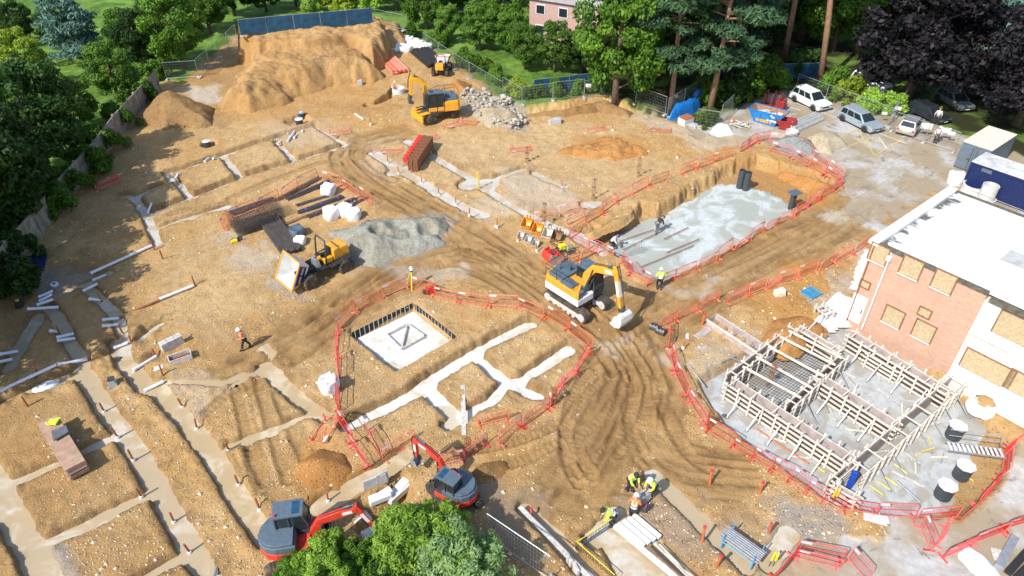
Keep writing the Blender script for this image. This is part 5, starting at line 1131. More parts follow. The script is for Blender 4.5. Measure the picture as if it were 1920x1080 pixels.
ring('wide pale concrete ring beside the blue cabin', (1822, 362), .95, .85); ring('tall pale concrete ring stacked on another by the blue cabin', (1848, 372), .62, 1.25, .3); ring('low pale concrete ring under the taller one', (1846, 376), .8, .3)
ring('pale chamber ring in the small upper trench', (748, 176), .7, .7, -.2); ring('grey concrete ring at the end of the beam stack', (1484, 252), .6, .4)
# excavator buckets in two rows
def bucket_thing(label, px, rz, sc, mat, inner, group, wy=1.0):
    q = ag(*px); t = thing('digger_bucket', label, 'bucket', (q.x, q.y, q.z - .02), rz, group); t.scale = (sc, sc * wy, sc); t.rotation_euler = (0, -.35, rz)
    outer = arc(0, .45, .5, -20, -250, 9); pi = [(x * .9, (z - .45) * .9 + .45) for x, z in outer[::-1]]; m = MB(); m.prism(outer + pi, -.42, .42); m.build('shell', mat, t)
    m = MB()
    for s_ in (-1, 1): m.prism(outer, s_ * .44 - .02, s_ * .44 + .02)
    m.build('side_plate', inner, t); m = MB(); [m.box((-.12, y, .97), (.3, .05, .25)) for y in (-.15, .15)]; m.build('ear', mat, t)
    m = MB(); [m.box((.52, -.33 + .22 * k, .3), (.18, .08, .05)) for k in range(4)]; m.build('tooth', M['steel'], t); return t
for i, (px, mt, lab) in enumerate((((987, 428), 'amber', 'leftmost orange bucket in the back row'), ((1007, 437), 'amber', 'middle orange bucket in the back row'), ((1026, 446), 'timber', 'worn tan bucket ending the back row'), ((1043, 452), 'timber_dark', 'narrow brown bucket right of the back row'), ((976, 446), 'concrete_light', 'leftmost pale bucket in the front row'), ((990, 454), 'concrete_light', 'middle pale bucket in the front row'), ((1004, 461), 'timber_grey', 'rightmost grey bucket in the front row'))):
    bucket_thing(lab, px, heading((1000, 435), (990, 450)), (.95 if i < 4 else .62), M[mt], M[mt], 'digger buckets set out in two rows', .9)
bucket_thing('red digger bucket behind the orange and white excavator', (1040, 487), heading((1030, 480), (1060, 470)), 1.25, M['red_paint'], M['galv'], 'digger buckets set out in two rows'); 
for px, lab in (((1240, 622), 'small black trenching bucket on the road edge'), ((1228, 615), 'black bucket lying at the road edge barrier')): bucket_thing(lab, px, 1.0, .6, M['steel'], M['steel'], 'black buckets at the road edge')
# small plant
def compactor(label, px, mat, rz):
    q = ag(*px); t = thing('plate_compactor', label, 'compactor', (q.x, q.y, q.z), rz); m = MB(); m.prism([(-.45, .12), (-.3, 0), (.3, 0), (.5, .15), (.45, .2), (-.4, .2)], -.3, .3); m.build('base_plate', M['steel'], t)
    m = MB(); m.box((.05, 0, .4), (.5, .42, .35), top=.85); m.build('engine', M[mat], t, bevel=.04); m = MB(); m.tube([(-.2, -.2, .4), (-.9, -.2, .95), (-.9, .2, .95), (-.2, .2, .4)], .025, 6); m.build('handle', M['black_rubber'], t); m = MB(); m.tube([(.35, -.28, .15), (.35, -.28, .65), (-.15, -.28, .65), (-.15, -.28, .15)], .02, 6); m.tube([(.35, .28, .15), (.35, .28, .65), (-.15, .28, .65), (-.15, .28, .15)], .02, 6); m.build('roll_frame', M['yellow_paint'], t)
compactor('yellow plate compactor beside the red bucket', (1052, 470), 'yellow_paint', .3); compactor('second pale compactor right of the yellow one', (1068, 472), 'galv', 2.0)
q = ag(808, 549); t = thing('generator', 'small red generator inside the ring near the tripod', 'generator', (q.x, q.y, q.z), .5); m = MB(); m.box((0, 0, .3), (.7, .45, .4)); m.build('body', M['red_paint'], t, bevel=.06); [MB().lathe([(.16, -.1), (.16, .1)], (x_, 0, .25), 12, 'y').build('wheel', M['steel'], t) for x_ in (-.45, .45)]; m = MB(); m.tube([(-.3, -.24, .1), (-.3, -.24, .6), (.3, -.24, .6), (.3, -.24, .1)], .02, 6); m.build('frame', M['black_rubber'], t)
q = ag(774, 536); t = thing('survey_tripod', 'yellow survey tripod with white instrument at the ring corner', 'tripod', (q.x, q.y, q.z))
for k in range(3): a = 2 * math.pi * k / 3 + .5; m = MB(); m.beam((.55 * math.cos(a), .55 * math.sin(a), 0), (.07 * math.cos(a), .07 * math.sin(a), 1.35), .06, .04); m.build('leg', M['yellow_paint'], t)
m = MB(); m.lathe([(.12, 1.33), (.12, 1.4), (.07, 1.42)], (0, 0, 0), 12); m.build('head', M['steel'], t); m = MB(); m.box((0, 0, 1.58), (.2, .16, .3), top=.8); m.lathe([(.05, -.15), (.05, .15)], (0, 0, 1.6), 10, 'x'); m.build('instrument', M['white_paint'], t, bevel=.03)
# block stack, mortar tub and bits in the left middle
c = ag(325, 652); t = thing('block_stack', 'small stack of grey concrete blocks beside the mortar tub', 'block stack', (c.x, c.y, c.z), heading((312, 660), (342, 645)))
for i in range(3):
    for j in range(2):
        for k in range(3): m = MB(); m.box((-.45 + .45 * i, -.12 + .23 * j, .11 + .225 * k), (.43, .21, .21)); m.build('block', M['timber_grey'], t)
c = ag(340, 676); t = thing('mortar_tub', 'open rectangular mortar tub on the tan soil', 'tub', (c.x, c.y, c.z), heading((318, 683), (362, 668)))
m = MB(); m.box((0, 0, .03), (1.25, .6, .05)); m.build('base', M['timber_dark'], t); m = MB(); m.box((0, .3, .2), (1.3, .05, .36)); m.box((0, -.3, .2), (1.3, .05, .36)); m.box((.64, 0, .2), (.05, .55, .36)); m.box((-.64, 0, .2), (.05, .55, .36)); m.build('wall', M['timber_grey'], t)
c = ag(213, 722); t = thing('water_trough', 'small grey hopper box standing beside the wide left trench', 'hopper', (c.x, c.y, c.z), .4); m = MB(); m.box((0, 0, .25), (.6, .6, .5), top=.5); m.build('body', M['galv'], t, bevel=.03); m = MB(); m.box((0, 0, .54), (.36, .36, .08)); m.build('lid', M['charcoal'], t)
c = ag(65, 497); t = thing('steel_plate', 'dark blue steel plate propped in the shade by the ivy wall', 'plate', (c.x, c.y, c.z + .15), .3); m = MB(); m.box((0, 0, 0), (1.5, 1.8, .05), rx=.25); m.build('plate', M['container_blue'], t); m = MB(); m.box((0, .75, -.1), (1.2, .2, .3)); m.build('prop', M['timber_dark'], t)
c = ag(38, 575); t = thing('pump', 'small red and black pump in the shade beside the white fan', 'pump', (c.x, c.y, c.z), .4); m = MB(); m.lathe([(.28, 0), (.3, .4), (.2, .5)], (0, 0, 0), 16); m.build('drum', M['black_rubber'], t); m = MB(); m.box((-.2, 0, .3), (.15, .4, .3)); m.build('motor', M['red_paint'], t, bevel=.03); m = MB(); m.lathe([(.12, .5), (.12, .54)], (0, 0, 0), 12); m.build('cap', M['hivis'], t)
c = ag(103, 535); t = thing('cable_reel', 'white cable reel lying on the dark ground patch', 'reel', (c.x, c.y, c.z), 0); m = MB(); m.lathe([(.12, .02), (.26, .02), (.26, .14), (.12, .14)], (0, 0, 0), 16); m.build('coil', M['pipe_white'], t); m = MB(); m.lathe([(.10, 0), (.10, .16)], (0, 0, 0), 10); m.build('hub', M['steel'], t)
for px, lab, mt in (((1520, 552), 'blue pallet on the orange earth by the road barriers', 'blue_steel'), ((1285, 234), 'pallet carrying the red bricks', 'timber')):
    c = ag(*px); t = thing('pallet', lab, 'pallet', (c.x, c.y, c.z), .6)
    for k in range(7): m = MB(); m.box((0, -.45 + .15 * k, .13), (1.15, .1, .025)); m.build('slat', M[mt], t)
    for x in (-.5, 0, .5): m = MB(); m.box((x, 0, .058), (.1, 1.0, .11)); m.build('bearer', M[mt], t)
c = ag(1285, 232); t = thing('brick_stack', 'stack of red bricks on a pale block base beside the blue tarpaulin', 'brick stack', (c.x, c.y, c.z + .15), .6)
m = MB(); m.box((0, 0, .25), (1.3, 1.0, .5)); m.build('base', M['concrete_light'], t)
bkm = mk('loose_brick', (.42, .15, .08), .85, var=.3, scale=9)
for i in range(5):
    for j in range(4): m = MB(); m.box((-.5 + .25 * i, -.38 + .25 * j, .56), (.22, .2, .11)); m.build('brick', bkm, t)
t = thing('hand_tool', 'yellow disc cutter left on the dusty ground by the steel store', 'tool', tuple(ag(440, 455)), .5); m = MB(); m.box((0, 0, .15), (.5, .25, .22)); m.build('body', M['yellow_paint'], t, bevel=.04); m = MB(); m.lathe([(.22, -.015), (.22, .015)], (.45, .1, .2), 16, 'y'); m.build('disc', M['steel'], t); m = MB(); m.tube([(-.3, 0, .25), (0, .1, .4), (.2, 0, .28)], .02, 6); m.build('handle', M['black_rubber'], t)
# yard: skip, tarps, beams
c = ag(1437, 228); hd = heading((1395, 218), (1478, 240))
def skip(label, c, rz, mat, inner, L=3.6, W=1.75, H=1.25, fill=True, sc=1):
    t = thing('skip', label, 'skip', (c.x, c.y, c.z), rz); t.scale = (sc,) * 3
    o_ = [(-L / 2, H), (-L / 2 + .75, 0), (L / 2 - .75, 0), (L / 2, H)]; m = MB()
    b = [(-L / 2 + .75, -W / 2 + .1, 0), (L / 2 - .75, -W / 2 + .1, 0), (L / 2 - .75, W / 2 - .1, 0), (-L / 2 + .75, W / 2 - .1, 0)]; tp = [(-L / 2, -W / 2, H), (L / 2, -W / 2, H), (L / 2, W / 2, H), (-L / 2, W / 2, H)]
    F4 = [(k, (k + 1) % 4, 4 + (k + 1) % 4, 4 + k) for k in range(4)]
    m.add(b + tp, [(0, 1, 2, 3)] + F4); m.build('body', mat, t); m = MB(); k_ = .95; m.add([(x * k_, y * k_, z + .06) for x, y, z in b] + [(x * .97, y * .95, H - .01) for x, y, z in tp], [(0, 1, 2, 3)] + F4); m.build('lining', inner, t)
    m = MB(); [m.beam(tp[i], tp[(i + 1) % 4], .09, .09) for i in range(4)]; m.build('rim', mat, t)
    for s_ in (-1, 1):
        [MB().box((x, s_ * (W / 2 - .02), .62), (.1, .1, .9), rx=-s_ * .08).build('rib', mat, t) for x in (-.5, .5)]
    if fill: 
        m = MB(); [m.box((rnd(-1.2, 1.3), rnd(-.5, .5), rnd(.75, 1.1)), (rnd(.3, .9), rnd(.2, .6), rnd(.1, .3)), rnd(0, 3), rnd(-.4, .4)) for _ in range(14)]; m.build('rubbish', M['concrete_light'], t)
    return t
bsk = mk('skip_blue', (.015, .20, .52), .5, var=.15, dirt=.15); rsk = mk('skip_red', (.32, .03, .03), .55, var=.25, dirt=.15); rin = mk('skip_inside', (.36, .19, .10), .85, var=.3)
t = skip('bright blue open skip half full of rubbish in the yard', c, hd, bsk, rin)
m = MB(); m.box((-.05, -.86, .35), (1.6, .012, .3), rx=.08); m.build('sign', M['amber'], t); m = MB(); m.box((.75, -.87, .55), (1.0, .012, .18), rx=.08); m.build('sign_panel', M['white_paint'], t)
skip('small dark red tipping skip beside the blue one', ag(1470, 240), hd + .3, rsk, rsk, 1.9, 1.2, .9, False)
c = ag(1446, 203); t = thing('stillage', 'red steel stillage frame behind the blue skip', 'stillage', (c.x, c.y, c.z), hd); 
for x in (-.8, 0, .8):
    m = MB(); m.tube([(x, -.5, 0), (x, -.5, 1.7), (x, .5, 1.7), (x, .5, 0)], .06, 6); m.build('hoop', rsk, t)
m = MB(); m.box((.9, 0, .6), (.9, .9, 1.1)); m.build('box', rsk, t, bevel=.05); m = MB(); m.box((-.3, 0, .25), (1.8, 1.2, .12)); m.build('deck', rsk, t)
a = at(1480, 246); b = at(1533, 222); c = (a + b) / 2; d = b - a; t = thing('beam_stack', 'stack of long grey concrete beams between skip and cars', 'beam stack', (c.x, c.y, .0), math.atan2(d.y, d.x))
for j in range(2):
    for i in range(4 - j): m = MB(); y = -.55 + .36 * i + .18 * j; z_ = .06 + .3 * j; L = d.length; m.add([(s_ * L / 2, y + a_, z_ + b_) for s_ in (-1, 1) for a_, b_ in ((-.16, 0), (.16, 0), (.13, .12), (.05, .28), (-.05, .28), (-.13, .12))], [(0, 1, 2, 3, 4, 5), (11, 10, 9, 8, 7, 6)] + [(k, 6 + k, 6 + (k + 1) % 6, (k + 1) % 6) for k in range(6)]); m.build('beam', M['concrete'], t)
c = ag(1282, 212); heap('tarpaulin', 'bright blue tarpaulin draped over materials beside the mesh fence', 'tarpaulin', [(wp([(1252, 228), (1258, 212), (1300, 196), (1316, 204), (1300, 214), (1275, 222)]), 1.15, .45)], M['tarp'], .22, 31, .1, rough=.25)
sack('tarpaulin', 'small blue tarpaulin heap against the dark shrubs', 'tarpaulin', (1307, 192), 1.4, 1.5, M['tarp'], seed=32, flat=True)
c = ag(1302, 236); t = thing('kerb_stack', 'pale grey kerb lengths lying beside the white tarpaulin', 'kerb stack', (c.x, c.y, c.z), -.45)
for i in range(4): m = MB(); m.box((0, -.3 + .17 * i, .1), (2.0, .14, .2)); m.build('kerb', M['concrete'], t, bevel=.01)
c = ag(1270, 226); m = MB(); m.slab([(-1.0, -.4), (1.0, -.5), (1.1, .4), (-.9, .5)], 0, .06); m.slab([(-.9, -.35), (.95, -.4), (1.0, .3), (-.8, .45)], .06, .1); o = m.build('board_pile', M['slate'], None); o.location = c; o.rotation_euler[2] = -.4; tag(o, 'dark slate sheets lying in front of the blue tarpaulin', 'sheets')
c = ag(1388, 236); t = thing('debris_pile', 'small pile of grey broken timber between tarpaulin and skip', 'debris pile', (c.x, c.y, c.z)); m = MB(); [m.box((rnd(-.7, .7), rnd(-.5, .5), rnd(.05, .35)), (rnd(.4, 1.1), rnd(.08, .2), .06), rnd(0, 3), rnd(-.3, .3), rnd(-.3, .3)) for _ in range(18)]; m.build('timber', M['timber_grey'], t)
c = ag(1371, 232); t = thing('traffic_cone', 'small orange cone beside the white tarpaulin', 'cone', (c.x, c.y, c.z)); m = MB(); m.box((0, 0, .02), (.4, .4, .04)); m.build('base', M['black_rubber'], t); m = MB(); m.lathe([(.16, .04), (.03, .7)], (0, 0, 0), 14); m.build('body', M['hivis_orange'], t); m = MB(); m.lathe([(.117, .28), (.085, .45)], (0, 0, 0), 14); m.build('band', M['white_strip'], t)
# rubble pile by the fence
def rock(r_, rs):
    bm = bmesh.new(); bmesh.ops.create_icosphere(bm, subdivisions=1, radius=r_)
    for v in bm.verts: v.co *= 1 + rs.uniform(-.3, .25); v.co.x *= 1.2; v.co.z *= .75
    vs = [tuple(v.co) for v in bm.verts]; fs = [tuple(v.index for v in f.verts) for f in bm.faces]; bm.free(); return vs, fs
heap('rubble_heap', 'grey rubble heap of broken concrete under the mesh fence', 'rubble heap', [(wp([(865, 185), (880, 172), (910, 180), (960, 208), (985, 232), (960, 240), (920, 235), (880, 210)]), .7, 1.6)], M['rubble_soil'], .25, 22, .12)
rs = random.Random(5); tri = [(870, 180), (905, 180), (950, 205), (980, 230), (965, 240), (930, 236), (890, 212)]
m = MB()
for k in range(650):
    a, b = rs.choice(tri), rs.choice(tri); u = rs.random(); px = (a[0] + (b[0] - a[0]) * u + rs.uniform(-8, 8), a[1] + (b[1] - a[1]) * u + rs.uniform(-4, 4)); q = ag(*px); v, f = rock(rs.uniform(.05, .2) * (1 if rs.random() < .9 else 1.8), rs); z_ = rs.uniform(.0, .75); m.M = Matrix.Translation((q.x, q.y, q.z + z_)) @ Matrix.Rotation(rs.uniform(0, 6), 4, 'Z'); m.add(v, f)
tag(m.build('broken_concrete', M['rubble'], None), 'loose broken concrete lumps strewn over the rubble heap', 'rubble', kind='stuff')
m = MB(); rs = random.Random(9)
for k in range(15000):
    y = 17 + (rs.random() ** 1.5) * 60; x = rs.uniform(-.9, .75) * (y * .80 + 8)
    i = min(max(int(np.searchsorted(GX, x)), 1), NX - 1); j = min(max(int(np.searchsorted(GY, y)), 1), NY - 1)
    if att['grass'][j, i] > .3 or att['yard'][j, i] > .4 or att['track'][j, i] > .5 or att['floor'][j, i] > .7: continue
    s_ = rs.uniform(.02, .06) * (1 + (rs.random() < .06) * 1.3); m.M = Matrix.Translation((x, y, float(Z[j, i]) + .01)) @ Matrix.Rotation(rs.uniform(0, 6), 4, 'Z'); m.add([(-s_, -s_ * .7, 0), (s_ * .9, -s_ * .6, 0), (s_ * .7, s_ * .8, 0), (-s_ * .8, s_ * .6, 0), (rs.uniform(-.2, .2) * s_, 0, s_)], [(0, 1, 4), (1, 2, 4), (2, 3, 4), (3, 0, 4)])
tag(m.build('stones', mk('flint_stone', (.58, .48, .34), .9, var=.45, scale=2), None), 'pale flints and stones scattered over the bare soil', 'stones', kind='stuff')
# concrete lumps and white boards in the dug hole between the diggers
for px, s_, rz, lab, mt in (((712, 930), (1.2, .5, .3), .5, 'white block lying in the dug hole', 'white_paint'), ((745, 912), (1.5, .6, .35), .9, 'larger white block above the dug hole', 'white_paint'), ((705, 912), (1.3, .15, .7), .45, 'grey concrete slab on edge in the dug hole', 'concrete'), ((672, 975), (.5, .12, .08), .9, 'small white offcut near the digger bucket', 'white_paint'), ((718, 985), (1.8, .35, .3), .55, 'long white rubble beam beside the round pipe', 'white_paint'), ((1640, 975), (1.1, .5, .1), -.35, 'pale slab leaning at the foot of the near barriers', 'concrete_light'), ((352, 978), (.35, .8, .04), .1, 'white offcut board beside the wide trench', 'white_paint'), ((1318, 625), (1.4, .5, .03), .7, 'grey board lying on the pale ground by the trough', 'ply_grey'), ((1288, 632), (.2, .75, .04), -.3, 'short grey timber lying by the road barriers', 'timber_grey'), ((1310, 655), (1.1, .3, .03), .3, 'grey plywood offcut on the pale soil', 'ply_grey'), ((297, 692), (.5, .4, .03), .3, 'white paper scrap on the tan soil', 'white_paint'), ((1040, 232), (1.2, .6, .5), .3, 'broken masonry lump below the verge bank', 'concrete'), ((1460, 555), (.7, .5, .4), .2, 'buff stone lump by the road barriers', 'timber'), ((675, 158), (.5, .4, .5), .3, 'pale stones at the stockpile foot', 'concrete')):
    c = ag(*px); b = MB(); b.box((0, 0, 0), s_, top=.92); b.box((s_[0] * .3, s_[1] * .15, s_[2] * .1), (s_[0] * .5, s_[1] * .8, s_[2] * 1.05), .15); o = b.build('loose_block' if s_[2] > .05 else 'loose_board', M[mt], None, bevel=.02); o.location = (c.x, c.y, max(c.z, -.6) + s_[2] / 2); o.rotation_euler = (rnd(-.05, .05), rnd(-.05, .05), rz); tag(o, lab, 'block' if s_[2] > .05 else 'board')
c = ag(700, 1002); t = thing('concrete_drum', 'grey concrete gully pot lying by the digger bucket', 'gully pot', (c.x, c.y, c.z + .35), .6); m = MB(); m.lathe([(.38, -.5), (.4, .45), (.32, .45), (.3, -.3)], (0, 0, 0), 18, 'x'); m.build('pot', M['concrete_light'], t); m = MB(); m.lathe([(.1, .45), (.1, .52)], (0, 0, .05), 10, 'x'); m.build('spigot', M['steel'], t)
c = ag(745, 168); 
# galvanised standpipe
c = ag(405, 1070); t = thing('steel_stand', 'galvanised prop with cross handle at the bottom left', 'prop', (c.x, c.y, c.z), 0); a_ = at(400, 1050) - at(405, 1095); m = MB(); m.tube([(0, -.7, .25), (-.15, .8, .25)], .07, 8); m.build('tube', M['galv'], t); m = MB(); m.tube([(-.4, .65, .25), (.3, .75, .25)], .03, 6); m.tube([(-.2, -.2, .25), (.3, -.1, .25)], .03, 6); m.build('handle', M['galv'], t)
# ---------------------------------------------------------------- the building on the right
P0 = at(1585, 600); P1 = at(1775, 702); E1 = (P1 - P0).normalized(); E2 = Vector((-E1.y, E1.x, 0)); BL = (P1 - P0).length
HR = min((abs((at(1635, 458, z_ * .02) - P0).length - z_ * .02), z_ * .02) for z_ in range(200, 400))[1]
BR = math.atan2(E1.y, E1.x)
def fac(px, py):
    C0 = Vector((0, 0, CH)); g = at(px, py); d = g - C0; t_ = (P0 - C0).dot(E2) / d.dot(E2); p_ = C0 + d * t_; return (p_ - P0).dot(E1), p_.z
def brickmat():
    m, nt, p = newmat('brick'); tc = nd(nt, 'ShaderNodeTexCoord').outputs['Object']; s_ = nd(nt, 'ShaderNodeSeparateXYZ'); nt.links.new(tc, s_.inputs[0]); c_ = nd(nt, 'ShaderNodeCombineXYZ')
    nt.links.new(mul(nt, s_.outputs[0], s_.outputs[1], 'ADD'), c_.inputs[0]); nt.links.new(s_.outputs[2], c_.inputs[1])
    b = nd(nt, 'ShaderNodeTexBrick'); nt.links.new(c_.outputs[0], b.inputs['Vector']); b.inputs['Color1'].default_value = (.47, .235, .145, 1); b.inputs['Color2'].default_value = (.56, .31, .205, 1); b.inputs['Mortar'].default_value = (.55, .47, .40, 1); b.inputs['Scale'].default_value = 1
    b.inputs['Brick Width'].default_value = .225; b.inputs['Row Height'].default_value = .085; b.inputs['Mortar Size'].default_value = .009
    n1 = noise(nt, .7, 5, .65, tc); c = mixc(nt, ramp(nt, n1, .45, .75, 0, .45), b.outputs[0], (.62, .40, .28)); nt.links.new(c, p.inputs['Base Color']); p.inputs['Roughness'].default_value = .9; return m
def roofmat():
    m, nt, p = newmat('white_roof'); tc = nd(nt, 'ShaderNodeTexCoord').outputs['Object']; sx = nd(nt, 'ShaderNodeSeparateXYZ'); nt.links.new(tc, sx.inputs[0])
    n1 = noise(nt, .55, 6, .7, tc, .6); edge = ramp(nt, sx.outputs[0], 1.8, .2, 0, .24)
    f = ramp(nt, mul(nt, n1, edge, 'ADD'), .67, .76); c = mixc(nt, ramp(nt, noise(nt, 2, 5, .6, tc), .3, .7), (.74, .77, .78), (.80, .82, .82)); c = mixc(nt, ramp(nt, noise(nt, .9, 4, .6, tc), .62, .75, 0, .5), c, (.55, .62, .66)); c = mixc(nt, f, c, (.13, .12, .10))
    nt.links.new(c, p.inputs['Base Color']); p.inputs['Roughness'].default_value = .8; return m
M['brick'] = brickmat(); M['roof_white'] = roofmat(); M['render'] = mk('cream_render', (.72, .70, .62), .85, var=.07, scale=1.2, dirt=.05, dirtcol=(.45, .42, .36)); M['moss'] = mk('mossy_coping', (.13, .115, .085), .95, var=.4, scale=4, bump=.4)
DEP = (at(1768, 352, HR) - at(1635, 458, HR)).length
t = thing('brick_building', 'two storey brick and cream rendered building with white flat roof and boarded windows', 'building', (P0.x, P0.y, 0), BR)
m = MB(); m.box((BL / 2, DEP / 2, HR / 2 - .5), (BL, DEP, HR + 1)); bw = m.build('brick_wall', M['brick'], t)
RL = 15.0
m = MB(); m.box((BL + RL / 2 + .002, DEP / 2 + .08, HR / 2 - .65), (RL, DEP, HR + .7)); rw = m.build('rendered_wall', M['render'], t)
m = MB(); m.slab([(.32, .30), (BL + RL, .30), (BL + RL, DEP - .3), (.32, DEP - .3)], HR + .001, HR + .03); m.build('roof', M['roof_white'], t)
m = MB(); m.box((BL / 2, .15, HR + .11), (BL, .30, .22)); m.box((BL / 2 + RL / 2, DEP - .15, HR + .1), (BL + RL, .3, .2)); m.build('coping', M['moss'], t, bevel=.02)
m = MB(); m.box((BL + RL / 2 + .2, .17, HR - .15), (RL, .5, .18)); m.build('gutter', M['moss'], t)
m = MB(); m.box((.0, DEP / 2, HR + .14), (.62, DEP + .1, .28)); m.box((BL / 2 + RL / 2, DEP - .55, HR + .12), (BL + RL - 1, .35, .16)); m.build('parapet', M['roof_white'] if 0 else M['white_paint'], t, bevel=.02)
for i, (px, w_, h_, mt) in enumerate((((1648, 476), 1.05, 1.15, 'osb'), ((1709, 502), 1.1, 1.2, 'osb'), ((1770, 528), 1.1, 1.2, 'osb'), ((1622, 533), .55, .42, 'osb'), ((1675, 594), 1.1, 1.2, 'osb'), ((1734, 586), .62, .5, 'osb'), ((1732, 621), 1.1, 1.2, 'osb'), ((1900, 617), 1.7, 1.5, 'osb'), ((1850, 692), 2.6, 1.35, 'osb'), ((1925, 728), 2.0, 1.35, 'osb'))):
    s_, z_ = fac(*px); yo = .04 if s_ < BL else .0; fr = MB(); fr.box((s_, yo - .05 if s_ < BL else .06, z_), (w_, .05, h_)); wn = fr.build('window_board', M['osb'], t); shadow_line = MB(); yy = -.012 if s_ < BL else .07; [shadow_line.box((s_ + dx * (w_ / 2 + .04), yy - .02, z_ + dz * (h_ / 2 + .04)), (.08 if dx else w_ + .16, .05, .08 if dz else h_), 0) for dx, dz in ((-1, 0), (1, 0), (0, 1), (0, -1))]; shadow_line.build('frame', M['timber_dark'], wn)  # dark surround stands in for the shadow line of a recessed window
    if h_ > .8: m = MB(); m.box((s_, -.05 if s_ < BL else .04, z_ - h_ / 2 - .06), (w_ * 1.08, .14, .07)); m.build('sill', M['white_paint'], wn)
s_, z_ = fac(1607, 578); m = MB(); m.box((s_, -.03, z_), (.95, .07, 2.05)); dr = m.build('door', M['white_paint'], t); m = MB(); m.box((s_ + .35, -.09, z_ - .05), (.05, .05, .25)); m.build('handle', M['black_rubber'], dr)
sa, za = fac(1673, 473); sb, zb_ = fac(1617, 620); m = MB(); m.tube([(sa, -.10, HR - .35), (sa, -.10, za), (sa, -.10, .0)], .055, 8); m.box((sa, -.12, HR - .35), (.26, .2, .3)); m.build('downpipe', M['pipe_white'], t, smooth=False)
m = MB(); m.tube([(.12, -.06, HR), (.12, -.06, .0)], .04, 8); m.build('corner_pipe', M['rust'], t)
sb, zb_ = fac(1860, 645); m = MB(); m.box((BL + RL / 2, .05, zb_), (RL, .14, .12)); m.build('band_course', M['timber_grey'], t)
m = MB(); m.box((BL + RL / 2, -.35, -.1), (RL, 1.0, .5)); m.build('plinth', M['render'], t)
q = (at(1868, 512, HR) - P0); s_, d_ = q.dot(E1), q.dot(E2)
m = MB(); m.box((s_ + .8, d_ + .5, HR + .5), (2.3, 2.0, .95)); hv = m.build('roof_housing', M['white_paint'], t, bevel=.03); m = MB(); m.box((s_ + .75, d_ + .5, HR + 1.0), (1.7, 1.5, .06)); m.build('housing_lid', M['concrete'], hv)
for k in range(7):
    m = MB(); m.beam((.4, 1.2 + k * 1.3, HR + .036), (BL + 3, 1.2 + k * 1.3, HR + .036), .05, .012); m.build('roof_seam', M['concrete_light'], t)
# cabins
def corrugated(m, L, D, H, z0=0, step=.22, amp=.03):
    def side(a, b, n):
        a = Vector(a); b = Vector(b); d = b - a; u = d.normalized(); nn = Vector((u.y, -u.x, 0)); pts = []
        k = int(d.length / step)
        for i in range(k):
            for f_, o_ in ((0, 0), (.35, 0), (.5, -amp), (.85, -amp)): pts.append(a + d * ((i + f_) / k) + nn * o_)
        pts.append(b); vs = [(p.x, p.y, z0) for p in pts] + [(p.x, p.y, z0 + H) for p in pts]; c_ = len(pts); m.add(vs, [(i, i + 1, c_ + i + 1, c_ + i) for i in range(c_ - 1)])
    side((0, 0, 0), (L, 0, 0), 0); side((L, 0, 0), (L, D, 0), 0); side((L, D, 0), (0, D, 0), 0); side((0, D, 0), (0, 0, 0), 0)
c = at(1824, 302, 2.6); hb = heading((1824, 340), (1920, 377)); t = thing('site_cabin', 'dark blue corrugated site cabin with streaked pale roof', 'cabin', (c.x, c.y, 0), BR)
m = MB(); corrugated(m, 7.2, 2.6, 2.4, .1); m.build('wall', M['container_blue'], t); rfm = mk('streaked_roof', (.60, .60, .60), .7, var=.25, scale=1.2, dirt=.25, dirtcol=(.17, .08, .05))
m = MB(); m.slab([(-.05, -.05), (7.25, -.05), (7.25, 2.65), (-.05, 2.65)], 2.52, 2.6); m.build('roof', rfm, t); m = MB()
for k in range(24): m.box((.2 + .3 * k, 1.3, 2.615), (.08, 2.5, .03))
m.build('roof_ridge', rfm, t); m = MB(); [m.box((x, y, 1.3), (.14, .14, 2.5)) for x in (0, 7.2) for y in (0, 2.6)]; m.box((3.6, -.01, .12), (7.2, .1, .16)); m.box((3.6, -.01, 2.46), (7.2, .1, .16)); m.build('frame', M['container_blue'], t)
m = MB(); m.box((1.3, -.03, 2.2), (.8, .05, .3)); m.build('vent', M['slate'], t)
c = at(1786, 312); t = thing('steel_container', 'grey steel container with closed double doors beside the blue cabin', 'container', (c.x, c.y, 0), BR - .0)
m = MB(); m.box((1.25, 2.6, 1.25), (2.44, 5.2, 2.4)); m.build('body', M['container_grey'], t, bevel=.02); m = MB(); m.slab([(0, 0), (2.5, 0), (2.5, 5.2), (0, 5.2)], 2.455, 2.5); m.build('roof', M['timber'], t)
for x in (.64, 1.86): m = MB(); m.box((x, -.03, 1.25), (1.14, .05, 2.25)); d_ = m.build('door', M['container_grey'], t); m = MB(); m.tube([(x + (.42 if x < 1 else -.42), -.08, .2), (x + (.42 if x < 1 else -.42), -.08, 2.3)], .025, 6); m.box((x + (.35 if x < 1 else -.35), -.09, 1.1), (.25, .05, .08)); m.build('locking_bar', M['steel'], d_)
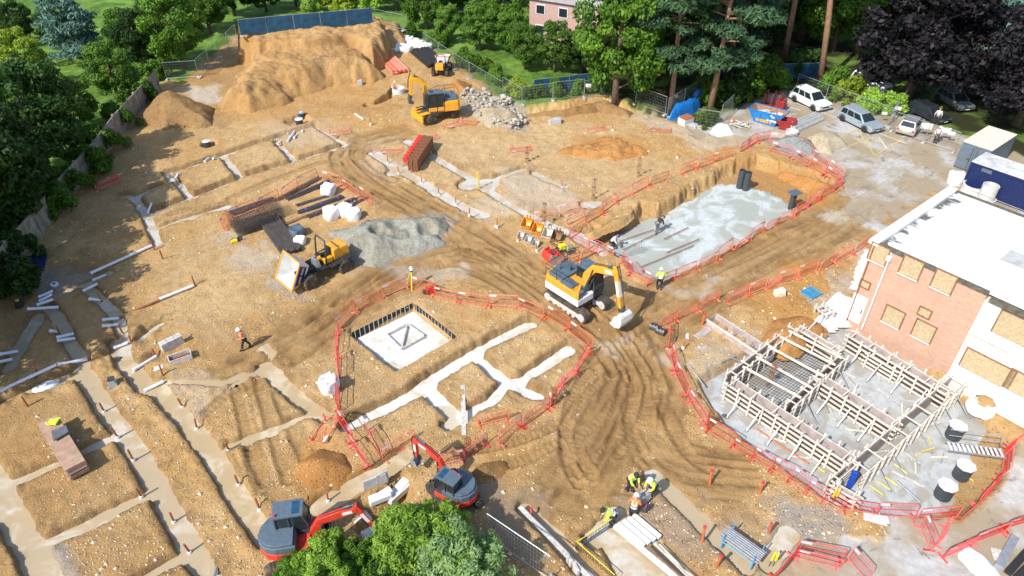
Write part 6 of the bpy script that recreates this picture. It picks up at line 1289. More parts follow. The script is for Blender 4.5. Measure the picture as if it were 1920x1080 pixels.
# far house among the trees beyond the fence and the dark house in the wood
def house(name, label, c, rz, L, D, H, wall, roof, wins=3, rh=2.4):
    t = thing(name, label, 'house', (c.x, c.y, 0), rz); m = MB(); m.box((0, 0, H / 2), (L, D, H)); m.build('wall', wall, t)
    m = MB(); e = .4; m.add([(-L / 2 - e, -D / 2 - e, H), (L / 2 + e, -D / 2 - e, H), (L / 2 + e, D / 2 + e, H), (-L / 2 - e, D / 2 + e, H), (-L / 2 - e, 0, H + rh), (L / 2 + e, 0, H + rh)], [(0, 1, 5, 4), (2, 3, 4, 5), (0, 4, 3), (1, 2, 5), (0, 3, 2, 1)]); rf = m.build('roof', roof, t); m = MB(); m.box((L * .28, .3, H + rh), (.7, .7, 1.6)); m.build('chimney', wall, rf)
    for z_ in (1.5, 4.0):
        for i in range(wins): x = -L / 2 + L * (i + .5) / wins; m = MB(); m.box((x, -D / 2 - .02, z_), (1.3, .08, 1.2)); w_ = m.build('window', M['white_paint'], t); m = MB(); m.box((x, -D / 2 - .07, z_), (1.1, .03, 1.0)); m.build('pane', M['glass'], w_)
pinkw = mk('pink_wall', (.50, .32, .28), .9, var=.12); greyr = mk('grey_roof', (.30, .28, .28), .8, var=.15, scale=5); dkbrick = mk('dark_brick', (.10, .045, .035), .9, var=.2)
house('garden_house', 'pinkish house with grey roof half hidden by garden trees', at(1075, 70), -.5, 9.5, 7, 5.2, pinkw, greyr)
house('wood_house', 'dark brick house in the shade behind the tall pines', at(1580, 30), -.25, 12, 8, 6.5, dkbrick, greyr)
# ---------------------------------------------------------------- fences
def panel_proto(sheet=None, name='mesh_fence_panel'):
    t = thing(name, 'x', 'fence panel'); W, H = 3.4, 2.0; m = MB(); m.tube([(-W / 2, 0, .05), (-W / 2, 0, H), (W / 2, 0, H), (W / 2, 0, .05)], .03, 6); m.tube([(-W / 2, 0, .2), (W / 2, 0, .2)], .025, 6); m.build('frame', M['galv'], t)
    if sheet: m = MB(); m.box((0, -.03, H / 2 + .08), (W - .05, .015, H - .22)); m.build('netting', sheet, t)
    else:
        m = MB(); [m.beam((-W / 2 + .17 * k, 0, .2), (-W / 2 + .17 * k, 0, H), .007, .007) for k in range(1, 20)]; [m.beam((-W / 2, 0, .2 + .3 * k), (W / 2, 0, .2 + .3 * k), .007, .007) for k in range(1, 6)]; m.build('wire_mesh', M['galv'], t)
    for x in (-W / 2, W / 2): m = MB(); m.box((x, 0, .06), (.25, .6, .13)); m.build('foot_block', M['concrete'], t, bevel=.02)
    return t
FP = {'mesh': panel_proto(), 'blue': panel_proto(M['blue_mesh'])}; FU = set()
def fence_run(kind, px, where, end, group, z=0, real=False):
    pts = [at(*p, z) for p in px]; i = 0
    segs = []
    for a, b in zip(pts[:-1], pts[1:]):
        n = max(1, round((b - a).length / 3.45)); segs += [(a.lerp(b, k / n), a.lerp(b, (k + 1) / n)) for k in range(n)]
    for a, b in segs:
        o = FP[kind] if kind not in FU else copy_tree(FP[kind]); FU.add(kind); c = (a + b) / 2; d = b - a; o.location = (c.x, c.y, z if z else max(gz(c.x, c.y), -.1)); o.rotation_euler = (rnd(-.03, .03), 0, math.atan2(d.y, d.x)); o.scale = (d.length / 3.44, 1, 1)
        tag(o, f'{ORD[i]} {where} from {end}' if len(segs) > 1 else f'{where} near {end}', 'fence panel', group); i += 1
fence_run('mesh', [(313, 150), (374, 146), (446, 74)], 'wire panel under the dark tree', 'the ivy wall', 'wire fence at the upper left')
fence_run('blue', [(452, 69), (700, 46)], 'blue sheeted panel behind the stockpile', 'the dark tree', 'blue sheeted fence behind the stockpile', z=3.1)
fence_run('mesh', [(702, 46), (757, 58)], 'wire panel beside the blue sheeting', 'the stockpile top', 'wire fence at the top', z=1.55)
fence_run('mesh', [(795, 92), (852, 130), (910, 167), (978, 208)], 'wire panel above the rubble', 'the black pipe stack', 'wire fence along the garden')
fence_run('mesh', [(980, 208), (1036, 201), (1094, 195), (1152, 190)], 'wire panel on the green verge', 'the fence corner', 'wire fence along the garden')
fence_run('mesh', [(1190, 201), (1246, 222)], 'wire panel below the pine trunks', 'the blue tarpaulin', 'wire fence under the pines')
fence_run('mesh', [(1250, 220), (1310, 182)], 'wire panel running back beside the blue tarpaulin', 'the leaning pine', 'wire fence under the pines')
fence_run('mesh', [(1303, 240), (1345, 246)], 'wire panel enclosing the small plant', 'the white tarpaulin', 'wire fence under the pines'); fence_run('mesh', [(1350, 232), (1378, 205)], 'wire panel behind the white tarpaulin', 'the dark shrubs', 'wire fence under the pines')
fence_run('mesh', [(1490, 172), (1668, 240)], 'wire panel behind the parked cars', 'the white car', 'wire fence behind the cars')
fence_run('mesh', [(1672, 246), (1732, 268), (1788, 286)], 'gate panel across the drive', 'the silver car', 'gate panels across the drive'); fence_run('mesh', [(1664, 237), (1690, 200)], 'open gate leaf pointing up the drive', 'the notice', 'gate panels across the drive')
fence_run('blue', [(1340, 158), (1530, 150)], 'blue sheeted panel in the wood shade', 'the leaning pine', 'blue sheeted fence in the wood'); fence_run('blue', [(1000, 182), (1130, 168)], 'blue sheeted panel behind the verge shrubs', 'the yellow bush', 'blue sheeted fence in the wood')
fence_run('mesh', [(1806, 398), (1888, 432), (1960, 466)], 'pale wire panel in front of the blue cabin', 'the wide concrete ring', 'wire fence before the blue cabin')
fence_run('mesh', [(915, 1012), (1030, 1092)], 'wire panel beside the grey green bush', 'the bottom edge', 'wire fence at the bottom')
for px, lab, w_, z_ in (((1675, 222), 'white notice on the gate post by the silver car', .6, 1.2), ((1728, 254), 'wide white notice on the gate', 1.0, 1.1), ((1763, 262), 'white notice right of the gate sign person', .9, 1.1), ((1775, 266), 'small white notice at the gate end', .6, 1.0), ((1101, 188), 'small white notice on the verge fence', .6, 1.0), ((1262, 197), 'small white notice by the pine trunk', .6, 1.1), ((1651, 228), 'small white notice on the grass bank fence', .5, 1.0)):
    c = ag(*px); o = MB().box((0, 0, 0), (w_, .03, w_ * .6)).build('notice', M['white_paint'], None); o.location = (c.x + .0, c.y - .25, c.z + z_); o.rotation_euler[2] = -.35; tag(o, lab, 'notice')
# ivy wall on the left
wl = [(300, 168), (262, 212), (225, 255), (190, 305), (155, 345), (120, 385), (80, 440), (30, 500), (-30, 580)]
wm = mk('wall_panel', (.27, .24, .19), .9, var=.35, scale=1.5, dirt=.2, dirtcol=(.10, .12, .05))
c0 = at(*wl[0]); t = thing('boundary_wall', 'grey concrete panel wall overgrown with ivy along the left edge', 'wall', (c0.x, c0.y, 0))
for a, b in zip(wl[:-1], wl[1:]):
    A_ = at(*a) - c0; B_ = at(*b) - c0
    m = MB(); m.beam(A_ + Vector((0, 0, 1.05)), B_ + Vector((0, 0, 1.05)), .08, 2.1); m.build('panel', wm, t)
    m = MB(); m.box((A_.x, A_.y, 1.1), (.2, .2, 2.3)); m.build('post', wm, t)
# ---------------------------------------------------------------- trees and shrubs
def leaf_mesh(name, blobs, n, size, seed, mat, long=1.0, up=.3):
    rs = np.random.RandomState(seed); C_ = np.array([b[0] for b in blobs]); Rd = np.array([b[1] for b in blobs]); wts = (Rd.prod(1)) ** .6; wts /= wts.sum()
    i = rs.choice(len(blobs), n, p=wts); d = rs.normal(size=(n, 3)); d /= np.linalg.norm(d, axis=1)[:, None]; rad = (.45 + .55 * rs.rand(n) ** .6)[:, None]
    p = C_[i] + d * rad * Rd[i]; nn = d * .7 + rs.normal(size=(n, 3)) * .5; nn[:, 2] += up; nn /= np.linalg.norm(nn, axis=1)[:, None]
    a = np.cross(nn, rs.normal(size=(n, 3))); a /= np.linalg.norm(a, axis=1)[:, None]; b = np.cross(nn, a); s_ = size * (.6 + .8 * rs.rand(n))[:, None]
    la = a * s_ * long; lb = b * s_ * .55 / long ** .3
    v = np.stack([p - la, p + lb - nn * s_ * .15, p + la, p - lb - nn * s_ * .15], 1).reshape(-1, 3).astype(np.float32)
    me = bpy.data.meshes.new(name); me.vertices.add(4 * n); me.vertices.foreach_set('co', v.ravel()); me.loops.add(4 * n); me.loops.foreach_set('vertex_index', np.arange(4 * n, dtype=np.int32)); me.polygons.add(n); me.polygons.foreach_set('loop_start', np.arange(0, 4 * n, 4, dtype=np.int32))
    br = rs.rand(len(blobs)); val = (.45 * br[i] + .55 * rs.rand(n)).astype(np.float32); at_ = me.attributes.new('leafvar', 'FLOAT', 'FACE'); at_.data.foreach_set('value', val); me.update(calc_edges=True); me.materials.append(mat); return me
def tree_proto(kind, seed):
    rs = random.Random(seed); t = thing({'pine': 'pine_tree', 'tallpine': 'pine_tree', 'cedar': 'cedar_tree', 'copper': 'beech_tree', 'bush': 'shrub', 'hedge': 'shrub'}.get(kind, 'tree'), 'x', 'tree'); blobs = []; limbs = []
    U = lambda a, b: rs.uniform(a, b)
    if kind in ('oak', 'dark', 'copper'):
        H = 12.; Rr = 4.6; cz = 6.6 if kind != 'copper' else 5.8; rz = 5.2 if kind != 'copper' else 5.6
        for k in range(70):
            th = U(0, 6.28); ph = math.acos(U(-.9, 1)); q = U(.55, .98); c = (Rr * q * math.sin(ph) * math.cos(th), Rr * q * math.sin(ph) * math.sin(th), cz + rz * q * math.cos(ph)); r_ = U(.8, 1.5); blobs.append((c, (r_, r_, r_ * .75)))
            if k % 6 == 0: limbs.append(c)
        trunk = [(0, 0, -.3), (.1, 0, 3), (.15, .1, 7), (.1, .1, 10)]; tr = [.4, .32, .2, .05]; n, s_, mat, bark = (15000, .21, {'oak': 'leaf_green', 'dark': 'leaf_dark', 'copper': 'leaf_copper'}[kind], 'bark'); lg = 1.0
    elif kind == 'pine':
        trunk = [(0, 0, -.3), (.25, 0, 5), (.5, .15, 11), (.8, .1, 17)]; tr = [.34, .27, .2, .06]
        for k in range(34):
            z_ = U(5.5, 18); rr = (1.2 + 3.2 * math.sin(min(1, (z_ - 4) / 14) * 3.0)) * U(.4, 1); th = U(0, 6.28); c = (.5 + rr * math.cos(th), rr * math.sin(th), z_); r_ = U(.9, 1.6); blobs.append((c, (r_ * 1.25, r_ * 1.25, r_ * .5))); limbs.append((c[0], c[1], c[2] - .3))
        n, s_, mat, bark, lg = 13000, .20, 'leaf_pine', 'pine_bark', 1.5
    elif kind == 'tallpine':
        trunk = [(0, 0, -.3), (.3, 0, 6), (.7, .1, 12), (1.1, .1, 20)]; tr = [.33, .28, .22, .06]
        for k in range(26):
            z_ = U(12.5, 21); rr = 3.2 * U(.3, 1); th = U(0, 6.28); c = (.9 + rr * math.cos(th), rr * math.sin(th), z_); r_ = U(.9, 1.6); blobs.append((c, (r_ * 1.25, r_ * 1.25, r_ * .5)))
            if k % 3 == 0: limbs.append((c[0], c[1], c[2] - .3))
        n, s_, mat, bark, lg = 8000, .20, 'leaf_pine', 'pine_bark', 1.5
    elif kind == 'cedar':
        trunk = [(0, 0, -.3), (0, 0, 7), (0, 0, 15)]; tr = [.5, .3, .05]
        for k in range(60):
            z_ = U(1.5, 15); rr = 5.2 * (1 - (z_ / 17) ** 1.3) * U(.4, 1); th = U(0, 6.28); r_ = U(1.0, 1.7); blobs.append(((rr * math.cos(th), rr * math.sin(th), z_ - .15 * rr), (r_ * 1.3, r_ * 1.3, r_ * .35)))
        n, s_, mat, bark, lg = 12000, .2, 'leaf_cedar', 'bark', 1.8; limbs = [b[0] for b in blobs[::5]]
    elif kind == 'hedge':
        trunk = [(0, 0, -.2), (0, 0, 1.2)]; tr = [.08, .03]; limbs = []
        for k in range(26): r_ = U(.35, .7); blobs.append(((U(-1.6, 1.6), U(-.7, .7), U(.3, 1.9)), (r_, r_, r_)))
        n, s_, mat, bark, lg = 5200, .12, 'leaf_green', 'bark', 1.1
    else:
        trunk = [(0, 0, -.2), (.05, 0, .8), (.1, 0, 1.6)]; tr = [.09, .07, .03]; 
        for k in range(110): th = U(0, 6.28); ph = math.acos(U(-.4, 1)); q = U(.4, 1.05) * (.85 + .3 * math.sin(th * 3 + 1) ** 2); r_ = U(.14, .36); c = (1.5 * q * math.sin(ph) * math.cos(th), 1.5 * q * math.sin(ph) * math.sin(th), 1.35 + 1.15 * q * math.cos(ph)); blobs.append((c, (r_, r_, r_ * .8))); (limbs.append(c) if k % 7 == 0 else 0)
        n, s_, mat, bark, lg = 16000, .06, 'leaf_bright', 'bark', 1.6
    m = MB(); m.tube(trunk, tr, 9)
    for c in limbs: zt = max(trunk[0][2] + .5, min(c[2] - 1.0, trunk[-1][2] - .5)) if 'pine' not in kind else c[2] - .1; b0 = Vector((.055 * zt if 'pine' in kind else .08, 0, zt)); m.tube([b0, b0.lerp(Vector(c), .5) + Vector((0, 0, .15)), c], [tr[0] * .3, tr[0] * .2, .02], 5)
    m.build('trunk', M[bark], t, smooth=True); me = leaf_mesh('crown', blobs, n, s_, seed, M[mat], lg); o = bpy.data.objects.new('crown', me); COL.objects.link(o); o.parent = t; return t
TP = {k: tree_proto(k, 3 + i) for i, k in enumerate(('oak', 'dark', 'copper', 'pine', 'cedar', 'bush', 'hedge', 'tallpine'))}; TU = set()
def plant(kind, px, sc, label, cat='tree', group=None, mat=None, w_=None, world=None, leanx=0):
    o = TP[kind] if kind not in TU and mat is None else copy_tree(TP[kind])
    if mat is None: TU.add(kind)
    p_ = Vector(world) if world else at(*px); o.location = (p_.x, p_.y, gz(p_.x, p_.y) - .05); o.rotation_euler = (0, leanx, rnd(0, 6.28)); o.scale = ((w_ or sc) * rnd(.95, 1.05), (w_ or sc), sc)
    tag(o, label, cat, group); 
    if mat:
        for ch in o.children:
            if ch.name.startswith('crown'): ch.data = ch.data.copy(); ch.data.materials[0] = M[mat]
    return o
plant('oak', (1152, 200), 1.15, 'broad leafy green tree standing at the verge fence end', w_=1.0)
plant('pine', (1257, 206), .95, 'pine tree rising beside the small fence notice'); plant('pine', (1329, 214), 1.0, 'pine tree with trunk between the tarpaulins'); plant('pine', (1357, 156), 1.0, 'leaning pine tree behind the dark shrubs', leanx=.06)
plant('tallpine', (1468, 122), 1.1, 'tall bare trunked pine left of the white car', leanx=.05); plant('tallpine', (1538, 160), 1.15, 'tall bare trunked pine right behind the white car', leanx=.08); plant('tallpine', (1606, 100), 1.15, 'orange barked pine before the dark wood house', leanx=.08)
plant('copper', (1700, 182), 1.22, 'large dark purple beech spreading over the parked cars', w_=1.42); plant('copper', (1905, 235), 1.05, 'dark purple beech at the right edge behind the cabins', w_=1.25); plant('copper', (1775, 90), 1.3, 'dark purple beech farther back on the drive', w_=1.3)
plant('cedar', (1868, 105), 1.1, 'blue green cedar between the purple beeches'); plant('cedar', (1965, 130), 1.1, 'blue green cedar at the right picture edge')
WD = ((1205, 130, 'just behind the verge tree'), (1265, 110, 'behind the first pine'), (1300, 60, 'far behind the first pine'), (1340, 90, 'behind the leaning pine'), (1400, 95, 'in front of the blue wood fence'), (1440, 50, 'above the skip'), (1500, 75, 'between the two bare pines'), (1560, 95, 'before the dark house corner'), (1225, 40, 'high behind the verge tree'), (1375, 10, 'at the top edge over the pines'), (1470, -5, 'at the top edge over the bare pine'), (1540, -30, 'at the top edge beside the house'), (1640, 60, 'beside the purple beech'), (1690, -20, 'at the top edge over the beech'), (1610, -40, 'behind the dark house'), (1290, -20, 'at the top edge left of the pines'), (1760, -10, 'far behind the beeches'), (1840, -10, 'behind the cedar'), (1180, 60, 'between garden and wood'))
for x, y, wh in WD: plant('dark' if (x * 7) % 3 else 'oak', (x, y), rnd(1.0, 1.35), f'dark green wood tree {wh}', group='dark wood trees beyond the site')
# gardens, centre and left
for i, (x, y, k, sc, wh, mt) in enumerate(((745, 20, 'oak', .7, 'beside the top wire panels', None), (800, 55, 'oak', .62, 'above the black pipe stack', None), (850, 30, 'dark', .75, 'far above the black pipe stack', None), (900, 95, 'oak', .5, 'over the garden fence middle', 'leaf_garden'), (945, 60, 'oak', .62, 'left of the pink house', None), (985, 130, 'oak', .45, 'above the yellow bush', 'leaf_garden'), (1040, 135, 'oak', .5, 'in front of the pink house', 'leaf_garden'), (1090, 140, 'dark', .45, 'beside the verge tree', None), (905, 10, 'dark', .8, 'at the top edge left of the house', None), (1000, 20, 'dark', .6, 'beside the pink house gable', None), (1130, 40, 'oak', .8, 'right of the pink house', None), (960, 100, 'oak', .45, 'near the garden fence bend', None), (840, 80, 'oak', .4, 'just over the garden fence top', 'leaf_garden'))):
    plant(k, (x, y), sc, f'garden tree {wh}', group='garden trees beyond the fence', mat=mt)
for i, (x, y, k, sc, wh, mt) in enumerate(((345, 128, 'oak', .78, 'hanging over the upper left wire fence', None), (395, 62, 'oak', .75, 'behind the upper left wire fence', None), (440, 30, 'dark', .7, 'at the left end of the blue sheeting', None), (500, 22, 'dark', .6, 'behind the blue sheeting left half', None), (555, 12, 'dark', .55, 'behind the blue sheeting middle', None), (700, 5, 'dark', .6, 'behind the blue sheeting right end', None), (270, 130, 'dark', .6, 'by the ivy wall top', None), (225, 190, 'oak', .55, 'leaning over the ivy wall', 'leaf_garden'), (150, 250, 'oak', .5, 'in the left garden middle', None), (95, 330, 'dark', .9, 'low in the left garden', None), (60, 262, 'oak', .5, 'at the left edge of the garden', None), (60, 175, 'oak', .6, 'bright and round in the left garden', 'leaf_yellow'), (150, 110, 'cedar', .75, 'tall and grey green in the left garden', None), (40, 85, 'dark', .5, 'at the far left lawn edge', None), (110, 88, 'dark', .4, 'along the far left lawn', None), (240, 95, 'dark', .45, 'at the lawn end', None), (300, 85, 'oak', .5, 'near the lawn end', None), (250, 110, 'oak', .5, 'above the ivy wall top', None), (25, 420, 'dark', .85, 'behind the ivy wall lower end', None))):
    plant(k, (x, y), sc, f'left garden tree {wh}', group='garden trees on the left', mat=mt)
for i, (x, y, sc) in enumerate(((-37.0, 20, .75), (-37.5, 28, 1.1), (-36.5, 33, .95), (-41, 38, 1.15), (-40, 46, 1.0))): plant('dark', None, sc, ['dark tree shading the near left corner', 'dark tree shading the long white pipe run', 'dark tree shading the white fan', 'dark tree shading the steel plate', 'dark tree shading the lower ivy wall'][i], group='garden trees on the left', world=(x, y, 0))
sh = [((292, 150), 'hedge', 1.0, 'ivy clump at the ivy wall top end', None), ((262, 196), 'hedge', 1.0, 'ivy clump upper middle on the wall', None), ((232, 235), 'hedge', 1.0, 'ivy clump by the dark mound on the wall', None), ((200, 280), 'hedge', 1.1, 'ivy clump halfway along the wall', None), ((168, 322), 'hedge', 1.1, 'ivy clump by the red frames on the wall', None), ((128, 362), 'hedge', 1.1, 'ivy clump lower middle on the wall', None), ((90, 410), 'hedge', 1.2, 'ivy clump above the steel plate', None), ((45, 470), 'hedge', 1.2, 'ivy clump lowest on the wall', 'leaf_dark'), ((15, 545), 'hedge', 1.3, 'dark bramble at the left picture edge', 'leaf_dark'),
      ((590, 30), 'hedge', 1.5, 'bright hedge behind the blue sheeting left', 'leaf_bright'), ((630, 26), 'hedge', 1.5, 'yellow green hedge behind the blue sheeting', 'leaf_yellow'), ((675, 24), 'hedge', 1.4, 'bright hedge behind the blue sheeting right', 'leaf_bright'), ((770, 68), 'hedge', .8, 'low shrub beside the top wire panels', None), ((815, 88), 'hedge', .8, 'weedy shrub above the black pipes', None), ((868, 120), 'hedge', .9, 'shrub at the garden fence start', None), ((900, 135), 'hedge', .9, 'shrub along the garden fence', None), ((935, 158), 'hedge', .9, 'shrub before the yellow bush', None), ((968, 180), 'hedge', .9, 'yellow bush at the fence corner', 'leaf_yellow'), ((1000, 192), 'hedge', .7, 'yellowish shrub on the verge', None), ((1045, 188), 'hedge', .8, 'green shrub on the verge middle', None), ((1085, 184), 'hedge', .8, 'green shrub by the verge notice', None), ((1125, 180), 'hedge', .8, 'green shrub before the verge tree', None),
      ((1320, 190), 'hedge', 1.3, 'dark shrub under the leaning pine', None), ((1370, 190), 'hedge', 1.5, 'dark shrub behind the white tarpaulin', 'leaf_dark'), ((1410, 175), 'hedge', 1.5, 'green shrub behind the skip', None), ((1450, 165), 'hedge', 1.4, 'green shrub behind the red stillage', None), ((1325, 235), 'hedge', .7, 'small plant fenced in beside the tarpaulin', None), ((1560, 178), 'hedge', 1.2, 'shrub behind the white car nose', None), ((1590, 188), 'hedge', 1.1, 'yellow green shrub behind the silver blue car', 'leaf_yellow'), ((1625, 205), 'hedge', 1.0, 'bright grassy shrub on the bank', 'leaf_bright'), ((1655, 212), 'hedge', 1.0, 'bright green shrub by the gate notice', 'leaf_bright'), ((1500, 140), 'hedge', 1.4, 'dark shrub behind the white car tail', 'leaf_dark')]
for px, k, sc, lab, mt in sh: plant(k, px, sc, lab, 'shrub', None, mt)
plant('bush', (808, 1066), 1.48, 'light green leafy tree in front of the smaller red digger', 'shrub'); plant('bush', (872, 1112), 1.4, 'grey green rounded bush at the bottom edge', 'shrub', mat='leaf_grey'); plant('bush', (615, 1100), 1.0, 'bright green bush beside the nearer red digger', 'shrub', mat='leaf_bright'); plant('bush', (675, 1085), .8, 'small green bush between bright bush and tree', 'shrub', mat='leaf_green'); plant('bush', (745, 1135), 1.0, 'dark green bush at the bottom edge middle', 'shrub', mat='leaf_dark'); plant('bush', (555, 1110), .7, 'low feathery bush under the digger tail', 'shrub', mat='leaf_green')

def marking(a, b, w_, lab, mt):
    A_ = at(*a); B_ = at(*b); o = MB().beam((0, 0, 0), B_ - A_, w_, .008).build('road_marking', M[mt], None); o.location = (A_.x, A_.y, max(gz(A_.x, A_.y), gz(B_.x, B_.y)) + .02); o['kind'] = 'structure'
M['line_yellow'] = mk('line_yellow', (.62, .46, .12), .9, var=.3, scale=3, dirt=.35, dirtcol=(.35, .32, .26)); M['line_white'] = mk('line_white', (.62, .62, .60), .9, var=.2, scale=3, dirt=.35, dirtcol=(.35, .33, .29))
for a, b in (((1607, 242), (1640, 292)), ((1578, 257), (1607, 243)), ((1640, 292), (1692, 262)), ((1590, 275), (1640, 258)), ((1600, 260), (1655, 270))): marking(a, b, .12, '', 'line_yellow')
for a, b in (((1648, 258), (1663, 280)), ((1495, 195), (1600, 232)), ((1470, 198), (1500, 207)), ((1600, 232), (1700, 270)), ((1690, 258), (1712, 250))): marking(a, b, .12, '', 'line_white')
# ---------------------------------------------------------------- timber formwork
FZ = -.5
def formwall(label, a, b, h=1.2, gap=.32, z=FZ, props=1, side=1, step=.75, walers=4):
    A_ = at(*a, z); B_ = at(*b, z); d = B_ - A_; L = d.length; t = thing('wall_formwork', label, 'formwork', (A_.x, A_.y, z), math.atan2(d.y, d.x), 'timber wall forms before the brick building')
    for s_ in (-1, 1):
        y = s_ * gap / 2 + gap / 2 - .16; o_ = s_ * .062
        MB().box((L / 2, y - s_ * .012, h / 2), (L, .02, h)).build('panel', M['ply_grey'], t); MB().box((L / 2, y + s_ * .012, h / 2 - .01), (L - .01, .02, h - .02)).build('backing_board', M['ply_dark'], t)
        for k in range(walers): m = MB(); z_ = h * (.10 + .86 * k / (walers - 1)); m.beam((-.1, y + s_ * .055, z_), (L + .1, y + s_ * .055, z_), .06, .11); m.build('waler', M['timber'], t)
        n = max(2, int(L / step))
        for k in range(n):
            x = .15 + (L - .3) * k / (n - 1); m = MB(); hh = h + rnd(.1, .32); m.beam((x, y + o_ * 2.2, 0), (x + rnd(-.02, .02), y + o_ * 2.2, hh), .09, .10); m.build('upright', M['timber' if k % 3 else 'timber_grey'], t)
        if props and (s_ == side or props == 2):
            n = max(1, int(L / 1.5))
            for k in range(n): x = .5 + (L - 1) * (k + .5) / n; m = MB(); m.tube([(x, y + o_ * 2.6, h * .8), (x, y + s_ * 1.15, .03)], .035, 6); m.box((x, y + s_ * 1.15, .03), (.16, .16, .03)); m.build('prop', M['galv'], t)
    n = max(2, int(L / 1.1))
    for k in range(n): x = .3 + (L - .6) * k / (n - 1); m = MB(); m.beam((x, -.36, h + .06), (x, gap + .04, h + .06), .07, .05); m.build('spreader', M['timber'], t)
    return t
formwall('long front timber wall form facing the site, with steel props', (1358, 742), (1582, 893), side=-1, props=2, gap=.62)
formwall('middle timber wall form parallel to the front one', (1524, 736), (1668, 830), side=-1, gap=.6)
formwall('back timber wall form nearest the brick wall', (1582, 652), (1772, 770), side=-1, props=1, gap=.55)
formwall('short low timber wall form before the back one', (1620, 682), (1676, 716), h=1.0, side=-1)
formwall('left end timber wall form of the room with cross beams', (1362, 732), (1482, 640), props=0)
formwall('far timber wall form of the room with cross beams', (1490, 640), (1562, 684), props=0)
formwall('right end timber wall form of the room with cross beams', (1472, 788), (1572, 694), props=1, side=-1)
formwall('long right hand timber wall form running up to the building', (1602, 912), (1792, 742), gap=.75, props=1, side=-1)
formwall('low timber box form with the blue pipe, near side', (1550, 930), (1602, 960), h=1.1, props=0, gap=.2); formwall('low timber box form with the blue pipe, left side', (1548, 926), (1592, 888), h=1.1, props=0, gap=.2)
for i, (a, b) in enumerate((((1385, 716), (1492, 775)), ((1410, 697), (1513, 757)), ((1433, 678), (1535, 735)), ((1455, 660), (1556, 713)), ((1470, 648), (1568, 700)))):
    A_ = at(*a, FZ); B_ = at(*b, FZ); o = MB().beam((0, 0, 0), B_ - A_, .1, .12).build('cross_beam', M['timber'], None); o.location = (A_.x, A_.y, FZ + 1.27); tag(o, f'{ORD[i]} pale cross beam over the formwork room from the front', 'beam', 'cross beams over the formwork room')
A_ = at(1372, 735, FZ); D1 = at(1475, 790, FZ) - A_; D2 = at(1478, 650, FZ) - A_; t = thing('reinforcement_mat', 'rebar mat lying inside the formwork room', 'rebar mat', (A_.x, A_.y, FZ + .1))
for k in range(26): m = MB(); m.tube([D2 * (k / 25), D2 * (k / 25) + D1], .012, 4); m.build('bar', M['rebar'], t)
for k in range(22): m = MB(); m.tube([D1 * (k / 21) + Vector((0, 0, .026)), D1 * (k / 21) + D2 + Vector((0, 0, .026))], .012, 4); m.build('bar', M['rebar'], t)
# narrow trough with triangular spacers
A_ = at(1332, 604); B_ = at(1442, 676); d = B_ - A_; L = d.length; t = thing('timber_trough', 'long narrow timber trough with triangular wire spacers', 'trough', (A_.x, A_.y, 0), math.atan2(d.y, d.x))
for s_ in (-1, 1):
    m = MB(); m.box((L / 2, s_ * .42, .18), (L, .03, .62)); m.build('side_board', M['ply_grey'], t); m = MB(); m.beam((0, s_ * .47, .44), (L, s_ * .47, .44), .08, .09); m.build('rail', M['timber'], t)
for x in (0, L): m = MB(); m.box((x, 0, .15), (.04, .8, .5)); m.build('end_board', M['ply_grey'], t)
for k in range(6): x = L * (k + .6) / 6.5; m = MB(); m.tube([(x, -.3, .05), (x, .0, .48), (x, .3, .05), (x, -.3, .05)], .014, 5); m.build('spacer', M['rebar'], t)
c = at(1543, 592); t = thing('timber_crate', 'small open timber crate frame beside the white ground sheet', 'crate', (c.x, c.y, .25), .4)
for y in (-.35, 0, .35): m = MB(); m.beam((-.55, y, .25), (.55, y, .25), .08, .08); m.build('rail', M['timber'], t)
for x in (-.3, .3): m = MB(); m.beam((x, -.6, .16), (x, .6, .16), .08, .08); m.build('cross_rail', M['timber'], t)
for x, y in ((-.3, -.5), (.3, -.5), (-.3, .5), (.3, .5)): m = MB(); m.beam((x, y, -.3), (x, y, .5), .08, .08); m.build('leg', M['timber'], t)
A_ = at(1500, 640); B_ = at(1538, 604); o = MB().beam((0, 0, 0), B_ - A_ + Vector((0, 0, .3)), .1, .1).build('raking_beam', M['timber_grey'], None); o.location = (A_.x, A_.y, .35); tag(o, 'raking timber from the formwork to the crate frame', 'beam')
c = at(1592, 912, FZ); t = thing('upright_pipe', 'bright blue pipe standing in the timber box form', 'pipe', (c.x, c.y, FZ)); m = MB(); m.lathe([(.15, 0), (.15, 1.1), (.13, 1.1), (.13, .2)], (0, 0, 0), 16); m.build('tube', M['blue_plastic'], t); m = MB(); m.lathe([(.165, .95), (.175, 1.1), (.135, 1.1)], (0, 0, 0), 16); m.build('socket', M['blue_plastic'], t)
for i, (a, b, lab) in enumerate((((1545, 868), (1562, 880), 'yellow bar nearest the small white sheet'), ((1530, 876), (1546, 888), 'yellow bar left of the small white sheet'), ((1630, 912), (1655, 930), 'yellow bar below the timber box'), ((1645, 905), (1668, 920), 'yellow bar just right of the lowest one'), ((1658, 896), (1682, 912), 'yellow bar above the dark pit floor'), ((1676, 872), (1700, 890), 'yellow bar at the right wall form foot'), ((1728, 848), (1750, 842), 'yellow bar lying flat by the chambers'), ((1708, 862), (1725, 852), 'short yellow bar by the right wall form'), ((1738, 820), (1746, 836), 'yellow bar beside the first chamber'), ((1804, 892), (1824, 904), 'yellow bar right of the chambers'))):
    tube_thing('yellow_bar', a, b, .03, M['yellow_paint'], lab, 'bar', 'yellow bars around the formwork', False, z=FZ + .1, n=6)
